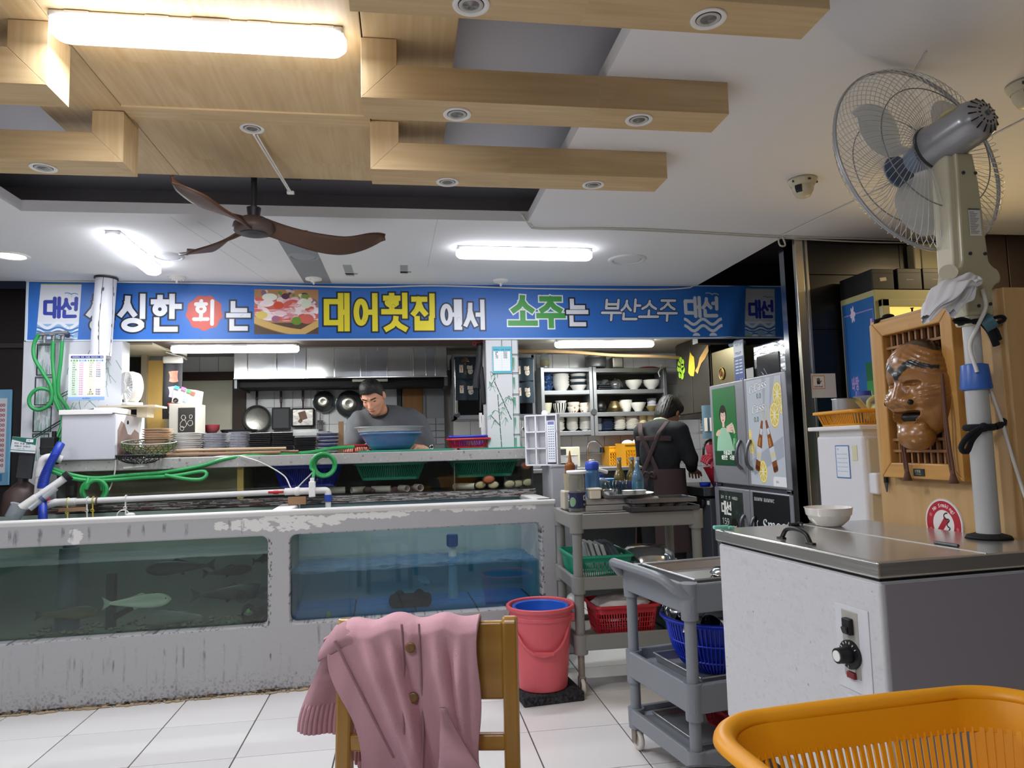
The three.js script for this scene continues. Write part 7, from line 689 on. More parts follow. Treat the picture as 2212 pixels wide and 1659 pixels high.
// ---------------------------------------------------------------- right side: freezer, partition, mask, standing fan
{
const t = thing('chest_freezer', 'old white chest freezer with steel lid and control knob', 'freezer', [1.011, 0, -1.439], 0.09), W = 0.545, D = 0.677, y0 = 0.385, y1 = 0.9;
const dirt = stain(512, 512, '#c9cacd', (g) => { for (let k = 0; k < 900; k++) { g.fillStyle = `rgba(${rnd() < 0.5 ? '150,145,128' : '225,226,230'},${rr(0.02, 0.07)})`; g.fillRect(rr(0, 512), rr(0, 512), rr(4, 30), rr(2, 12)); } for (let k = 0; k < 40; k++) { g.fillStyle = 'rgba(70,68,66,0.5)'; g.fillRect(rr(0, 512), rr(0, 512), rr(1, 3), rr(1, 4)); } });
part(t, 'body', uvm(bb(0, W, y0, y1, -D, 0, 0.008), 1.3), M(0xffffff, 0.45, 0, { map: dirt, bumpMap: T.blot, bumpScale: 0.003 })); part(t, 'shade_toned_panel', bb(0.012, W - 0.004, y0 + 0.01, y1 - 0.006, -0.002, 0.003), M(0x8e8b92, 0.5, 0, { bumpMap: T.blot, bumpScale: 0.002 })); part(t, 'gasket', bb(0.008, W - 0.008, y1, y1 + 0.01, -D + 0.008, -0.008), K.rubber); part(t, 'lid', [bb(-0.008, W, y1 + 0.008, 0.945, -D - 0.006, 0.008, 0.006)], M(0xbdbbb6, 0.2, 0.72, { bumpMap: T.blot, bumpScale: 0.0006 })); part(t, 'lid_seam', bb(W * 0.52, W * 0.526, 0.9448, 0.9466, -D, 0.005), M(0xdedcd6, 0.4, 0.6)); part(t, 'lid_rod', [rod([W * 0.5, 0.95, -D + 0.02], [W * 0.5 - 0.04, 0.95, -D + 0.09], 0.004), rod([W * 0.56, 0.949, -0.16], [W * 0.56 + 0.0, 0.949, -0.09], 0.004)], K.steeldk); part(t, 'rod_grip', rod([W * 0.5 - 0.01, 0.951, -D + 0.05], [W * 0.5 - 0.06, 0.951, -D + 0.06], 0.006), K.black);  // near side gets a darker grey sheet: shade painted into its colour
part(t, 'lid_handle', [tube([[0.035, 0.945, -0.4], [0.035, 0.972, -0.375], [0.035, 0.978, -0.335], [0.035, 0.97, -0.295], [0.035, 0.945, -0.275]], 0.006, 24, 8), rbox(0.012, 0.006, 0.03, 0.002, [0.035, 0.947, -0.4]), rbox(0.012, 0.006, 0.03, 0.002, [0.035, 0.947, -0.275])], M(0x2b2a29, 0.35, 0.5));
const cp = part(t, 'control_plate', rbox(0.006, 0.15, 0.055, 0.004, [-0.001, 0.745, -0.1]), M(0xa8a69e, 0.5)); part(cp, 'switch', [rbox(0.016, 0.036, 0.026, 0.003, [-0.008, 0.785, -0.1]), rbox(0.01, 0.014, 0.018, 0.002, [-0.016, 0.778, -0.1], [0, 0, 0.3])], K.black); part(cp, 'dial', cyl(0.032, 0.032, 0.008, [-0.007, 0.722, -0.1], [0, 0, PI / 2], 28), K.black); part(cp, 'knob', cyl(0.017, 0.019, 0.032, [-0.026, 0.722, -0.1], [0, 0, PI / 2], 22), K.black); part(cp, 'knob_cap', cyl(0.012, 0.012, 0.003, [-0.043, 0.722, -0.1], [0, 0, PI / 2], 20), K.white); part(cp, 'red_lamp', rbox(0.01, 0.014, 0.026, 0.002, [-0.006, 0.676, -0.1]), M(0x7a1f22, 0.4)); part(cp, 'label', rbox(0.008, 0.014, 0.026, 0.002, [-0.005, 0.692, -0.1]), M(0xb7b4aa, 0.5)); const ticks = []; for (let k = 0; k < 11; k++) { const a = 0.6 + k * 0.4; ticks.push(cbox(0.002, 0.005, 0.0015, [-0.0115, 0.722 + sin(a) * 0.027, -0.1 + cos(a) * 0.027], [PI / 2 - a, 0, 0])); } part(cp, 'tick_marks', ticks, K.white);
part(t, 'repair_patch', [rbox(0.004, 0.19, 0.11, 0.012, [-0.0005, 0.735, -0.095]), rbox(0.003, 0.08, 0.07, 0.01, [-0.0005, 0.59, -0.09])], M(0xd0d1d6, 0.5, 0, { bumpMap: T.blot, bumpScale: 0.004 })); part(t, 'label_outline', [tube([[0.02, 0.88, 0.001], [0.022, 0.8, 0.001], [0.028, 0.775, 0.001], [0.08, 0.77, 0.001], [0.088, 0.78, 0.001], [0.08, 0.88, 0.001]], 0.0012, 40, 4)], M(0xbfc0c4, 0.5)); part(t, 'stand', [[0.03, -0.04], [W - 0.03, -0.04], [0.03, -D + 0.04], [W - 0.03, -D + 0.04]].flatMap(([x, z]) => [bb(x - 0.02, x + 0.02, 0, y0, z - 0.02, z + 0.02)]).concat([bb(0.02, W - 0.02, y0 - 0.05, y0, -D + 0.02, -0.02)]), M(0xb9b7b0, 0.6));
const b = thing('rice_bowl', 'plain white bowl standing on the freezer lid', 'bowl', [1.285, 0.946, -2.05]); part(b, 'bowl', lathe([[0, 0.004], [0.035, 0.0], [0.04, 0.003], [0.058, 0.02], [0.062, 0.032], [0.066, 0.035], [0.069, 0.055], [0.071, 0.057], [0.067, 0.057], [0.058, 0.035], [0.05, 0.018], [0, 0.01]], 44), K.whitegloss);
}
{ // wooden partition with things hung on it
const p = thing('partition', 'pale wooden partition panel behind the freezer', 'partition', [0, 0, 0]); const bm = M(0xffffff, 0.42, 0, { map: rep(T.board, 1.1, 1.1) }); part(p, 'side_board', uvm(bb(1.557, 1.58, 0, 1.59, -2.17, -1.65, 0.003), 1), bm); part(p, 'front_board', uvm(bb(1.565, 2.3, 0, 1.6, -1.66, -1.635, 0.003), 1, 0.37), bm); part(p, 'top_edge', uvm(bb(1.557, 1.7, 1.585, 1.6, -2.17, -1.65, 0.003), 1), bm); part(p, 'back_board', uvm(bb(1.68, 1.7, 0, 1.59, -2.17, -1.66), 1), bm); part(p, 'end_board', uvm(bb(1.558, 1.7, 0, 1.59, -2.175, -2.16), 1), bm);
for (const [z, l] of [[-2.02, 'small black hook on the partition top, left'], [-1.86, 'small black hook on the partition top, right']]) one('hook', l, 'hook', [cyl(0.007, 0.009, 0.008, [0, 0.004, 0]), cyl(0.003, 0.003, 0.012, [0, 0.013, 0]), cyl(0.006, 0.004, 0.003, [0, 0.02, 0])], K.black, [1.6, 1.6, z], 0, 'hooks on the partition');
const fr = thing('lattice_frame', 'wooden lattice frame holding the carved mask', 'frame', [1.552, 1.334, -1.928], -PI / 2), w = 0.34, h = 0.495, fm = M(0xffffff, 0.4, 0, { map: rep(woodTex([216, 168, 96], [188, 134, 66], 41, 40), 2, 2) });
const mitre = (len, dx, dy, rot) => uvm(xf(ext(shp([[-len / 2, 0], [len / 2, 0], [len / 2 - 0.046, 0.046], [-len / 2 + 0.046, 0.046]]), 0.042, 0.004), [dx, dy, 0], [0, 0, rot]), 1); part(fr, 'rail', swapuv(mitre(w, 0, -h / 2, 0)), fm); part(fr, 'rail', swapuv(mitre(w, 0, h / 2, PI)), fm); part(fr, 'stile', mitre(h, w / 2, 0, PI / 2), fm); part(fr, 'stile', mitre(h, -w / 2, 0, -PI / 2), fm); part(fr, 'backing', bb(-w / 2 + 0.03, w / 2 - 0.03, -h / 2 + 0.03, h / 2 - 0.03, 0.002, 0.006), M(0x4a3226, 0.8));
const slat = M(0xa5764a, 0.55); for (let k = 0; k < 9; k++) part(fr, 'slat', cbox(0.007, h - 0.09, 0.01, [-0.108 + k * 0.027, 0, 0.016]), slat); for (const y of [0.16, 0.122, 0.085, -0.13, -0.165]) part(fr, 'slat', cbox(w - 0.09, 0.008, 0.01, [0, y, 0.024]), slat); part(fr, 'name_plate', [rbox(0.045, 0.022, 0.003, 0.001, [0.0, -0.228, 0.0435])], M(0x232a2c, 0.5)); const nt = canvasTex(128, 64, (g) => { g.fillStyle = '#232a2c'; g.fillRect(0, 0, 128, 64); small(g, '전통탈', 18, 8, 24, '#b9b7a4'); small(g, '하회마을', 28, 40, 16, '#9a9884'); }); part(fr, 'plate_print', new THREE.PlaneGeometry(0.043, 0.02).translate(0, -0.228, 0.0455), printMat(nt, 0.5));
// carved mask
const mk = thing('carved_mask', 'carved wooden mask with black brows and grinning mouth', 'mask', [1.515, 1.337, -1.89], -PI / 2), S = (x, y, z) => {
const ax = abs(x); let d = ell(x, y, z, [0, 0.03, 0], [0.105, 0.135, 0.062]);                               // brow and skull
d = smin(d, ell(x, y, z, [0, -0.02, 0.006], [0.095, 0.1, 0.05]), 0.03); d = smin(d, ell(x, y, z, [0, 0.082, 0.03], [0.085, 0.06, 0.045]), 0.03);
d = smin(d, cap(x, y, z, [0, 0.05, 0.056], [0, -0.016, 0.068], 0.015, 0.024), 0.014); d = smin(d, ell(ax, y, z, [0.03, -0.024, 0.064], [0.025, 0.021, 0.024]), 0.004);   // hooked nose
d = smin(d, cap(ax, y, z, [0.006, 0.055, 0.068], [0.075, 0.062, 0.042], 0.009, 0.006), 0.01);                                       // brow
d = smin(d, ell(ax, y, z, [0.058, -0.012, 0.042], [0.034, 0.03, 0.026]), 0.016);                                                    // cheeks
d = max(d, -ell(ax, y, z, [0.048, 0.03, 0.07], [0.032, 0.008, 0.024]));                                                             // slit eyes
for (let k = 0; k < 4; k++) { const yy = 0.052 + k * 0.014 + 0.02 * cos(ax * 26) - 0.1 * (ax - 0.03), q = abs(y - yy - 0.028); d += 0.0026 * Math.exp(-((q / 0.0035) ** 2)) * (ax > 0.015 ? 1 : 0); } for (let k = 0; k < 3; k++) { const q = abs(y - (0.01 - k * 0.016 + 0.25 * (ax - 0.06))); d += 0.0026 * Math.exp(-((q / 0.003) ** 2)) * sst(0.05, 0.065, ax); }
d = smin(d, ell(x, y, z, [0, -0.062, 0.046], [0.06, 0.03, 0.032]), 0.01); d = max(d, -ell(x, y, z, [0, -0.072 + x * x * 5, 0.064], [0.058, 0.021, 0.042])); d = max(d, -(z + 0.008)); return d; };
const mg = field(S, [-0.125, -0.14, -0.02], [0.125, 0.175, 0.125], 0.0038), jg = field((x, y, z) => { let d = ell(x, y, z, [0, -0.122, 0.03], [0.058, 0.044, 0.04]); d = smin(d, cap(x, y, z, [-0.045, -0.092, 0.04], [0.045, -0.092, 0.04], 0.012, 0.012), 0.012); return max(d, -(z + 0.005)); }, [-0.09, -0.18, -0.02], [0.09, -0.07, 0.09], 0.0038);
const paintBy = (g, f) => { const p = g.attributes.position, c = new Float32Array(p.count * 3); for (let i = 0; i < p.count; i++) { const q = new THREE.Color(f(p.getX(i), p.getY(i), p.getZ(i))); c.set([q.r, q.g, q.b], i * 3); } g.setAttribute('color', new THREE.BufferAttribute(c, 3)); return g; };
const wood = MP(0xffffff, 0.3, 0, { vertexColors: true, clearcoat: 0.5, clearcoatRoughness: 0.25 }), put = (name, g) => { const m = shade(new THREE.Mesh(g, wood)); m.name = name; mk.add(m); };
put('face', paintBy(mg, (x, y, z) => { const ax = abs(x), brow = y - (0.05 + 0.036 * sin(min(ax, 0.075) * 30) - 0.3 * max(0, ax - 0.075)); if (y > 0.148 - ax * ax * 4) return 0x24211f; if (abs(brow) < 0.017 - ax * 0.12 && z > 0.02) return 0x171514; return 0x96642e + (nz(x * 30, y * 9, 1) > 0.1 ? 0x080600 : 0); })); mk.scale.z = 1.15; part(mk, 'mouth_opening', sph(0.054, [0, -0.068, 0.026], [1, 0.36, 0.5]), K.black); part(mk, 'nostril', sph(0.008, [0.05, -0.025, 0.074]), K.black); part(mk, 'nostril', sph(0.008, [-0.05, -0.025, 0.074]), K.black); put('jaw', paintBy(jg, () => 0x9c6a30));
for (const [x, l] of [[-0.085, 'cord'], [0.098, 'cord']]) part(mk, 'cord', [tube([[x, 0.05, 0.02], [x + 0.008, -0.05, 0.024], [x + 0.004, -0.16, 0.02], [x + 0.01, -0.235, 0.018]], 0.004, 30, 6), tube([[x + 0.006, 0.05, 0.02], [x + 0.016, -0.06, 0.026], [x + 0.014, -0.16, 0.02], [x + 0.018, -0.23, 0.018]], 0.004, 30, 6), lathe([[0.004, 0.02], [0.008, 0.0], [0.012, -0.016], [0, -0.014]], 10, [x + 0.014, -0.24, 0.018])], M(0x6a4a3a, 0.85)); part(mk, 'teeth', [-0.02, 0, 0.02].map((x) => rbox(0.012, 0.016, 0.004, 0.002, [x, -0.075, 0.03])), M(0x5a3a22, 0.5));
// pen on a lanyard, no smoking sign
const pen = thing('lanyard_pen', 'black pen hanging on a black lanyard beside mask frame', 'pen', [1.545, 0, -2.135]); part(pen, 'cord', [tube([[0.03, 1.603, 0.02], [0.012, 1.6, 0.012], [0.004, 1.585, 0.006], [0.004, 1.4, 0.002], [0.004, 1.215, 0.0]], 0.0065, 40, 6), sph(0.012, [0.035, 1.61, 0.028], [1.6, 0.7, 1.4])], M(0x0d0d0f, 0.9)); part(pen, 'clasp', [sph(0.008, [0.004, 1.205, 0]), tor(0.005, 0.0012, [0.004, 1.185, 0], [0, PI / 2, 0], 14)], K.dkgrey); part(pen, 'barrel', [rod([0.004, 1.175, 0], [0.002, 1.065, 0.004], 0.0075, 12)], K.black); part(pen, 'tip', rod([0.002, 1.065, 0.004], [0.002, 1.035, 0.004], 0.007, 12, 0.002), K.steeldk); part(pen, 'band', tor(0.0078, 0.001, [0.003, 1.135, 0.001]), K.steeldk);
const ns = canvasTex(256, 256, (g, w) => { g.fillStyle = '#efe9e6'; g.beginPath(); g.arc(128, 128, 127, 0, 7); g.fill(); g.fillStyle = '#b82233'; g.beginPath(); g.arc(128, 128, 118, 0, 7); g.fill(); g.fillStyle = '#f1eeea'; g.beginPath(); g.arc(128, 128, 72, 0, 7); g.fill(); g.save(); g.translate(128, 128); g.fillStyle = '#f4e9e8'; g.font = 'bold 26px sans-serif'; [...'No Smoking!'].forEach((c, i) => { g.save(); g.rotate((i - 5) * 0.165 + 0.1); g.fillText(c, -8, -86); g.restore(); }); g.restore(); g.fillStyle = '#b82233'; g.save(); g.translate(128, 128); g.rotate(-0.9); g.fillRect(-72, -16, 110, 32); g.restore(); g.strokeStyle = '#1b1b1d'; g.lineWidth = 7; g.beginPath(); g.moveTo(160, 70); g.bezierCurveTo(120, 70, 130, 110, 160, 100); g.bezierCurveTo(190, 110, 130, 120, 160, 140); g.bezierCurveTo(190, 150, 140, 160, 150, 180); g.stroke(); g.fillStyle = '#d66a72'; for (const a of [0.2, 2.8, 3.6]) { g.beginPath(); g.arc(128 + cos(a) * 96, 128 + sin(a) * 96, 10, 0, 7); g.fill(); } });
const sg = thing('smoking_sign', 'round red no smoking sticker on the partition', 'sign', [1.5555, 0.955, -1.9], -PI / 2); const disc = (r, z) => new THREE.CircleGeometry(r, 40).translate(0, 0, z); part(sg, 'disc', cyl(0.074, 0.074, 0.002, [0, 0, 0.0], [PI / 2, 0, 0], 40), K.white); part(sg, 'print', disc(0.073, 0.0022), printMat(ns, 0.4));
}
{ // standing fan on the freezer
const f = thing('standing_fan', 'white standing fan with wire cage on the freezer', 'fan', [1.49, 0.945, -1.667]); const iv = K.ivory;
part(f, 'base', lathe([[0, 0.012], [0.03, 0.014], [0.05, 0.008], [0.054, 0], [0, 0]], 36), K.rubber); part(f, 'pole', cyl(0.0275, 0.0275, 0.43, [0, 0.22, 0], [0, 0, 0], 28), M(0xb9bbba, 0.35)); part(f, 'upper_pole', cyl(0.021, 0.021, 0.22, [0, 0.52, 0], [0, 0, 0], 24), M(0xc9cbca, 0.3)); part(f, 'lock_ring', lathe([[0.03, 0.385], [0.038, 0.39], [0.032, 0.452], [0.022, 0.455]], 28), M(0x3d68b8, 0.35)); part(f, 'knob', [cyl(0.02, 0.022, 0.03, [0.025, 0.56, 0.03], [0.9, 0, -0.7], 20)], M(0x3f6b78, 0.5));
part(f, 'sleeve', [rbox(0.05, 0.09, 0.05, 0.008, [-0.004, 0.6, 0.0]), rbox(0.055, 0.05, 0.06, 0.01, [-0.03, 0.65, 0.0])], iv);
const neck = new THREE.Shape(); neck.moveTo(-0.032, 0.58); neck.lineTo(0.045, 0.58); neck.lineTo(0.045, 0.645); neck.quadraticCurveTo(0.05, 0.66, 0.072, 0.67); neck.quadraticCurveTo(0.08, 0.69, 0.065, 0.705); neck.quadraticCurveTo(0.045, 0.715, 0.043, 0.73); neck.lineTo(0.033, 0.94); neck.lineTo(0.022, 1.02); neck.lineTo(-0.028, 1.02); neck.lineTo(-0.036, 0.73); neck.quadraticCurveTo(-0.038, 0.71, -0.05, 0.7); neck.quadraticCurveTo(-0.07, 0.685, -0.055, 0.665); neck.quadraticCurveTo(-0.034, 0.655, -0.032, 0.64); neck.closePath();
part(f, 'control_neck', ext(neck, 0.05, 0.005).translate(0, 0, -0.02), M(0xb7b294, 0.28)); part(f, 'neck_cover', [rbox(0.03, 0.32, 0.06, 0.008, [-0.036, 0.86, -0.012], [0, 0, -0.02]), cyl(0.022, 0.022, 0.09, [-0.05, 0.685, -0.01], [PI / 2 - 0.3, 0, 0.6], 18)], iv); part(f, 'label', new THREE.PlaneGeometry(0.035, 0.075).translate(0.01, 0.83, 0.0312), printMat(canvasTex(128, 256, (g, w, h) => { g.fillStyle = '#d9d9d4'; g.fillRect(0, 0, w, h); g.fillStyle = '#4a5a74'; g.fillRect(0, 0, w, 14); g.fillStyle = '#6d6f70'; for (let i = 0; i < 14; i++) g.fillRect(12, 30 + i * 15, 50 + ((i * 37) % 50), 6); }), 0.6)); part(f, 'screw', [[-0.012, 0.745], [0.032, 0.745], [-0.012, 0.965], [0.024, 0.965], [0.0, 0.605], [0.035, 0.61]].map(([x, y]) => cyl(0.0045, 0.0045, 0.004, [x, y, 0.031], [PI / 2, 0, 0], 12)), K.dkgrey); part(f, 'power_cord', tube([[0.012, 0.648, 0.034], [0.008, 0.6, 0.045], [-0.012, 0.55, 0.035], [-0.025, 0.5, 0.02], [-0.02, 0.43, 0.03]], 0.005, 40, 7), K.cord);
part(f, 'pivot', [cyl(0.024, 0.024, 0.05, [0.0, 1.02, -0.01], [0, 0, PI / 2], 20), rbox(0.05, 0.04, 0.06, 0.01, [0, 1.045, -0.02])], iv);
const ax = V(-0.14, -0.16, -0.98).normalize(), hd = new THREE.Object3D(); hd.position.set(-0.012, 1.08, 0.04); hd.quaternion.setFromUnitVectors(V(0, 0, -1), ax); hd.updateMatrix(); const H = (g) => g.clone().applyMatrix4(hd.matrix); const mt = M(0x9b9ca0, 0.25, 0.25);   // motor head: local -z is the blowing side
part(f, 'motor', H(lathe([[0.0, 0.075], [0.03, 0.073], [0.05, 0.06], [0.058, 0.035], [0.06, -0.05], [0.066, -0.09], [0.06, -0.095], [0, -0.095]], 36).rotateX(PI / 2)), mt); const slots = []; for (let k = 0; k < 14; k++) { const a = (k / 14) * 2 * PI; slots.push(H(bar([cos(a) * 0.022, sin(a) * 0.022, 0.0745], [cos(a) * 0.05, sin(a) * 0.05, 0.062], 0.003, 0.003, [0, 0, 1]))); } part(f, 'motor_slots', slots, K.black); part(f, 'motor_button', H(cyl(0.007, 0.007, 0.008, [0, 0, 0.076], [PI / 2, 0, 0], 16)), M(0x55585c, 0.4)); part(f, 'motor_ring', H(tor(0.064, 0.0035, [0, 0, -0.088], [0, 0, 0], 36)), K.dkgrey); part(f, 'peeled_tape', H(sph(0.02, [-0.03, 0.045, 0.0], [1, 0.4, 1.6])), M(0xb5ab7c, 0.6));
const R = 0.285, zr = -0.14, wires = [], N = 76; for (let k = 0; k < N; k++) { const a = (k / N) * 2 * PI, at = (r, z, da = 0) => [cos(a + da) * r, sin(a + da) * r, z]; wires.push(H(tube([at(0.062, zr + 0.045), at(0.11, zr + 0.06, 0.12), at(0.215, zr + 0.055, 0.3), at(0.27, zr + 0.03, 0.4), at(R, zr, 0.44)], 0.0011, 10, 3))); wires.push(H(tube([at(0.05, zr - 0.075), at(0.12, zr - 0.07, -0.12), at(0.22, zr - 0.055, -0.3), at(0.27, zr - 0.03, -0.38), at(R, zr, -0.42)], 0.0011, 10, 3))); }
part(f, 'cage_wires', wires, M(0xd3d5d6, 0.3, 0.4)).userData.kind = 'stuff'; part(f, 'cage_ring', [H(tor(R, 0.0035, [0, 0, zr], [0, 0, 0], 72)), H(tor(R, 0.003, [0, 0, zr - 0.006], [0, 0, 0], 72))], M(0xaeb0b2, 0.35, 0.4)); part(f, 'cage_hoop', [H(tor(0.185, 0.0016, [0, 0, zr + 0.058], [0, 0, 0], 60)), H(tor(0.17, 0.0016, [0, 0, zr - 0.066], [0, 0, 0], 60)), H(tor(0.066, 0.002, [0, 0, zr + 0.045], [0, 0, 0], 40))], M(0x8b8d8f, 0.4, 0.4)); part(f, 'cage_badge', H(cyl(0.052, 0.052, 0.006, [0, 0, zr - 0.076], [PI / 2, 0, 0], 30)), M(0x5a6f90, 0.5));
part(f, 'hub', H(cyl(0.035, 0.045, 0.05, [0, 0, zr], [-PI / 2, 0, 0], 24)), M(0x6a7a92, 0.4)); const bladeM = MP(0xe9edef, 0.3, 0, { transmission: 0.55, thickness: 0 }); for (let k = 0; k < 3; k++) { const a0 = k * 2.094 + 0.55; part(f, 'blade', H(thick(sheet((u, v) => { const r = mix(0.035, 0.235, u), wd = 1.35 * Math.sqrt(max(0, 1 - ((u - 0.54) / 0.47) ** 2)) + 0.25 * (1 - u), c = (v - 0.5) * wd, a = a0 + c; return [cos(a) * r, sin(a) * r, zr + (v - 0.5) * 0.05 + 0.01 * sin(u * 3)]; }, 22, 10), 0.002)), bladeM); }
const ribn = (l, y, n) => one('black_ribbon', l, 'ribbon', n, M(0x12141c, 0.95), [1.49, y, -1.667]); ribn('black cloth strip tied to fan pole below the cream neck', 1.51, [tor(0.025, 0.008, [0, 0, 0], [PI / 2, 0, 0], 20), tube([[0.02, 0, 0.025], [0.06, 0.012, 0.03], [0.075, 0.005, 0.03], [0.05, -0.005, 0.03], [0.02, 0, 0.025]], 0.005, 24, 6), tube([[-0.02, 0, 0.025], [-0.06, -0.004, 0.03], [-0.075, 0.0, 0.03], [-0.05, 0.006, 0.03], [-0.02, 0, 0.025]], 0.005, 24, 6), tube([[0.01, 0, 0.026], [0.03, -0.03, 0.03], [0.045, -0.065, 0.028]], 0.009, 16, 6), tube([[0.01, 0, 0.026], [0.04, -0.02, 0.032], [0.055, -0.05, 0.03]], 0.006, 16, 6), sph(0.012, [0.01, 0, 0.026])]); ribn('black cloth strip tied around lower fan pole with a loop', 1.232, [tor(0.031, 0.009, [0, 0, 0], [PI / 2, 0, 0], 22), tube([[-0.02, 0, 0.028], [-0.06, -0.02, 0.03], [-0.085, -0.05, 0.03], [-0.07, -0.062, 0.03], [-0.05, -0.03, 0.03], [-0.02, -0.004, 0.028]], 0.007, 26, 6), tube([[0.02, 0.0, 0.028], [0.05, 0.008, 0.02], [0.062, 0.016, 0.01]], 0.009, 14, 6), sph(0.012, [-0.015, 0.0, 0.03])]);
one('fan_flex', 'white power cord hanging behind the fan pole', 'cord', tube([[1.52, 1.33, -1.655], [1.535, 1.25, -1.645], [1.545, 1.15, -1.63], [1.553, 1.05, -1.61], [1.57, 0.98, -1.6]], 0.0045, 30, 7), K.cord);
one('white_glove', 'white cotton cloth hung over the fan neck bracket', 'cloth', [[0.155, 0.1, 0.05, 0], [0.075, 0.085, 0.042, 2]].map(([L, dr, w, ph]) => sheet((u, v) => { const a = u * 2 * PI, r = w * Math.pow(sin(PI * mix(0.12, 0.97, v)), 0.6) * (1 + 0.2 * sin(4 * a + 5 * v + ph) + 0.1 * sin(9 * a - 7 * v)); return [-L * v + 0.01 + r * 0.5 * sin(a) * 0.7, -dr * v * v + 0.01 + r * 0.75 * cos(a) * 0.6 + 0.006 * sin(v * 14 + a), r * 0.75 * sin(a) + 0.015 * v]; }, 48, 26)), M(0xdedee0, 0.95), [1.46, 1.6, -1.63]);
}
// ---------------------------------------------------------------- water dispenser corner
{
const d = thing('water_dispenser', 'white water dispenser behind the partition', 'dispenser', [1.72, 0, -2.49]); part(d, 'body', bb(0.0, 0.3, 0.03, 1.225, -0.31, 0, 0.015), K.plasticwhite); part(d, 'front_panel', bb(0.015, 0.285, 0.5, 1.21, -0.02, 0.006, 0.01), M(0xcfcbb4, 0.4)); part(d, 'top_tray', [bb(-0.025, 0.32, 1.245, 1.262, -0.33, 0.025, 0.005), bb(0.01, 0.29, 1.22, 1.248, -0.3, -0.01)], K.white); part(d, 'tap_box', rbox(0.09, 0.08, 0.05, 0.008, [0.06, 1.04, 0.02]), K.plasticwhite); part(d, 'feet', bb(0.02, 0.28, 0, 0.03, -0.28, -0.02), K.dkgrey);
const ct = canvasTex(256, 384, (g, w, h) => { g.fillStyle = '#e4eaf2'; g.fillRect(0, 0, w, h); g.strokeStyle = '#4a7ab8'; g.lineWidth = 12; g.strokeRect(6, 6, w - 12, h - 12); g.font = 'bold 30px sans-serif'; g.fillStyle = '#3a5f98'; g.fillText('11', 30, 60); g.fillStyle = '#8a94a4'; for (let i = 0; i < 7; i++) for (let j = 0; j < 5; j++) g.fillRect(30 + i * 28, 100 + j * 50, 14, 8); }); part(d, 'calendar', new THREE.PlaneGeometry(0.09, 0.13).rotateY(-PI / 2).translate(-0.002, 1.12, -0.13), printMat(ct, 0.6)); part(d, 'sticker', rbox(0.002, 0.06, 0.03, 0.001, [-0.001, 1.155, -0.05]), M(0xd9d8b4, 0.6));
const b = thing('basket', 'yellow basket of kettles on the water dispenser', 'basket', [1.85, 1.263, -2.64], 0); basket(b, K.yellow, 0.29, 0.29, 0.058, { taper: 0.86, solid: 0.2, rows: 0 });
const k = thing('kettle', 'old cream plastic watering kettle in the yellow basket', 'kettle', [1.9, 1.272, -2.6]); part(k, 'body', rbox(0.13, 0.075, 0.09, 0.02, [0, 0.038, 0]), M(0xcfc98f, 0.4)); part(k, 'handle', tube([[-0.065, 0.05, 0], [-0.06, 0.09, 0], [0, 0.108, 0], [0.06, 0.095, 0], [0.085, 0.05, 0], [0.075, 0.01, 0]], 0.009, 30, 8), M(0xcfc98f, 0.4)); part(k, 'spout', tube([[-0.06, 0.015, 0.02], [-0.1, 0.05, 0.03], [-0.14, 0.09, 0.04]], 0.011, 16, 8), M(0xcfc98f, 0.4)); part(k, 'gauge', rbox(0.075, 0.05, 0.004, 0.002, [-0.01, 0.05, 0.046]), MP(0xe6e2b8, 0.15, 0, { transmission: 0.5, thickness: 0 })); one('steel_jug', 'steel jug standing in the yellow basket', 'jug', lathe([[0, 0], [0.05, 0], [0.052, 0.004], [0.05, 0.1], [0.054, 0.104], [0.048, 0.1], [0, 0.01]], 30), K.steelsoft, [1.8, 1.272, -2.7]); const bt = thing('plastic_jug', 'clear jug with blue lid behind the kettle', 'jug', [1.9, 1.272, -2.72]); part(bt, 'body', lathe([[0, 0], [0.045, 0], [0.05, 0.1], [0.04, 0.115], [0, 0.115]], 24), MP(0xaeb8d0, 0.2, 0, { transmission: 0.5, thickness: 0 })); part(bt, 'lid', cyl(0.03, 0.032, 0.02, [0, 0.125, 0]), M(0x2a3fa8, 0.4));
const hs = canvasTex(256, 256, (g, w, h) => { g.fillStyle = '#d98a24'; g.fillRect(0, 0, w, h); g.fillStyle = '#ecebe4'; g.fillRect(14, 14, 228, 228); g.fillStyle = '#191919'; g.beginPath(); g.roundRect(92, 92, 66, 74, 16); g.fill(); for (let k2 = 0; k2 < 4; k2++) g.fillRect(92 + k2 * 17, 40 + abs(k2 - 1.5) * 8, 13, 70); g.save(); g.translate(160, 130); g.rotate(-0.8); g.fillRect(0, -9, 44, 16); g.restore(); g.strokeStyle = '#d98a24'; g.lineWidth = 6; g.beginPath(); g.moveTo(20, 20); g.lineTo(230, 190); g.stroke(); small(g, '손대지마세요', 32, 196, 30, '#222', 5); });
const pn = thing('hand_notice', 'white paper notice with orange hand sign on black wall', 'notice', [2.19, 1.495, -3.492]); part(pn, 'paper', rbox(0.18, 0.13, 0.004, 0.001), M(0xdad8d2, 0.8)); part(pn, 'hand_print', new THREE.PlaneGeometry(0.072, 0.072).translate(-0.01, 0.018, 0.003), printMat(hs, 0.6));
}
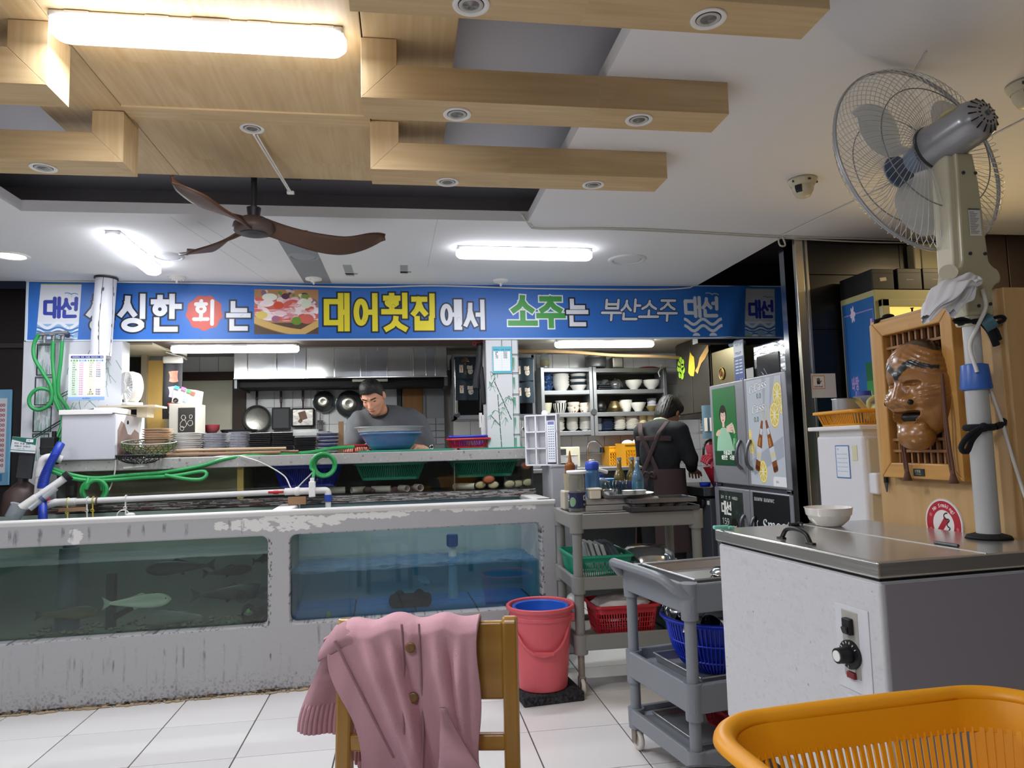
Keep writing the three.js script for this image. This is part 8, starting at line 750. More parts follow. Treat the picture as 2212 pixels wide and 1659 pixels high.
{ // drinks fridge beyond
const f = thing('drinks_fridge', 'cream drinks fridge with glowing yellow door and blue side poster', 'fridge', [2.33, 0, -3.2]); part(f, 'cabinet', bb(0, 0.66, 0.08, 1.953, -0.28, 0, 0.005), M(0xb3b184, 0.35)); part(f, 'door_frame', [bb(0.02, 0.06, 0.14, 1.9, 0, 0.03, 0.004), bb(0.6, 0.64, 0.14, 1.9, 0, 0.03, 0.004), bb(0.02, 0.64, 1.86, 1.9, 0, 0.03, 0.004), bb(0.02, 0.64, 0.14, 0.2, 0, 0.03, 0.004)], M(0xb9b88e, 0.35)); part(f, 'door_light_panel', bb(0.06, 0.6, 0.2, 1.86, 0.004, 0.016), M(0xd9b25a, 0.3, 0, { emissive: 0xf0c768, emissiveIntensity: 0.25 })); part(f, 'feet', bb(0.04, 0.62, 0, 0.08, -0.25, -0.04), K.dkgrey);
const l = new THREE.RectAreaLight(0xffdf9a, 0.7, 0.5, 1.5); l.name = 'light'; l.position.set(0.33, 1.0, 0.04); l.rotation.y = PI; f.add(l);
const tx = canvasTex(384, 1024, (g, w, h) => { g.fillStyle = '#2063a8'; g.fillRect(0, 0, w, h); g.strokeStyle = '#9a88c0'; g.lineWidth = 4; g.strokeRect(16, 40, w - 32, h); g.fillStyle = '#c9a4d0'; g.fillRect(330, 70, 26, 70); g.fillStyle = '#e0d0e6'; for (let k = 0; k < 6; k++) { g.beginPath(); g.ellipse(130 + cos(k) * 16, 40 + sin(k) * 14, 16, 9, k, 0, 7); g.fill(); } small(g, '바탕', 60, 250, 44, '#b48ec8', 7); for (let k = 0; k < 260; k++) { g.fillStyle = ['#c58fb4', '#9a6f9c', '#e0b9d2'][k % 3]; g.beginPath(); g.arc(110 + rr(-30, 36), rr(430, 900), rr(4, 9), 0, 7); g.fill(); } g.fillStyle = '#3a9150'; g.beginPath(); g.roundRect(190, 470, 180, 460, 50); g.fill(); g.beginPath(); g.moveTo(246, 250); g.lineTo(316, 250); g.lineTo(340, 480); g.lineTo(220, 480); g.fill(); g.fillStyle = '#1f6a3c'; g.fillRect(244, 210, 74, 60); g.fillStyle = '#86c48a'; g.fillRect(206, 500, 30, 80); g.fillStyle = '#e4ebe6'; g.fillRect(190, 600, 180, 220); g.strokeStyle = '#1c3a34'; g.lineWidth = 24; g.beginPath(); g.ellipse(300, 680, 56, 64, 0, 0, 7); g.stroke(); small(g, '제로슈가', 210, 770, 26, '#2c4a44'); });
part(f, 'side_poster', new THREE.PlaneGeometry(0.26, 1.6).rotateY(-PI / 2).translate(-0.002, 1.12, -0.135), printMat(tx, 0.45));
const bx = (l2, x, w, d2, h, z) => { const o = thing('black_box', l2, 'box', [2.33 + x, 1.954, -3.2 + z], 0, 'black boxes on the drinks fridge'); part(o, 'box', rbox(w, h, d2, 0.003, [0, h / 2, 0]), M(0x15171b, 0.4)); part(o, 'lid_line', cbox(w + 0.002, 0.002, d2 + 0.002, [0, h * 0.8, 0]), M(0x0a0b0d, 0.5)); return o; }; const b1 = bx('large black box on drinks fridge with a paper tag', 0.06, 0.12, 0.27, 0.105, -0.14); part(b1, 'paper_tag', rbox(0.036, 0.018, 0.001, 0.0005, [-0.0, 0.052, 0.1355], [0, 0, 0.12]), M(0xd9d0bc, 0.7)); const b2 = bx('black box with thin silver script, middle one on drinks fridge', 0.205, 0.135, 0.26, 0.108, -0.13); part(b2, 'script', rbox(0.04, 0.003, 0.001, 0.0005, [0, 0.05, 0.1305]), M(0xa8aab0, 0.4)); const b3 = bx('black box with thin silver script, right one on drinks fridge', 0.35, 0.14, 0.26, 0.11, -0.13); part(b3, 'script', rbox(0.04, 0.003, 0.001, 0.0005, [0, 0.052, 0.1305]), M(0xa8aab0, 0.4));
const ac = thing('vent_unit', 'cream vent unit high on the black wall', 'vent', [2.9, 2.14, -3.48]); part(ac, 'housing', rbox(0.26, 0.26, 0.06, 0.008), K.cream); part(ac, 'panel', rbox(0.2, 0.13, 0.012, 0.004, [0.01, 0.045, 0.032]), M(0xc9c6a4, 0.4)); part(ac, 'louver', [0, 1, 2].map((k) => rbox(0.22, 0.012, 0.02, 0.003, [0.01, -0.05 - k * 0.024, 0.032])), K.white);
for (let k = 0; k < 8; k++) struct('trim_4', uvm(bb(3.12 + k * 0.145, 3.26 + k * 0.145, 0, YC, -3.4, -3.36, 0.004), 1), M([0x2b1c18, 0x241714][k % 2], 0.5));
}
// ---------------------------------------------------------------- carts
function cart(label, pos, turn, w, d, mat, tiers, legR, handle) {
const t = thing('service_cart', label, 'cart', pos, turn, 'grey service carts');
tiers.forEach(([y, h], i) => { part(t, 'tray', [rbox(w - 0.02, 0.012, d - 0.02, 0.004, [w / 2, y - h * 0.45, -d / 2]), ...[[w / 2, 0, w, 0.022], [w / 2, -d, w, 0.022], [0, -d / 2, 0.022, d], [w, -d / 2, 0.022, d]].map(([x, z, a, b]) => rbox(a, h, b, 0.007, [x, y - h / 2, z])), ...[[0, 0], [w, 0], [0, -d], [w, -d]].map(([x, z]) => cyl(legR * 1.55, legR * 1.45, h * 1.25, [x + (x ? -1 : 1) * 0.018, y - h * 0.62, z + (z ? 1 : -1) * 0.018], [0, 0, 0], 20))], mat); });
for (const [x, z] of [[0, 0], [w, 0], [0, -d], [w, -d]]) { const X = x + (x ? -1 : 1) * 0.018, Z = z + (z ? 1 : -1) * 0.018; part(t, 'post', cyl(legR, legR, tiers[0][0] - tiers[2][0], [X, (tiers[0][0] + tiers[2][0]) / 2 - 0.01, Z], [0, 0, 0], 18), mat); const c = part(t, 'caster', [cyl(0.016, 0.016, max(0.01, tiers[2][0] - tiers[2][1] * 1.2 - 0.085), [X, (tiers[2][0] - tiers[2][1] * 1.2 + 0.085) / 2, Z]), rbox(0.03, 0.012, 0.035, 0.004, [X, 0.085, Z]), bb(X - 0.018, X - 0.014, 0.03, 0.085, Z - 0.012, Z + 0.02), bb(X + 0.014, X + 0.018, 0.03, 0.085, Z - 0.012, Z + 0.02)], M(0x8a7f74, 0.5, 0.4)); part(c, 'wheel', [tor(0.03, 0.011, [X, 0.0415, Z + 0.01], [0, PI / 2, 0], 24), cyl(0.026, 0.026, 0.014, [X, 0.0415, Z + 0.01], [0, 0, PI / 2], 20)], M(0xc9c4ba, 0.6)); }
if (handle) part(t, 'handle', [tube([[0.02, tiers[0][0] - 0.05, 0.0], [-0.03, tiers[0][0] - 0.02, -0.02], [-0.06, tiers[0][0] + 0.012, -0.06], [-0.066, tiers[0][0] + 0.02, -0.14], [-0.066, tiers[0][0] + 0.02, -d + 0.1], [-0.06, tiers[0][0] + 0.014, -d + 0.02], [-0.02, tiers[0][0] - 0.03, -d]], 0.017, 50, 12)], mat);
return t;
}
cart('grey three tier cart between bucket and kitchen, farther one', [0.815, 0, -3.48], 0, 0.66, 0.42, K.cartold, [[0.872, 0.075], [0.565, 0.065], [0.288, 0.075]], 0.024, false);
cart('grey three tier cart behind the freezer, nearer one', [0.955, 0, -2.4], 0.17, 0.6, 0.47, K.greycart, [[0.722, 0.1], [0.385, 0.1], [0.16, 0.06]], 0.021, true);
{ // on the far cart
const Z = -3.7, y = 0.874; one('cutting_block', 'thick pale cutting block on the far cart', 'board', [rbox(0.4, 0.03, 0.3, 0.006, [0, 0.015, 0]), rbox(0.39, 0.03, 0.29, 0.006, [0, 0.047, 0])], M(0xa9a6a0, 0.6), [1.1, y, -3.72]);
const jar = thing('sauce_jar', 'tall jar of dark sauce with white lid and blue label', 'jar', [0.865, y, -3.6]); part(jar, 'glass', lathe([[0, 0], [0.042, 0], [0.045, 0.01], [0.044, 0.1], [0.04, 0.11], [0.042, 0.17], [0.036, 0.19], [0.034, 0.19], [0.038, 0.17], [0.036, 0.11], [0.04, 0.1], [0.04, 0.008], [0, 0.006]], 28), MP(0xe6e6e0, 0.06, 0, { transmission: 0.85, thickness: 0 })); part(jar, 'sauce', cyl(0.0385, 0.0385, 0.098, [0, 0.056, 0]), M(0x14100e, 0.25)); part(jar, 'lid', lathe([[0, 0.212], [0.05, 0.21], [0.053, 0.203], [0.05, 0.192], [0, 0.19]], 28), K.white); part(jar, 'label', lathe([[0.0455, 0.02], [0.0455, 0.098]], 28).rotateY(PI), printMat(canvasTex(512, 128, (g) => { g.fillStyle = '#20264a'; g.fillRect(0, 0, 512, 128); for (const x of [40, 296]) { hangul(g, '대선', x, 18, 110, 50, [['#e6eaf2', 9]], 0.14); small(g, '부산소주', x, 90, 18, '#c4cce0'); g.fillStyle = '#7fa37c'; g.beginPath(); g.ellipse(x + 150, 76, 34, 40, 0.3, 0, 7); g.fill(); } }), 0.4));
const bl = thing('water_bottle', 'blue plastic water bottle on the cutting block', 'bottle', [0.965, y + 0.062, -3.66]); part(bl, 'body', lathe([[0, 0], [0.036, 0], [0.038, 0.01], [0.038, 0.13], [0.03, 0.155], [0, 0.155]], 26), MP(0x4f7fae, 0.25, 0, { transmission: 0.3, thickness: 0 })); part(bl, 'cap', lathe([[0.036, 0.15], [0.036, 0.175], [0.03, 0.19], [0, 0.192]], 24), M(0x1f45b0, 0.4)); 
const squeeze = thing('squeeze_bottle', 'amber squeeze bottle in a clear measuring cup', 'bottle', [0.87, y + 0.0, -3.76]); part(squeeze, 'cup', lathe([[0, 0.1], [0.032, 0.1], [0.042, 0.19], [0.039, 0.19], [0.03, 0.104], [0, 0.104]], 22), MP(0xd9cfb0, 0.2, 0, { transmission: 0.45, thickness: 0 })); part(squeeze, 'bottle', lathe([[0, 0.106], [0.026, 0.106], [0.028, 0.23], [0.02, 0.245], [0.012, 0.25], [0.003, 0.31], [0, 0.311]], 20), M(0x8a4f14, 0.35)); part(squeeze, 'stand', rbox(0.1, 0.1, 0.1, 0.01, [0, 0.05, 0]), M(0xb9b2a0, 0.6));
const sp = thing('spray_bottle', 'clear spray bottle with white trigger and blue collar', 'bottle', [1.045, y + 0.062, -3.78]); part(sp, 'body', lathe([[0, 0], [0.032, 0], [0.034, 0.08], [0.014, 0.1], [0, 0.1]], 22), MP(0xbcd0dc, 0.15, 0, { transmission: 0.6, thickness: 0 })); part(sp, 'collar', cyl(0.015, 0.015, 0.02, [0, 0.108, 0]), M(0x2440a0, 0.4)); part(sp, 'trigger', [rbox(0.07, 0.02, 0.02, 0.006, [0.005, 0.135, 0], [0, 0, -0.3]), rbox(0.012, 0.04, 0.012, 0.004, [-0.03, 0.115, 0], [0, 0, -0.4])], K.white); one('blue_basin', 'small bright blue basin behind the spray bottle', 'basin', lathe([[0, 0], [0.05, 0], [0.062, 0.085], [0.068, 0.088], [0.056, 0.085], [0, 0.01]], 26), M(0x2f86c9, 0.4), [1.09, y + 0.062, -3.85]);
const bottle = (l, x, z, col, cap2, lab) => { const o = thing('glass_bottle', l, 'bottle', [x, y + 0.062, z], 0, 'bottles on the far cart'); part(o, 'glass', lathe([[0, 0], [0.03, 0], [0.032, 0.006], [0.032, 0.09], [0.024, 0.12], [0.013, 0.145], [0.012, 0.19], [0, 0.19]], 24), MP(col, 0.06, 0, { transmission: 0.6, thickness: 0 })); part(o, 'cap', cyl(0.0135, 0.0135, 0.016, [0, 0.196, 0]), cap2); part(o, 'label', lathe([[0.0325, 0.03], [0.0325, 0.075]], 24), lab); }; bottle('amber glass bottle with purple label, left one on far cart', 1.165, -3.83, 0x9c8648, M(0xb9bcc0, 0.3, 0.8), M(0x4a3f8c, 0.4)); bottle('amber glass bottle with purple label, right one on far cart', 1.24, -3.84, 0x9c8648, M(0xb9bcc0, 0.3, 0.8), M(0x4a3f8c, 0.4)); bottle('pale blue glass bottle on the far cart', 1.245, -3.76, 0x7aa6c4, M(0xc4d4dc, 0.3, 0.5), M(0x5f93b4, 0.4));
const tr = one('round_tray', 'round steel tray carrying glasses on the cutting block', 'tray', lathe([[0, 0.003], [0.14, 0.0], [0.165, 0.016], [0.167, 0.019], [0.162, 0.018], [0.138, 0.006], [0, 0.006]], 44), K.steelsoft, [1.13, y + 0.063, -3.68]); for (let k = 0; k < 7; k++) one('drinking_glass', `upturned drinking glass on round tray, ${k < 4 ? 'front' : 'back'} row, ${['leftmost', 'second from left', 'third from left', 'rightmost'][k % 4]}`, 'glass', lathe([[0.026, 0], [0.028, 0], [0.025, 0.075], [0, 0.077], [0, 0.07], [0.023, 0.07]], 20), K.glass, [1.05 + (k % 4) * 0.058, y + 0.07, -3.7 - floor(k / 4) * 0.06], 0, 'glasses on the round tray'); for (const [x, l] of [[1.14, 'left'], [1.2, 'right']]) for (let k = 0; k < 3; k++) one('small_saucer', inStack(`small white saucer in the ${l} pile on the round tray`, k, 3), 'saucer', lathe([[0, 0.002], [0.02, 0], [0.036, 0.009], [0.033, 0.011], [0.018, 0.004], [0, 0.005]], 22), K.dishwhite, [x, y + 0.072 + k * 0.008, -3.6], 0, `saucers on round tray, ${l} pile`); one('foam_tub', 'small cream plastic tub beside the dark sauce jar', 'tub', [rbox(0.06, 0.05, 0.06, 0.008, [0, 0.025, 0]), rbox(0.07, 0.01, 0.07, 0.004, [0.0, 0.05, 0])], M(0xdcd6c2, 0.5), [0.95, y + 0.063, -3.58]); one('steel_cup', 'small steel bowl in front of the round tray', 'bowl', lathe([[0, 0], [0.03, 0], [0.045, 0.02], [0.046, 0.045], [0.043, 0.045], [0.04, 0.022], [0, 0.006]], 28), K.steel, [1.03, y + 0.063, -3.585]);
const tg = (w, d) => [rbox(w, 0.004, d, 0.002, [0, 0.002, 0]), ...[[w / 2, 0, 0.005, d], [-w / 2, 0, 0.005, d], [0, d / 2, w, 0.005], [0, -d / 2, w, 0.005]].map(([x, z, a, b]) => rbox(a, 0.022, b, 0.002, [x * 1.01, 0.011, z * 1.02]))]; one('baking_tray', 'dark baking tray of white dish lids at the right of far cart', 'tray', tg(0.36, 0.2), M(0x55575a, 0.3, 0.8), [1.28, y + 0.001, -3.55]); for (let k = 0; k < 4; k++) for (let j = 0; j < 2; j++) one('dish_lid', `white dish lid between baking trays, ${['leftmost', 'second from left', 'third from left', 'rightmost'][k]}, ${j ? 'upper' : 'lower'} one`, 'dish', lathe([[0, 0.016], [0.03, 0.014], [0.034, 0.004], [0.034, 0], [0, 0.002]], 22), M(0xc4c6c8, 0.4), [1.17 + k * 0.075, y + 0.006 + j * 0.016, -3.53], 0, 'white dish lids in the baking tray'); one('baking_tray', 'second baking tray laid over the white dish lids', 'tray', tg(0.34, 0.2), M(0x77797b, 0.3, 0.8), [1.28, y + 0.04, -3.56]);  // the small white pieces between the trays are dish lids
const gb = thing('basket', 'green basket of takeaway boxes on the far cart', 'basket', [0.97, 0.535, -3.68], 0); basket(gb, K.green, 0.3, 0.36, 0.125, { taper: 0.85, rows: 1 }); one('takeaway_box', 'stack of clear takeaway lids leaning in the green basket', 'container', [0, 1, 2, 3].map((k) => rbox(0.02, 0.14, 0.16, 0.008, [k * 0.03, 0.1 - k * 0.006, 0], [0, 0, 0.3])), MP(0xd9dcde, 0.2, 0, { transmission: 0.35, thickness: 0 }), [0.9, 0.56, -3.62]); one('black_tray_stack', 'stack of dark takeaway trays leaning in the green basket', 'container', [0, 1, 2].map((k) => rbox(0.02, 0.14, 0.16, 0.006, [k * 0.022, 0.09, 0], [0, 0, 0.55])), M(0x55606c, 0.4), [1.02, 0.56, -3.66]); one('steel_basin', 'large upturned steel basin on the far cart', 'basin', lathe([[0.16, 0], [0.165, 0.004], [0.15, 0.05], [0.142, 0.1], [0.1, 0.135], [0, 0.14]], 44), K.steel, [1.25, 0.536, -3.68]);
const rb = thing('basket', 'red basket holding white towels on the far cart bottom', 'basket', [1.08, 0.262, -3.62], 0); basket(rb, K.red, 0.32, 0.26, 0.15, { taper: 0.86, rows: 3, step: 0.014 }); one('towel_pile', 'crumpled white towels in the red basket', 'towels', (() => { const g = new THREE.SphereGeometry(0.15, 36, 20), p = g.attributes.position; for (let i = 0; i < p.count; i++) { const x = p.getX(i), y2 = p.getY(i), z = p.getZ(i), k = 1 + 0.18 * nz(x * 26, y2 * 20, z * 26) + 0.1 * nz(x * 60, 3, z * 60); p.setXYZ(i, x * 1.0 * k, y2 * 0.3 * k, z * 0.75 * k); } g.computeVertexNormals(); return g; })(), M(0xdcd6cf, 0.95), [1.08, 0.405, -3.62]); one('teal_tub', 'dark teal tub beside the red towel basket', 'tub', rbox(0.1, 0.13, 0.25, 0.02, [0, 0.066, 0]), M(0x1f5a5c, 0.5), [1.34, 0.262, -3.66]); one('plastic_bag', 'crumpled clear plastic bag behind the cart post', 'bag', sph(0.06, [0, 0, 0], [0.8, 0.7, 1], 12), M(0xb9bcb8, 0.3), [0.87, 0.4, -3.74]);
}
{ // on the near cart
const P = (lx, ly, lz) => { const c = cos(0.17), s = sin(0.17); return [0.955 + lx * c + lz * s, ly, -2.4 - lx * s + lz * c]; }, tg = (w, d, h = 0.03) => { const lip = (x0, z0, x1, z1) => rod([x0, h, z0], [x1, h, z1], 0.005, 8); return [rbox(w * 0.94, 0.004, d * 0.94, 0.002, [0, 0.002, 0]), ...[[1, 0], [-1, 0], [0, 1], [0, -1]].map(([a, b]) => rbox(a ? 0.004 : w * 0.97, h * 1.08, b ? 0.004 : d * 0.97, 0.001, [a * w * 0.485, h / 2, b * d * 0.485], [b * 0.35, 0, -a * 0.35])), lip(-w / 2, -d / 2, w / 2, -d / 2), lip(-w / 2, d / 2, w / 2, d / 2), lip(-w / 2, -d / 2, -w / 2, d / 2), lip(w / 2, -d / 2, w / 2, d / 2)]; };
one('aluminium_tray', 'wide aluminium tray on top of the near cart', 'tray', tg(0.5, 0.38, 0.035), K.alu, P(0.31, 0.69, -0.23), 0.17); for (const [x, k, l] of [[0.25, 0, 'knobbed steel cover in the aluminium tray, lowest'], [0.25, 1, 'knobbed steel cover in the aluminium tray, topmost']]) one('steel_cover', l, 'cover', lathe([[0, 0.03], [0.012, 0.03], [0.014, 0.02], [0.05, 0.016], [0.062, 0.0], [0.064, 0.003], [0.05, 0.02], [0, 0.024]], 32), K.chrome, P(x, 0.703 + k * 0.018, -0.12), 0);
one('aluminium_tray', 'aluminium tray under the blue colander', 'tray', tg(0.44, 0.34, 0.03), K.alu, P(0.3, 0.348, -0.23), 0.17);
const co = thing('colander', 'deep blue plastic colander full of steel bowls', 'colander', P(0.26, 0.353, -0.23)); const rib = [], prof = [[0.09, 0.0], [0.13, 0.02], [0.165, 0.08], [0.183, 0.15], [0.19, 0.19]]; for (let k = 0; k < 72; k++) { const a = (k / 72) * 2 * PI; rib.push(tube(prof.map(([r, y]) => [cos(a) * r, y, sin(a) * r]), 0.0035, 8, 4)); } part(co, 'ribs', rib, K.blue); part(co, 'rim', lathe([[0.186, 0.18], [0.19, 0.2], [0.21, 0.202], [0.212, 0.194], [0.196, 0.19], [0.19, 0.18]], 56), K.blue); part(co, 'base', [lathe([[0, 0], [0.095, 0], [0.1, 0.006], [0, 0.008]], 36), ...[[0.15, 0.05], [0.176, 0.115]].map(([r, y]) => tor(r, 0.004, [0, y, 0], [PI / 2, 0, 0], 48))], K.blue); part(co, 'inner_shell', lathe([[0.085, 0.004], [0.126, 0.024], [0.161, 0.083], [0.179, 0.15], [0.186, 0.19]], 48), M(0x10248a, 0.45));
const bg = lathe([[0, 0.002], [0.03, 0], [0.052, 0.02], [0.058, 0.045], [0.05, 0.065], [0.047, 0.065], [0.054, 0.045], [0.048, 0.022], [0, 0.007]], 32); [[-0.1, 0.2, 0.06, 2.8, 0.3], [-0.02, 0.2, 0.1, 2.0, 0.9], [0.06, 0.2, 0.06, 2.5, -0.5], [-0.04, 0.25, 0.0, 2.9, 0.2], [0.04, 0.24, -0.06, 1.2, 0.8], [-0.11, 0.2, -0.05, 0.8, 1.2], [0.11, 0.2, -0.02, 2.2, 0.2], [0.01, 0.17, 0.13, 1.3, -0.4], [0.1, 0.24, 0.05, 0.6, 2.0]].forEach(([x, y, z, a, b]) => { const c = P(0.26, 0.353, -0.23), m = one('steel_rice_bowl', 'small steel bowl in the heap inside the blue colander', 'bowl', bg, K.chrome, [c[0] + x, c[1] + y, c[2] + z], 0, 'steel bowls in the colander'); m.rotation.set(a, 0, b); });
one('aluminium_tray', 'aluminium tray on the bottom tier of near cart', 'tray', tg(0.4, 0.34, 0.03), K.alu, P(0.26, 0.128, -0.22), 0.17); const r2 = thing('basket', 'red basket on the bottom tier of near cart', 'basket', P(0.34, 0.134, -0.2), 0.17); basket(r2, K.red, 0.26, 0.2, 0.09, { taper: 0.85, rows: 1 }); const g2 = thing('basket', 'green basket standing behind the red one on the near cart', 'basket', P(0.5, 0.134, -0.38), 0.17); basket(g2, K.green, 0.26, 0.12, 0.16, { taper: 0.9, rows: 2 }); one('mint_pen', 'mint green plastic handle sticking out past freezer corner', 'handle', [rbox(0.05, 0.012, 0.014, 0.005), rbox(0.02, 0.008, 0.024, 0.003, [0.03, -0.002, 0])], K.teal, [0.948, 0.9525, -2.085]);
}
{ // buckets
const b = thing('bucket', 'large pink red plastic bucket on a granite slab', 'bucket', [0.645, 0.045, -3.54]); part(b, 'body', lathe([[0, 0], [0.118, 0], [0.122, 0.006], [0.155, 0.37], [0.168, 0.375], [0.17, 0.39], [0.164, 0.395], [0.15, 0.39], [0.118, 0.01], [0, 0.008]], 56), K.pinkred); part(b, 'rim_band', lathe([[0.152, 0.33], [0.157, 0.332], [0.159, 0.345], [0.154, 0.35]], 56), K.pinkred); part(b, 'handle', [tube([[-0.15, 0.32, 0.04], [-0.1, 0.22, 0.12], [-0.02, 0.18, 0.15], [0.07, 0.22, 0.14], [0.14, 0.33, 0.06]], 0.007, 40, 8), rod([-0.06, 0.192, 0.142], [0.03, 0.188, 0.152], 0.01, 12)], K.pinkred); part(b, 'lug', [rbox(0.03, 0.04, 0.02, 0.006, [0.142, 0.335, 0.06])], K.pinkred);
one('inner_bucket', 'blue bucket nested inside the pink red bucket', 'bucket', lathe([[0, 0], [0.1, 0], [0.125, 0.31], [0.138, 0.315], [0.139, 0.325], [0.122, 0.32], [0.097, 0.006], [0, 0.006]], 48), K.blueb, [0.645, 0.105, -3.54]); one('granite_slab', 'rough granite slab under the pink red bucket', 'slab', uvm(rbox(0.3, 0.044, 0.3, 0.006, [0, 0.022, 0]), 1), M(0x56565a, 0.9, 0, { map: dataTex(128, 128, (u, v) => { const q = rnd(); const k = q < 0.3 ? 50 : q < 0.6 ? 110 : 170; return [k, k, k + 3]; }, true), bumpMap: T.fine, bumpScale: 0.003 }), [0.66, 0, -3.55], 0.1);
}
// ---------------------------------------------------------------- chair with the pink cardigan
{
const c = thing('dining_chair', 'varnished wooden dining chair with pink cardigan over its back', 'chair', [0.035, 0, -1.6], -0.2), wm = MP(0xffffff, 0.3, 0, { map: rep(woodTex([186, 142, 62], [150, 106, 36], 61, 30), 2, 2), clearcoat: 0.6, clearcoatRoughness: 0.15 });
const post = (x) => { const s = new THREE.Shape(); s.moveTo(-0.02, 0); s.lineTo(0.02, 0); s.lineTo(0.016, 0.45); s.lineTo(-0.014, 0.83); s.quadraticCurveTo(-0.02, 0.848, -0.034, 0.842); s.quadraticCurveTo(-0.05, 0.835, -0.046, 0.81); s.lineTo(-0.022, 0.45); s.closePath(); return uvm(ext(s, 0.034, 0.006).rotateY(-PI / 2).translate(x + 0.017, 0, 0), 1); };
part(c, 'post', post(0.183), wm); part(c, 'post', post(-0.183), wm); part(c, 'top_rail', swapuv(uvm(rbox(0.34, 0.165, 0.022, 0.008, [0, 0.752, -0.022], [-0.05, 0, 0]), 1)), wm); part(c, 'lower_rail', swapuv(uvm(rbox(0.34, 0.035, 0.02, 0.006, [0, 0.585, -0.008]), 1)), wm); part(c, 'seat', rbox(0.42, 0.05, 0.4, 0.02, [0, 0.445, 0.2]), M(0x3a2a20, 0.5)); for (const x of [-0.18, 0.18]) part(c, 'leg', uvm(rbox(0.036, 0.42, 0.036, 0.005, [x, 0.21, 0.38]), 1), wm); part(c, 'apron', [rbox(0.36, 0.05, 0.02, 0.004, [0, 0.4, 0.38]), rbox(0.02, 0.05, 0.36, 0.004, [0.18, 0.4, 0.2]), rbox(0.02, 0.05, 0.36, 0.004, [-0.18, 0.4, 0.2])], wm);
const k = thing('cardigan', 'pink knitted cardigan with brown buttons hung over the chair', 'cardigan', [0.035, 0, -1.6], -0.2); const knit = MP(0xd2a2ab, 0.95, 0, { sheen: 0.6, sheenColor: new THREE.Color(0xe8c4cc), sheenRoughness: 0.7, bumpMap: rep(T.fine, 6, 8), bumpScale: 0.003 });
const ridge = (x, y, cx, slope, w, a) => a * Math.exp(-(((x - cx - slope * (0.84 - y)) / w) ** 2));
const folds = (x, y) => { const g = sst(0.0, 0.12, 0.845 - y); return g * (ridge(x, y, -0.14, 0.42, 0.016, 0.026) + ridge(x, y, -0.085, 0.3, 0.014, 0.022) - ridge(x, y, -0.06, 0.25, 0.01, 0.014) + ridge(x, y, 0.02, 0.18, 0.018, 0.024) - ridge(x, y, 0.045, 0.14, 0.008, 0.014) + ridge(x, y, 0.075, 0.03, 0.016, 0.022) + ridge(x, y, 0.105, 0.02, 0.01, 0.008)) + 0.004 * nz(x * 22, y * 9, 4) + ridge(x, y, -0.028, 0.03, 0.013, 0.006); };
// front drape: up behind the rail, over it and down the front
part(k, 'front_panel', thick(sheet((u, v) => { const s = v * 0.62 - 0.16; const top = 0.846 + 0.008 * nz(u * 5, 1, 2) + 0.006 * sin(u * 19); let y, z; if (s < -0.02) { y = top + s; z = -0.055; } else if (s < 0.04) { const a = ((s + 0.02) / 0.06) * PI; y = top - 0.018 + 0.018 * sin(a); z = -0.018 - 0.037 * cos(a) * 1; } else { y = top - (s - 0.04) - 0.018; z = 0.024 + 0.03 * (s - 0.04); } const left = -0.205 + 0.075 * sst(0.0, 0.22, 0.8 - y), right = 0.118 + 0.03 * sst(0.3, 0.45, 0.845 - y) * 1, x = mix(left, right, u) + 0.004 * sin(y * 30); return [x, y - 0.025 * (1 - sst(0, 0.25, u)) * sst(-0.1, 0.05, s), z + (s > 0.02 ? folds(x, y) : 0)]; }, 130, 110), 0.006), knit);
// sleeve lying over the front, and the back panel hanging left behind the post
part(k, 'sleeve', thick(sheet((u, v) => { const a = u * 2 * PI, y = mix(0.68, 0.4, v), cx = mix(0.045, 0.125, v), r = mix(0.003, 0.044, sst(0, 0.5, v)) + 0.004 * v +  0.003 * sin(v * 14 + a * 2); return [cx + r * cos(a), y, 0.062 + 0.02 * v + r * 0.45 * sin(a)]; }, 30, 30), 0.005), knit);
part(k, 'back_panel', thick(sheet((u, v) => { const hem = sst(0.72, 0.74, v), rib2 = hem * 0.0035 * sin(u * 110), y = mix(0.835 - 0.04 * (1 - u) ** 2, 0.555 + 0.035 * (1 - u) - 0.045 * sst(0.35, 1, u), v), fl = sst(0, 1, v), x = mix(-0.238 - 0.065 * fl, -0.12 - 0.03 * fl, u), wv = 0.024 * sin(u * 7.5 + 0.6) * fl; return [x, y, -0.075 + wv + rib2 + 0.03 * (1 - v) ** 2 * 1.2]; }, 150, 60), 0.006), knit); part(k, 'shoulder', thick(sheet((u, v) => { const a = mix(-0.6, PI + 0.4, v); return [mix(-0.235, -0.1, u) , 0.806 + 0.012 * sin(u * 4) + 0.034 * sin(a) * sst(-0.25, 0.3, u) - 0.03 * (1 - u) ** 2 * 1.4, -0.02 - cos(a) * mix(0.05, 0.042, u) * sst(-0.25, 0.3, u)]; }, 24, 20), 0.006), knit);
part(k, 'band_edge', [tube([0, 0.1, 0.2, 0.3, 0.36].map((t) => { const y = 0.842 - t, x = -0.045 + 0.03 * t; return [x, y, 0.03 + 0.03 * t + folds(x, y)]; }), 0.0028, 40, 6), tube([0, 0.1, 0.2, 0.3, 0.36].map((t) => { const y = 0.842 - t, x = -0.008 + 0.03 * t; return [x, y, 0.03 + 0.03 * t + folds(x, y)]; }), 0.0025, 40, 6), tube([0, 0.06, 0.12, 0.18, 0.24].map((t) => { const y = 0.81 - t, x = -0.19 + 0.52 * t; return [x, y, 0.034 + folds(x, y)]; }), 0.003, 40, 6)], knit);
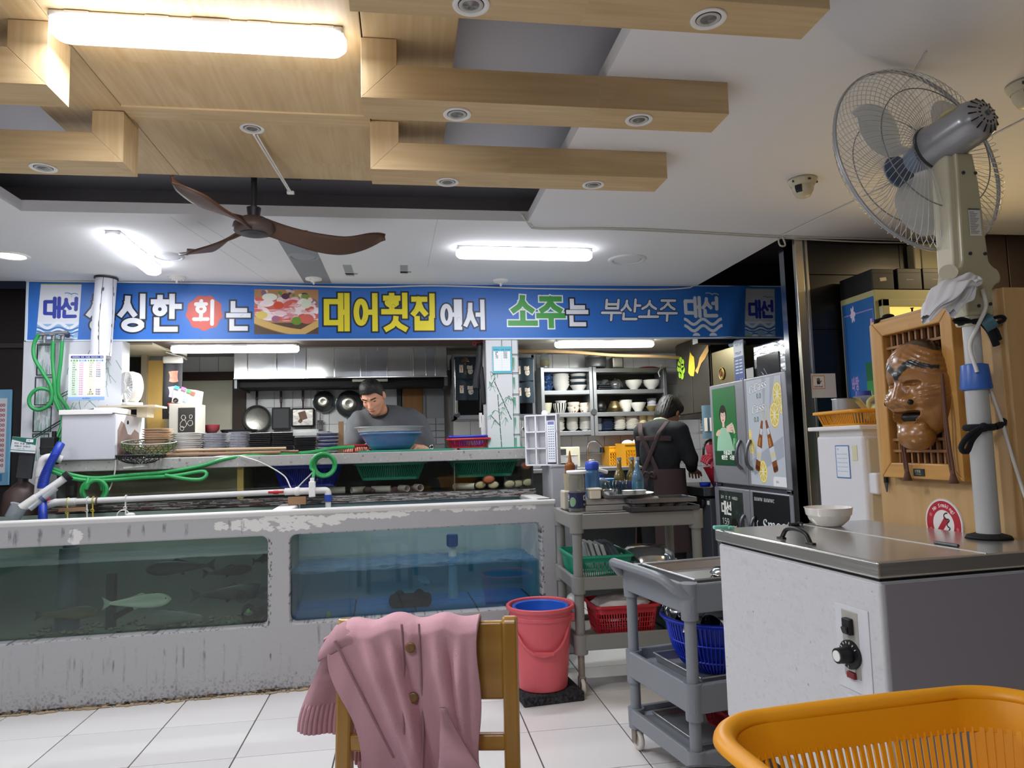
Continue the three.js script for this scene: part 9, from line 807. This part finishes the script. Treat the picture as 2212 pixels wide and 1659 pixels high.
for (const t of [0.045, 0.15]) { const y = 0.842 - t, x = -0.026 + 0.03 * t; part(k, 'button', xf(lathe([[0, 0.003], [0.006, 0.004], [0.0105, 0.003], [0.0115, 0], [0, 0]], 22).rotateX(PI / 2), [x, y, 0.036 + 0.03 * t + folds(x, y)]), M(0x7a5a32, 0.35)); }
}
{ // nearest things: yellow basket and black dish on a small table
const t = thing('side_table', 'small dark table carrying the yellow basket', 'table', [0.6, 0, -0.68], 0); part(t, 'table_top', rbox(0.62, 0.03, 0.46, 0.008, [0, 0.725, 0]), M(0x4a382c, 0.5)); for (const [x, z] of [[-0.27, -0.19], [0.27, -0.19], [-0.27, 0.19], [0.27, 0.19]]) part(t, 'leg', rbox(0.04, 0.71, 0.04, 0.005, [x, 0.355, z]), K.dkbrown);
const b = thing('basket', 'large orange yellow plastic basket in the foreground corner', 'basket', [0.575, 0.741, -0.7], 0.07), y = K.yellow, w = 0.42, d = 0.3, h = 0.132, r = 0.075, top = rimPath(w, d, r, 12), bot = rimPath(w * 0.86, d * 0.82, r * 0.85, 12), n = top.length, at = (s, q) => { const a = onPath(bot, s % n), e = onPath(top, s % n); return [mix(a[0], e[0], q), q * h, mix(a[1], e[1], q)]; }, ring = (a, e) => thick(sheet((u, v) => at(u >= 1 ? 0 : u * n, mix(a, e, v)), n * 3, 1), 0.0035);
part(b, 'rim', thick(sheet((u, v) => { const q = at(u >= 1 ? 0 : u * n, 1), l = hypot(q[0], q[2]), a = v * PI; return [q[0] * (1 + (0.012 * (1 - cos(a))) / l), h + 0.012 * sin(a), q[2] * (1 + (0.012 * (1 - cos(a))) / l)]; }, n * 3, 8), 0.003), y); part(b, 'upper_band', ring(0.72, 1), y); part(b, 'middle_band', ring(0.36, 0.4), y); part(b, 'lower_band', ring(0, 0.16), y); const bars = []; for (const [x, z, s] of along(top, 0.0105)) { const A = at(s, 0.1), B = at(s, 0.76), corner = abs(abs(x) - w / 2) < r * 0.7 && abs(abs(z) - d / 2) < r * 0.7; bars.push(bar(A, B, corner ? 0.0115 : 0.0052, 0.0035, [x, 0, z])); } part(b, 'slats', bars, y); part(b, 'floor_grid', [...Array(9).keys()].flatMap((k2) => [cbox(w * 0.8, 0.003, 0.012, [0, 0.002, (k2 - 4) * 0.028]), cbox(0.012, 0.003, d * 0.76, [(k2 - 4) * 0.04, 0.002, 0])]), y);
one('black_dish', 'black dish partly hidden behind the yellow basket', 'dish', lathe([[0, 0.004], [0.06, 0], [0.09, 0.03], [0.094, 0.034], [0.088, 0.032], [0.058, 0.006], [0, 0.008]], 44), K.dishblack, [0.375, 0.742, -0.87]);
}
// ---------------------------------------------------------------- people
function headParts(o, at, rx, ry, rz, s, hairF, bodyList) {
const m = new THREE.Matrix4().compose(V(...at), new THREE.Quaternion().setFromEuler(new THREE.Euler(rx, ry, rz, 'YXZ')), V(s, s, s));
const skin = field((x, y, z) => { const ax = abs(x); let d = ell(x, y, z, [0, 0.12, -0.012], [0.076, 0.105, 0.092]); d = smin(d, ell(x, y, z, [0, 0.055, 0.02], [0.058, 0.068, 0.066]), 0.03); d = smin(d, ell(x, y, z, [0, 0.008, 0.05], [0.026, 0.02, 0.026]), 0.03); d = smin(d, cap(x, y, z, [0, 0.11, 0.078], [0, 0.072, 0.1], 0.009, 0.014), 0.014); d = smin(d, ell(ax, y, z, [0.012, 0.068, 0.088], [0.01, 0.009, 0.012]), 0.006); d = smin(d, cap(ax, y, z, [0.012, 0.128, 0.076], [0.05, 0.13, 0.06], 0.009, 0.007), 0.014); d = smin(d, ell(ax, y, z, [0.036, 0.082, 0.058], [0.022, 0.02, 0.02]), 0.02); d = max(d, -ell(ax, y, z, [0.031, 0.108, 0.092], [0.017, 0.008, 0.014])); d = smin(d, ell(ax, y, z, [0.03, 0.107, 0.066], [0.015, 0.011, 0.012]), 0.004); d = smin(d, ell(x, y, z, [0, 0.042, 0.078], [0.024, 0.006, 0.012]), 0.006); d = smin(d, ell(x, y, z, [0, 0.031, 0.076], [0.02, 0.007, 0.011]), 0.005); d = smin(d, ell(ax, y, z, [0.08, 0.1, -0.008], [0.012, 0.03, 0.02]), 0.008); d = smin(d, cap(x, y, z, [0, 0.05, -0.03], [0, -0.07, -0.04], 0.052, 0.056), 0.03); return d; }, [-0.11, -0.12, -0.12], [0.11, 0.24, 0.13], 0.0036).applyMatrix4(m);
bodyList.push(skin); part(o, 'hair', field(hairF, [-0.13, -0.09, -0.16], [0.13, 0.28, 0.14], 0.0048).applyMatrix4(m), K.hair); const f = (n, g, mm) => part(o, n, merge(g).applyMatrix4(m), mm); f('eyebrows', [-1, 1].map((k) => bar([k * 0.014, 0.127, 0.0885], [k * 0.05, 0.131, 0.071], 0.007, 0.004, [0, 0.2, 1])), K.hair); f('eyes', [-1, 1].map((k) => sph(0.0125, [k * 0.031, 0.107, 0.0715], [1.1, 0.42, 0.6], 12)), M(0x1a1412, 0.3)); f('lips', [rbox(0.036, 0.005, 0.005, 0.002, [0, 0.0365, 0.089])], M(0x8f5548, 0.5));
}
const limb = (pts) => (x, y, z) => { let d = 9; for (let i = 0; i < pts.length - 1; i++) d = smin(d, cap(x, y, z, pts[i].slice(0, 3), pts[i + 1].slice(0, 3), pts[i][3], pts[i + 1][3]), 0.02); return d; };
const hand = (w, dir, up, side, curl) => { const D = V(...dir).normalize(), U = V(...up), S2 = D.clone().cross(U).normalize().multiplyScalar(side); U.copy(S2).cross(D).multiplyScalar(side); const at = (a, b, c) => V(...w).addScaledVector(D, a).addScaledVector(S2, b).addScaledVector(U, c).toArray(); const palm = [[at(0, 0, 0), at(0.05, 0.022, 0), 0.024, 0.016], [at(0, 0, 0), at(0.055, -0.022, 0), 0.024, 0.015], [at(0.02, 0, 0), at(0.06, 0, 0), 0.022, 0.016]], fg = [];
[[-0.03, 0.062], [-0.011, 0.074], [0.01, 0.078], [0.03, 0.07]].forEach(([b, L]) => { const p0 = at(0.06, b, 0), p1 = at(0.06 + L * 0.5, b * 1.15, -L * 0.12 * curl), p2 = at(0.06 + L * (1 - 0.25 * curl), b * 1.15, -L * 0.55 * curl); fg.push([p0, p1, 0.0095, 0.0088], [p1, p2, 0.0088, 0.0072]); }); const t0 = at(0.015, 0.03, 0), t1 = at(0.045, 0.055, -0.012), t2 = at(0.075, 0.058, -0.024); fg.push([t0, t1, 0.013, 0.0105], [t1, t2, 0.0105, 0.0085]);
const f = (x, y, z) => { let d = 9; for (const [a, b, r, q] of palm) d = smin(d, cap(x, y, z, a, b, r, q), 0.014); let e = 9; for (const [a, b, r, q] of fg) e = min(e, cap(x, y, z, a, b, r, q)); return smin(d, e, 0.006); }; return field(f, w.map((v) => v - 0.17), w.map((v) => v + 0.17), 0.0045); };
{ // cook behind the counter
const o = thing('person', 'person in dark grey shirt bending over the blue bowl', 'person', [-0.13, 0, -5.16]), body = [];
headParts(o, [-0.07, 1.505, 0.1], 0.62, -0.28, 0.1, 0.98, (x, y, z) => { let d = ell(x, y, z, [0, 0.12, -0.012], [0.076, 0.105, 0.092]) - 0.006; d = smin(d, ell(x, y, z, [0, 0.185, 0.01], [0.07, 0.056, 0.072]), 0.02); d = max(d, (mix(0.04, 0.168, sst(-0.09, 0.075, z)) - y) * 0.8 - 0.03 * sst(0.05, 0.075, abs(x)) * 0.6); return d + 0.0025 * nz(x * 90, y * 90, z * 90); }, body);
const armL = [[-0.2, 1.4, 0.02, 0.06], [-0.245, 1.24, 0.1, 0.047], [-0.27, 1.19, 0.13, 0.044], [-0.13, 1.235, 0.31, 0.027]], armR = [[0.2, 1.4, 0.02, 0.06], [0.255, 1.24, 0.1, 0.047], [0.255, 1.2, 0.14, 0.043], [0.19, 1.225, 0.27, 0.027]];
body.push(field((x, y, z) => { let d = min(limb(armL)(x, y, z), limb(armR)(x, y, z)); d = smin(d, ell(x, y, z, [0, 1.25, 0.0], [0.17, 0.24, 0.1]), 0.03); d = smin(d, cap(x, y, z, [-0.04, 1.44, 0.02], [-0.065, 1.52, 0.075], 0.055, 0.05), 0.03); d = smin(d, cap(x, y, z, [-0.085, 0.85, -0.03], [-0.09, 0.1, -0.05], 0.085, 0.055), 0.03); d = smin(d, cap(x, y, z, [0.085, 0.85, -0.03], [0.09, 0.1, -0.05], 0.085, 0.055), 0.03); return d; }, [-0.4, 0.02, -0.2], [0.4, 1.62, 0.4], 0.013)); body.push(hand([-0.13, 1.237, 0.31], [0.8, -0.15, 0.5], [0, 1, 0], 1, 0.6), hand([0.19, 1.225, 0.27], [-0.7, -0.1, 0.35], [0, 1, 0], -1, 0.8)); part(o, 'body', body, K.skin);
part(o, 'shirt', field((x, y, z) => { const s = (a) => limb([[a[0][0], a[0][1], a[0][2], 0.085], [a[1][0], a[1][1], a[1][2], 0.078]])(x, y, z); let d = smin(ell(x, y, z, [0, 1.28, 0.0], [0.2, 0.25, 0.128]), cap(x, y, z, [-0.15, 1.43, 0.01], [0.15, 1.43, 0.01], 0.075, 0.075), 0.06); d = smin(d, smin(s(armL), s(armR), 0.02), 0.05); d = smin(d, cap(x, y, z, [0, 1.2, 0], [0, 0.95, 0], 0.17, 0.16), 0.05); d = max(d, -cap(x, y, z, [-0.05, 1.47, 0.05], [-0.1, 1.62, 0.14], 0.062, 0.075)); return d + 0.006 * nz(x * 16, y * 10, z * 16) + 0.004 * sin((x + y * 0.7) * 60) * sst(0.05, 0.16, abs(x)); }, [-0.42, 0.85, -0.24], [0.42, 1.56, 0.28], 0.011), K.cloth); part(o, 'collar', tor(0.064, 0.009, [-0.055, 1.478, 0.058], [PI / 2 + 0.5, 0.1, 0], 30), M(0x1c1d20, 0.95)); part(o, 'trousers', field((x, y, z) => { const ax = abs(x); return smin(cap(ax, y, z, [0.085, 0.9, -0.02], [0.09, 0.06, -0.04], 0.105, 0.075), ell(x, y, z, [0, 0.95, -0.01], [0.17, 0.1, 0.12]), 0.04); }, [-0.24, -0.02, -0.2], [0.24, 1.08, 0.16], 0.018), K.dkgrey);
}
{ // helper at the right sink, seen from behind
const o = thing('person', 'person in black with brown apron working at the right sink', 'person', [1.9, 0, -5.18], 2.25), body = [];     // faces away and to the right
headParts(o, [0.0, 1.36, 0.11], 0.55, -0.1, 0, 0.94, (x, y, z) => { let d = ell(x, y, z, [0, 0.14, -0.02], [0.094, 0.112, 0.112]); d = smin(d, ell(x, y, z, [0, 0.07, -0.06], [0.085, 0.09, 0.07]), 0.03); d = smin(d, ell(x, y, z, [0, 0.18, 0.05], [0.075, 0.05, 0.055]), 0.02); d = max(d, (z - 0.06) * 0.9 + (0.135 - y) * 0.9); return d + 0.003 * nz(x * 70, y * 30, z * 70) + 0.0008 * sin(Math.atan2(x, z) * 40); }, body);
const aL = [[-0.17, 1.3, 0.02, 0.05], [-0.21, 1.09, 0.08, 0.04], [-0.12, 1.0, 0.26, 0.025]], aR = [[0.17, 1.3, 0.02, 0.05], [0.21, 1.09, 0.1, 0.04], [0.13, 1.0, 0.28, 0.025]]; body.push(field((x, y, z) => { let d = min(limb(aL)(x, y, z), limb(aR)(x, y, z)); d = smin(d, ell(x, y, z, [0, 1.12, 0], [0.14, 0.24, 0.09]), 0.03); d = smin(d, cap(x, y, z, [0, 1.33, 0.02], [0, 1.4, 0.08], 0.048, 0.045), 0.03); d = smin(d, cap(abs(x), y, z, [0.08, 0.75, 0], [0.08, 0.1, 0], 0.08, 0.05), 0.03); return d; }, [-0.32, 0.02, -0.16], [0.32, 1.5, 0.36], 0.014)); body.push(hand([-0.12, 1.0, 0.26], [0.3, -0.3, 0.8], [0, 1, 0], 1, 0.7), hand([0.13, 1.0, 0.28], [-0.3, -0.3, 0.8], [0, 1, 0], -1, 0.7)); part(o, 'body', body, K.skin);
const shirt = (x, y, z) => { const s = (a) => limb([[a[0][0], a[0][1], a[0][2], 0.062], [a[1][0], a[1][1], a[1][2], 0.052], [mix(a[1][0], a[2][0], 0.72), mix(a[1][1], a[2][1], 0.72), mix(a[1][2], a[2][2], 0.72), 0.044]])(x, y, z); let d = smin(ell(x, y, z, [0, 1.14, 0], [0.165, 0.24, 0.112]), cap(x, y, z, [-0.13, 1.31, 0.01], [0.13, 1.31, 0.01], 0.06, 0.06), 0.05); d = smin(d, min(s(aL), s(aR)), 0.03); d = smin(d, ell(x, y, z, [0, 0.88, 0], [0.175, 0.16, 0.13]), 0.06); return d + 0.004 * nz(x * 18, y * 14, z * 18); }; part(o, 'sweater', field(shirt, [-0.32, 0.7, -0.2], [0.32, 1.44, 0.32], 0.0115), M(0x14161b, 0.9)); part(o, 'trousers', field((x, y, z) => smin(cap(abs(x), y, z, [0.08, 0.78, 0], [0.085, 0.06, 0], 0.11, 0.07), ell(x, y, z, [0, 0.84, 0], [0.17, 0.1, 0.125]), 0.03), [-0.24, -0.02, -0.18], [0.24, 0.96, 0.18], 0.016), M(0x15161c, 0.9));
const ap = M(0x3b2a2b, 0.85), wrap = (pts, w) => { const l = []; for (let i = 0; i < pts.length - 1; i++) l.push(bar(pts[i], pts[i + 1], w, 0.006, [pts[i][0] * 2, 0, pts[i][2] < 0 ? -1 : 1])); return l; }; part(o, 'apron_straps', [thick(sheet((u, v) => { const t = v * 2 - 1, x = mix(0.12, -0.06, v), y = mix(1.37, 0.98, v); return [x + (u - 0.5) * 0.036, y, -0.128 - 0.004 * sin(v * 3) + (v < 0.2 ? (0.2 - v) * 0.3 : 0)]; }, 3, 16), 0.005), thick(sheet((u, v) => [mix(-0.12, 0.08, v) + (u - 0.5) * 0.036, mix(1.37, 0.98, v), -0.134 + (v < 0.2 ? (0.2 - v) * 0.3 : 0)], 3, 16), 0.005), thick(sheet((u, v) => [mix(-0.15, 0.15, v), mix(1.245, 1.25, v) + (u - 0.5) * 0.036, -0.137 + 0.5 * abs(v - 0.5) ** 2 * 0.4], 3, 16), 0.005)], ap); part(o, 'apron_skirt', thick(sheet((u, v) => { const a = mix(-3.0, 2.2, u), y = mix(1.02, 0.42, v), r = 0.182 + 0.03 * v + 0.008 * sin(a * 7) * v; return [sin(a) * r * 1.02, y, cos(a) * r * 0.82]; }, 60, 14), 0.005), ap); part(o, 'apron_bow', [tube([[0, 0.985, -0.155], [0.03, 1.0, -0.17], [0.05, 0.97, -0.165], [0.01, 0.97, -0.16]], 0.009, 20, 6), tube([[0, 0.985, -0.155], [-0.03, 1.0, -0.17], [-0.05, 0.965, -0.165], [-0.01, 0.97, -0.16]], 0.009, 20, 6), tube([[0, 0.98, -0.16], [0.015, 0.94, -0.165], [0.02, 0.9, -0.16]], 0.008, 14, 6)], ap); part(o, 'neck_scarf', tor(0.056, 0.012, [0, 1.372, 0.045], [PI / 2 + 0.4, 0, 0], 28), M(0x9aa890, 0.9)); part(o, 'pocket_stripe', bar([0.185, 0.76, -0.06], [0.19, 0.765, 0.0], 0.02, 0.01, [1, 0, 0]), M(0xb9aa98, 0.8));
}
renderer.render(scene, camera);
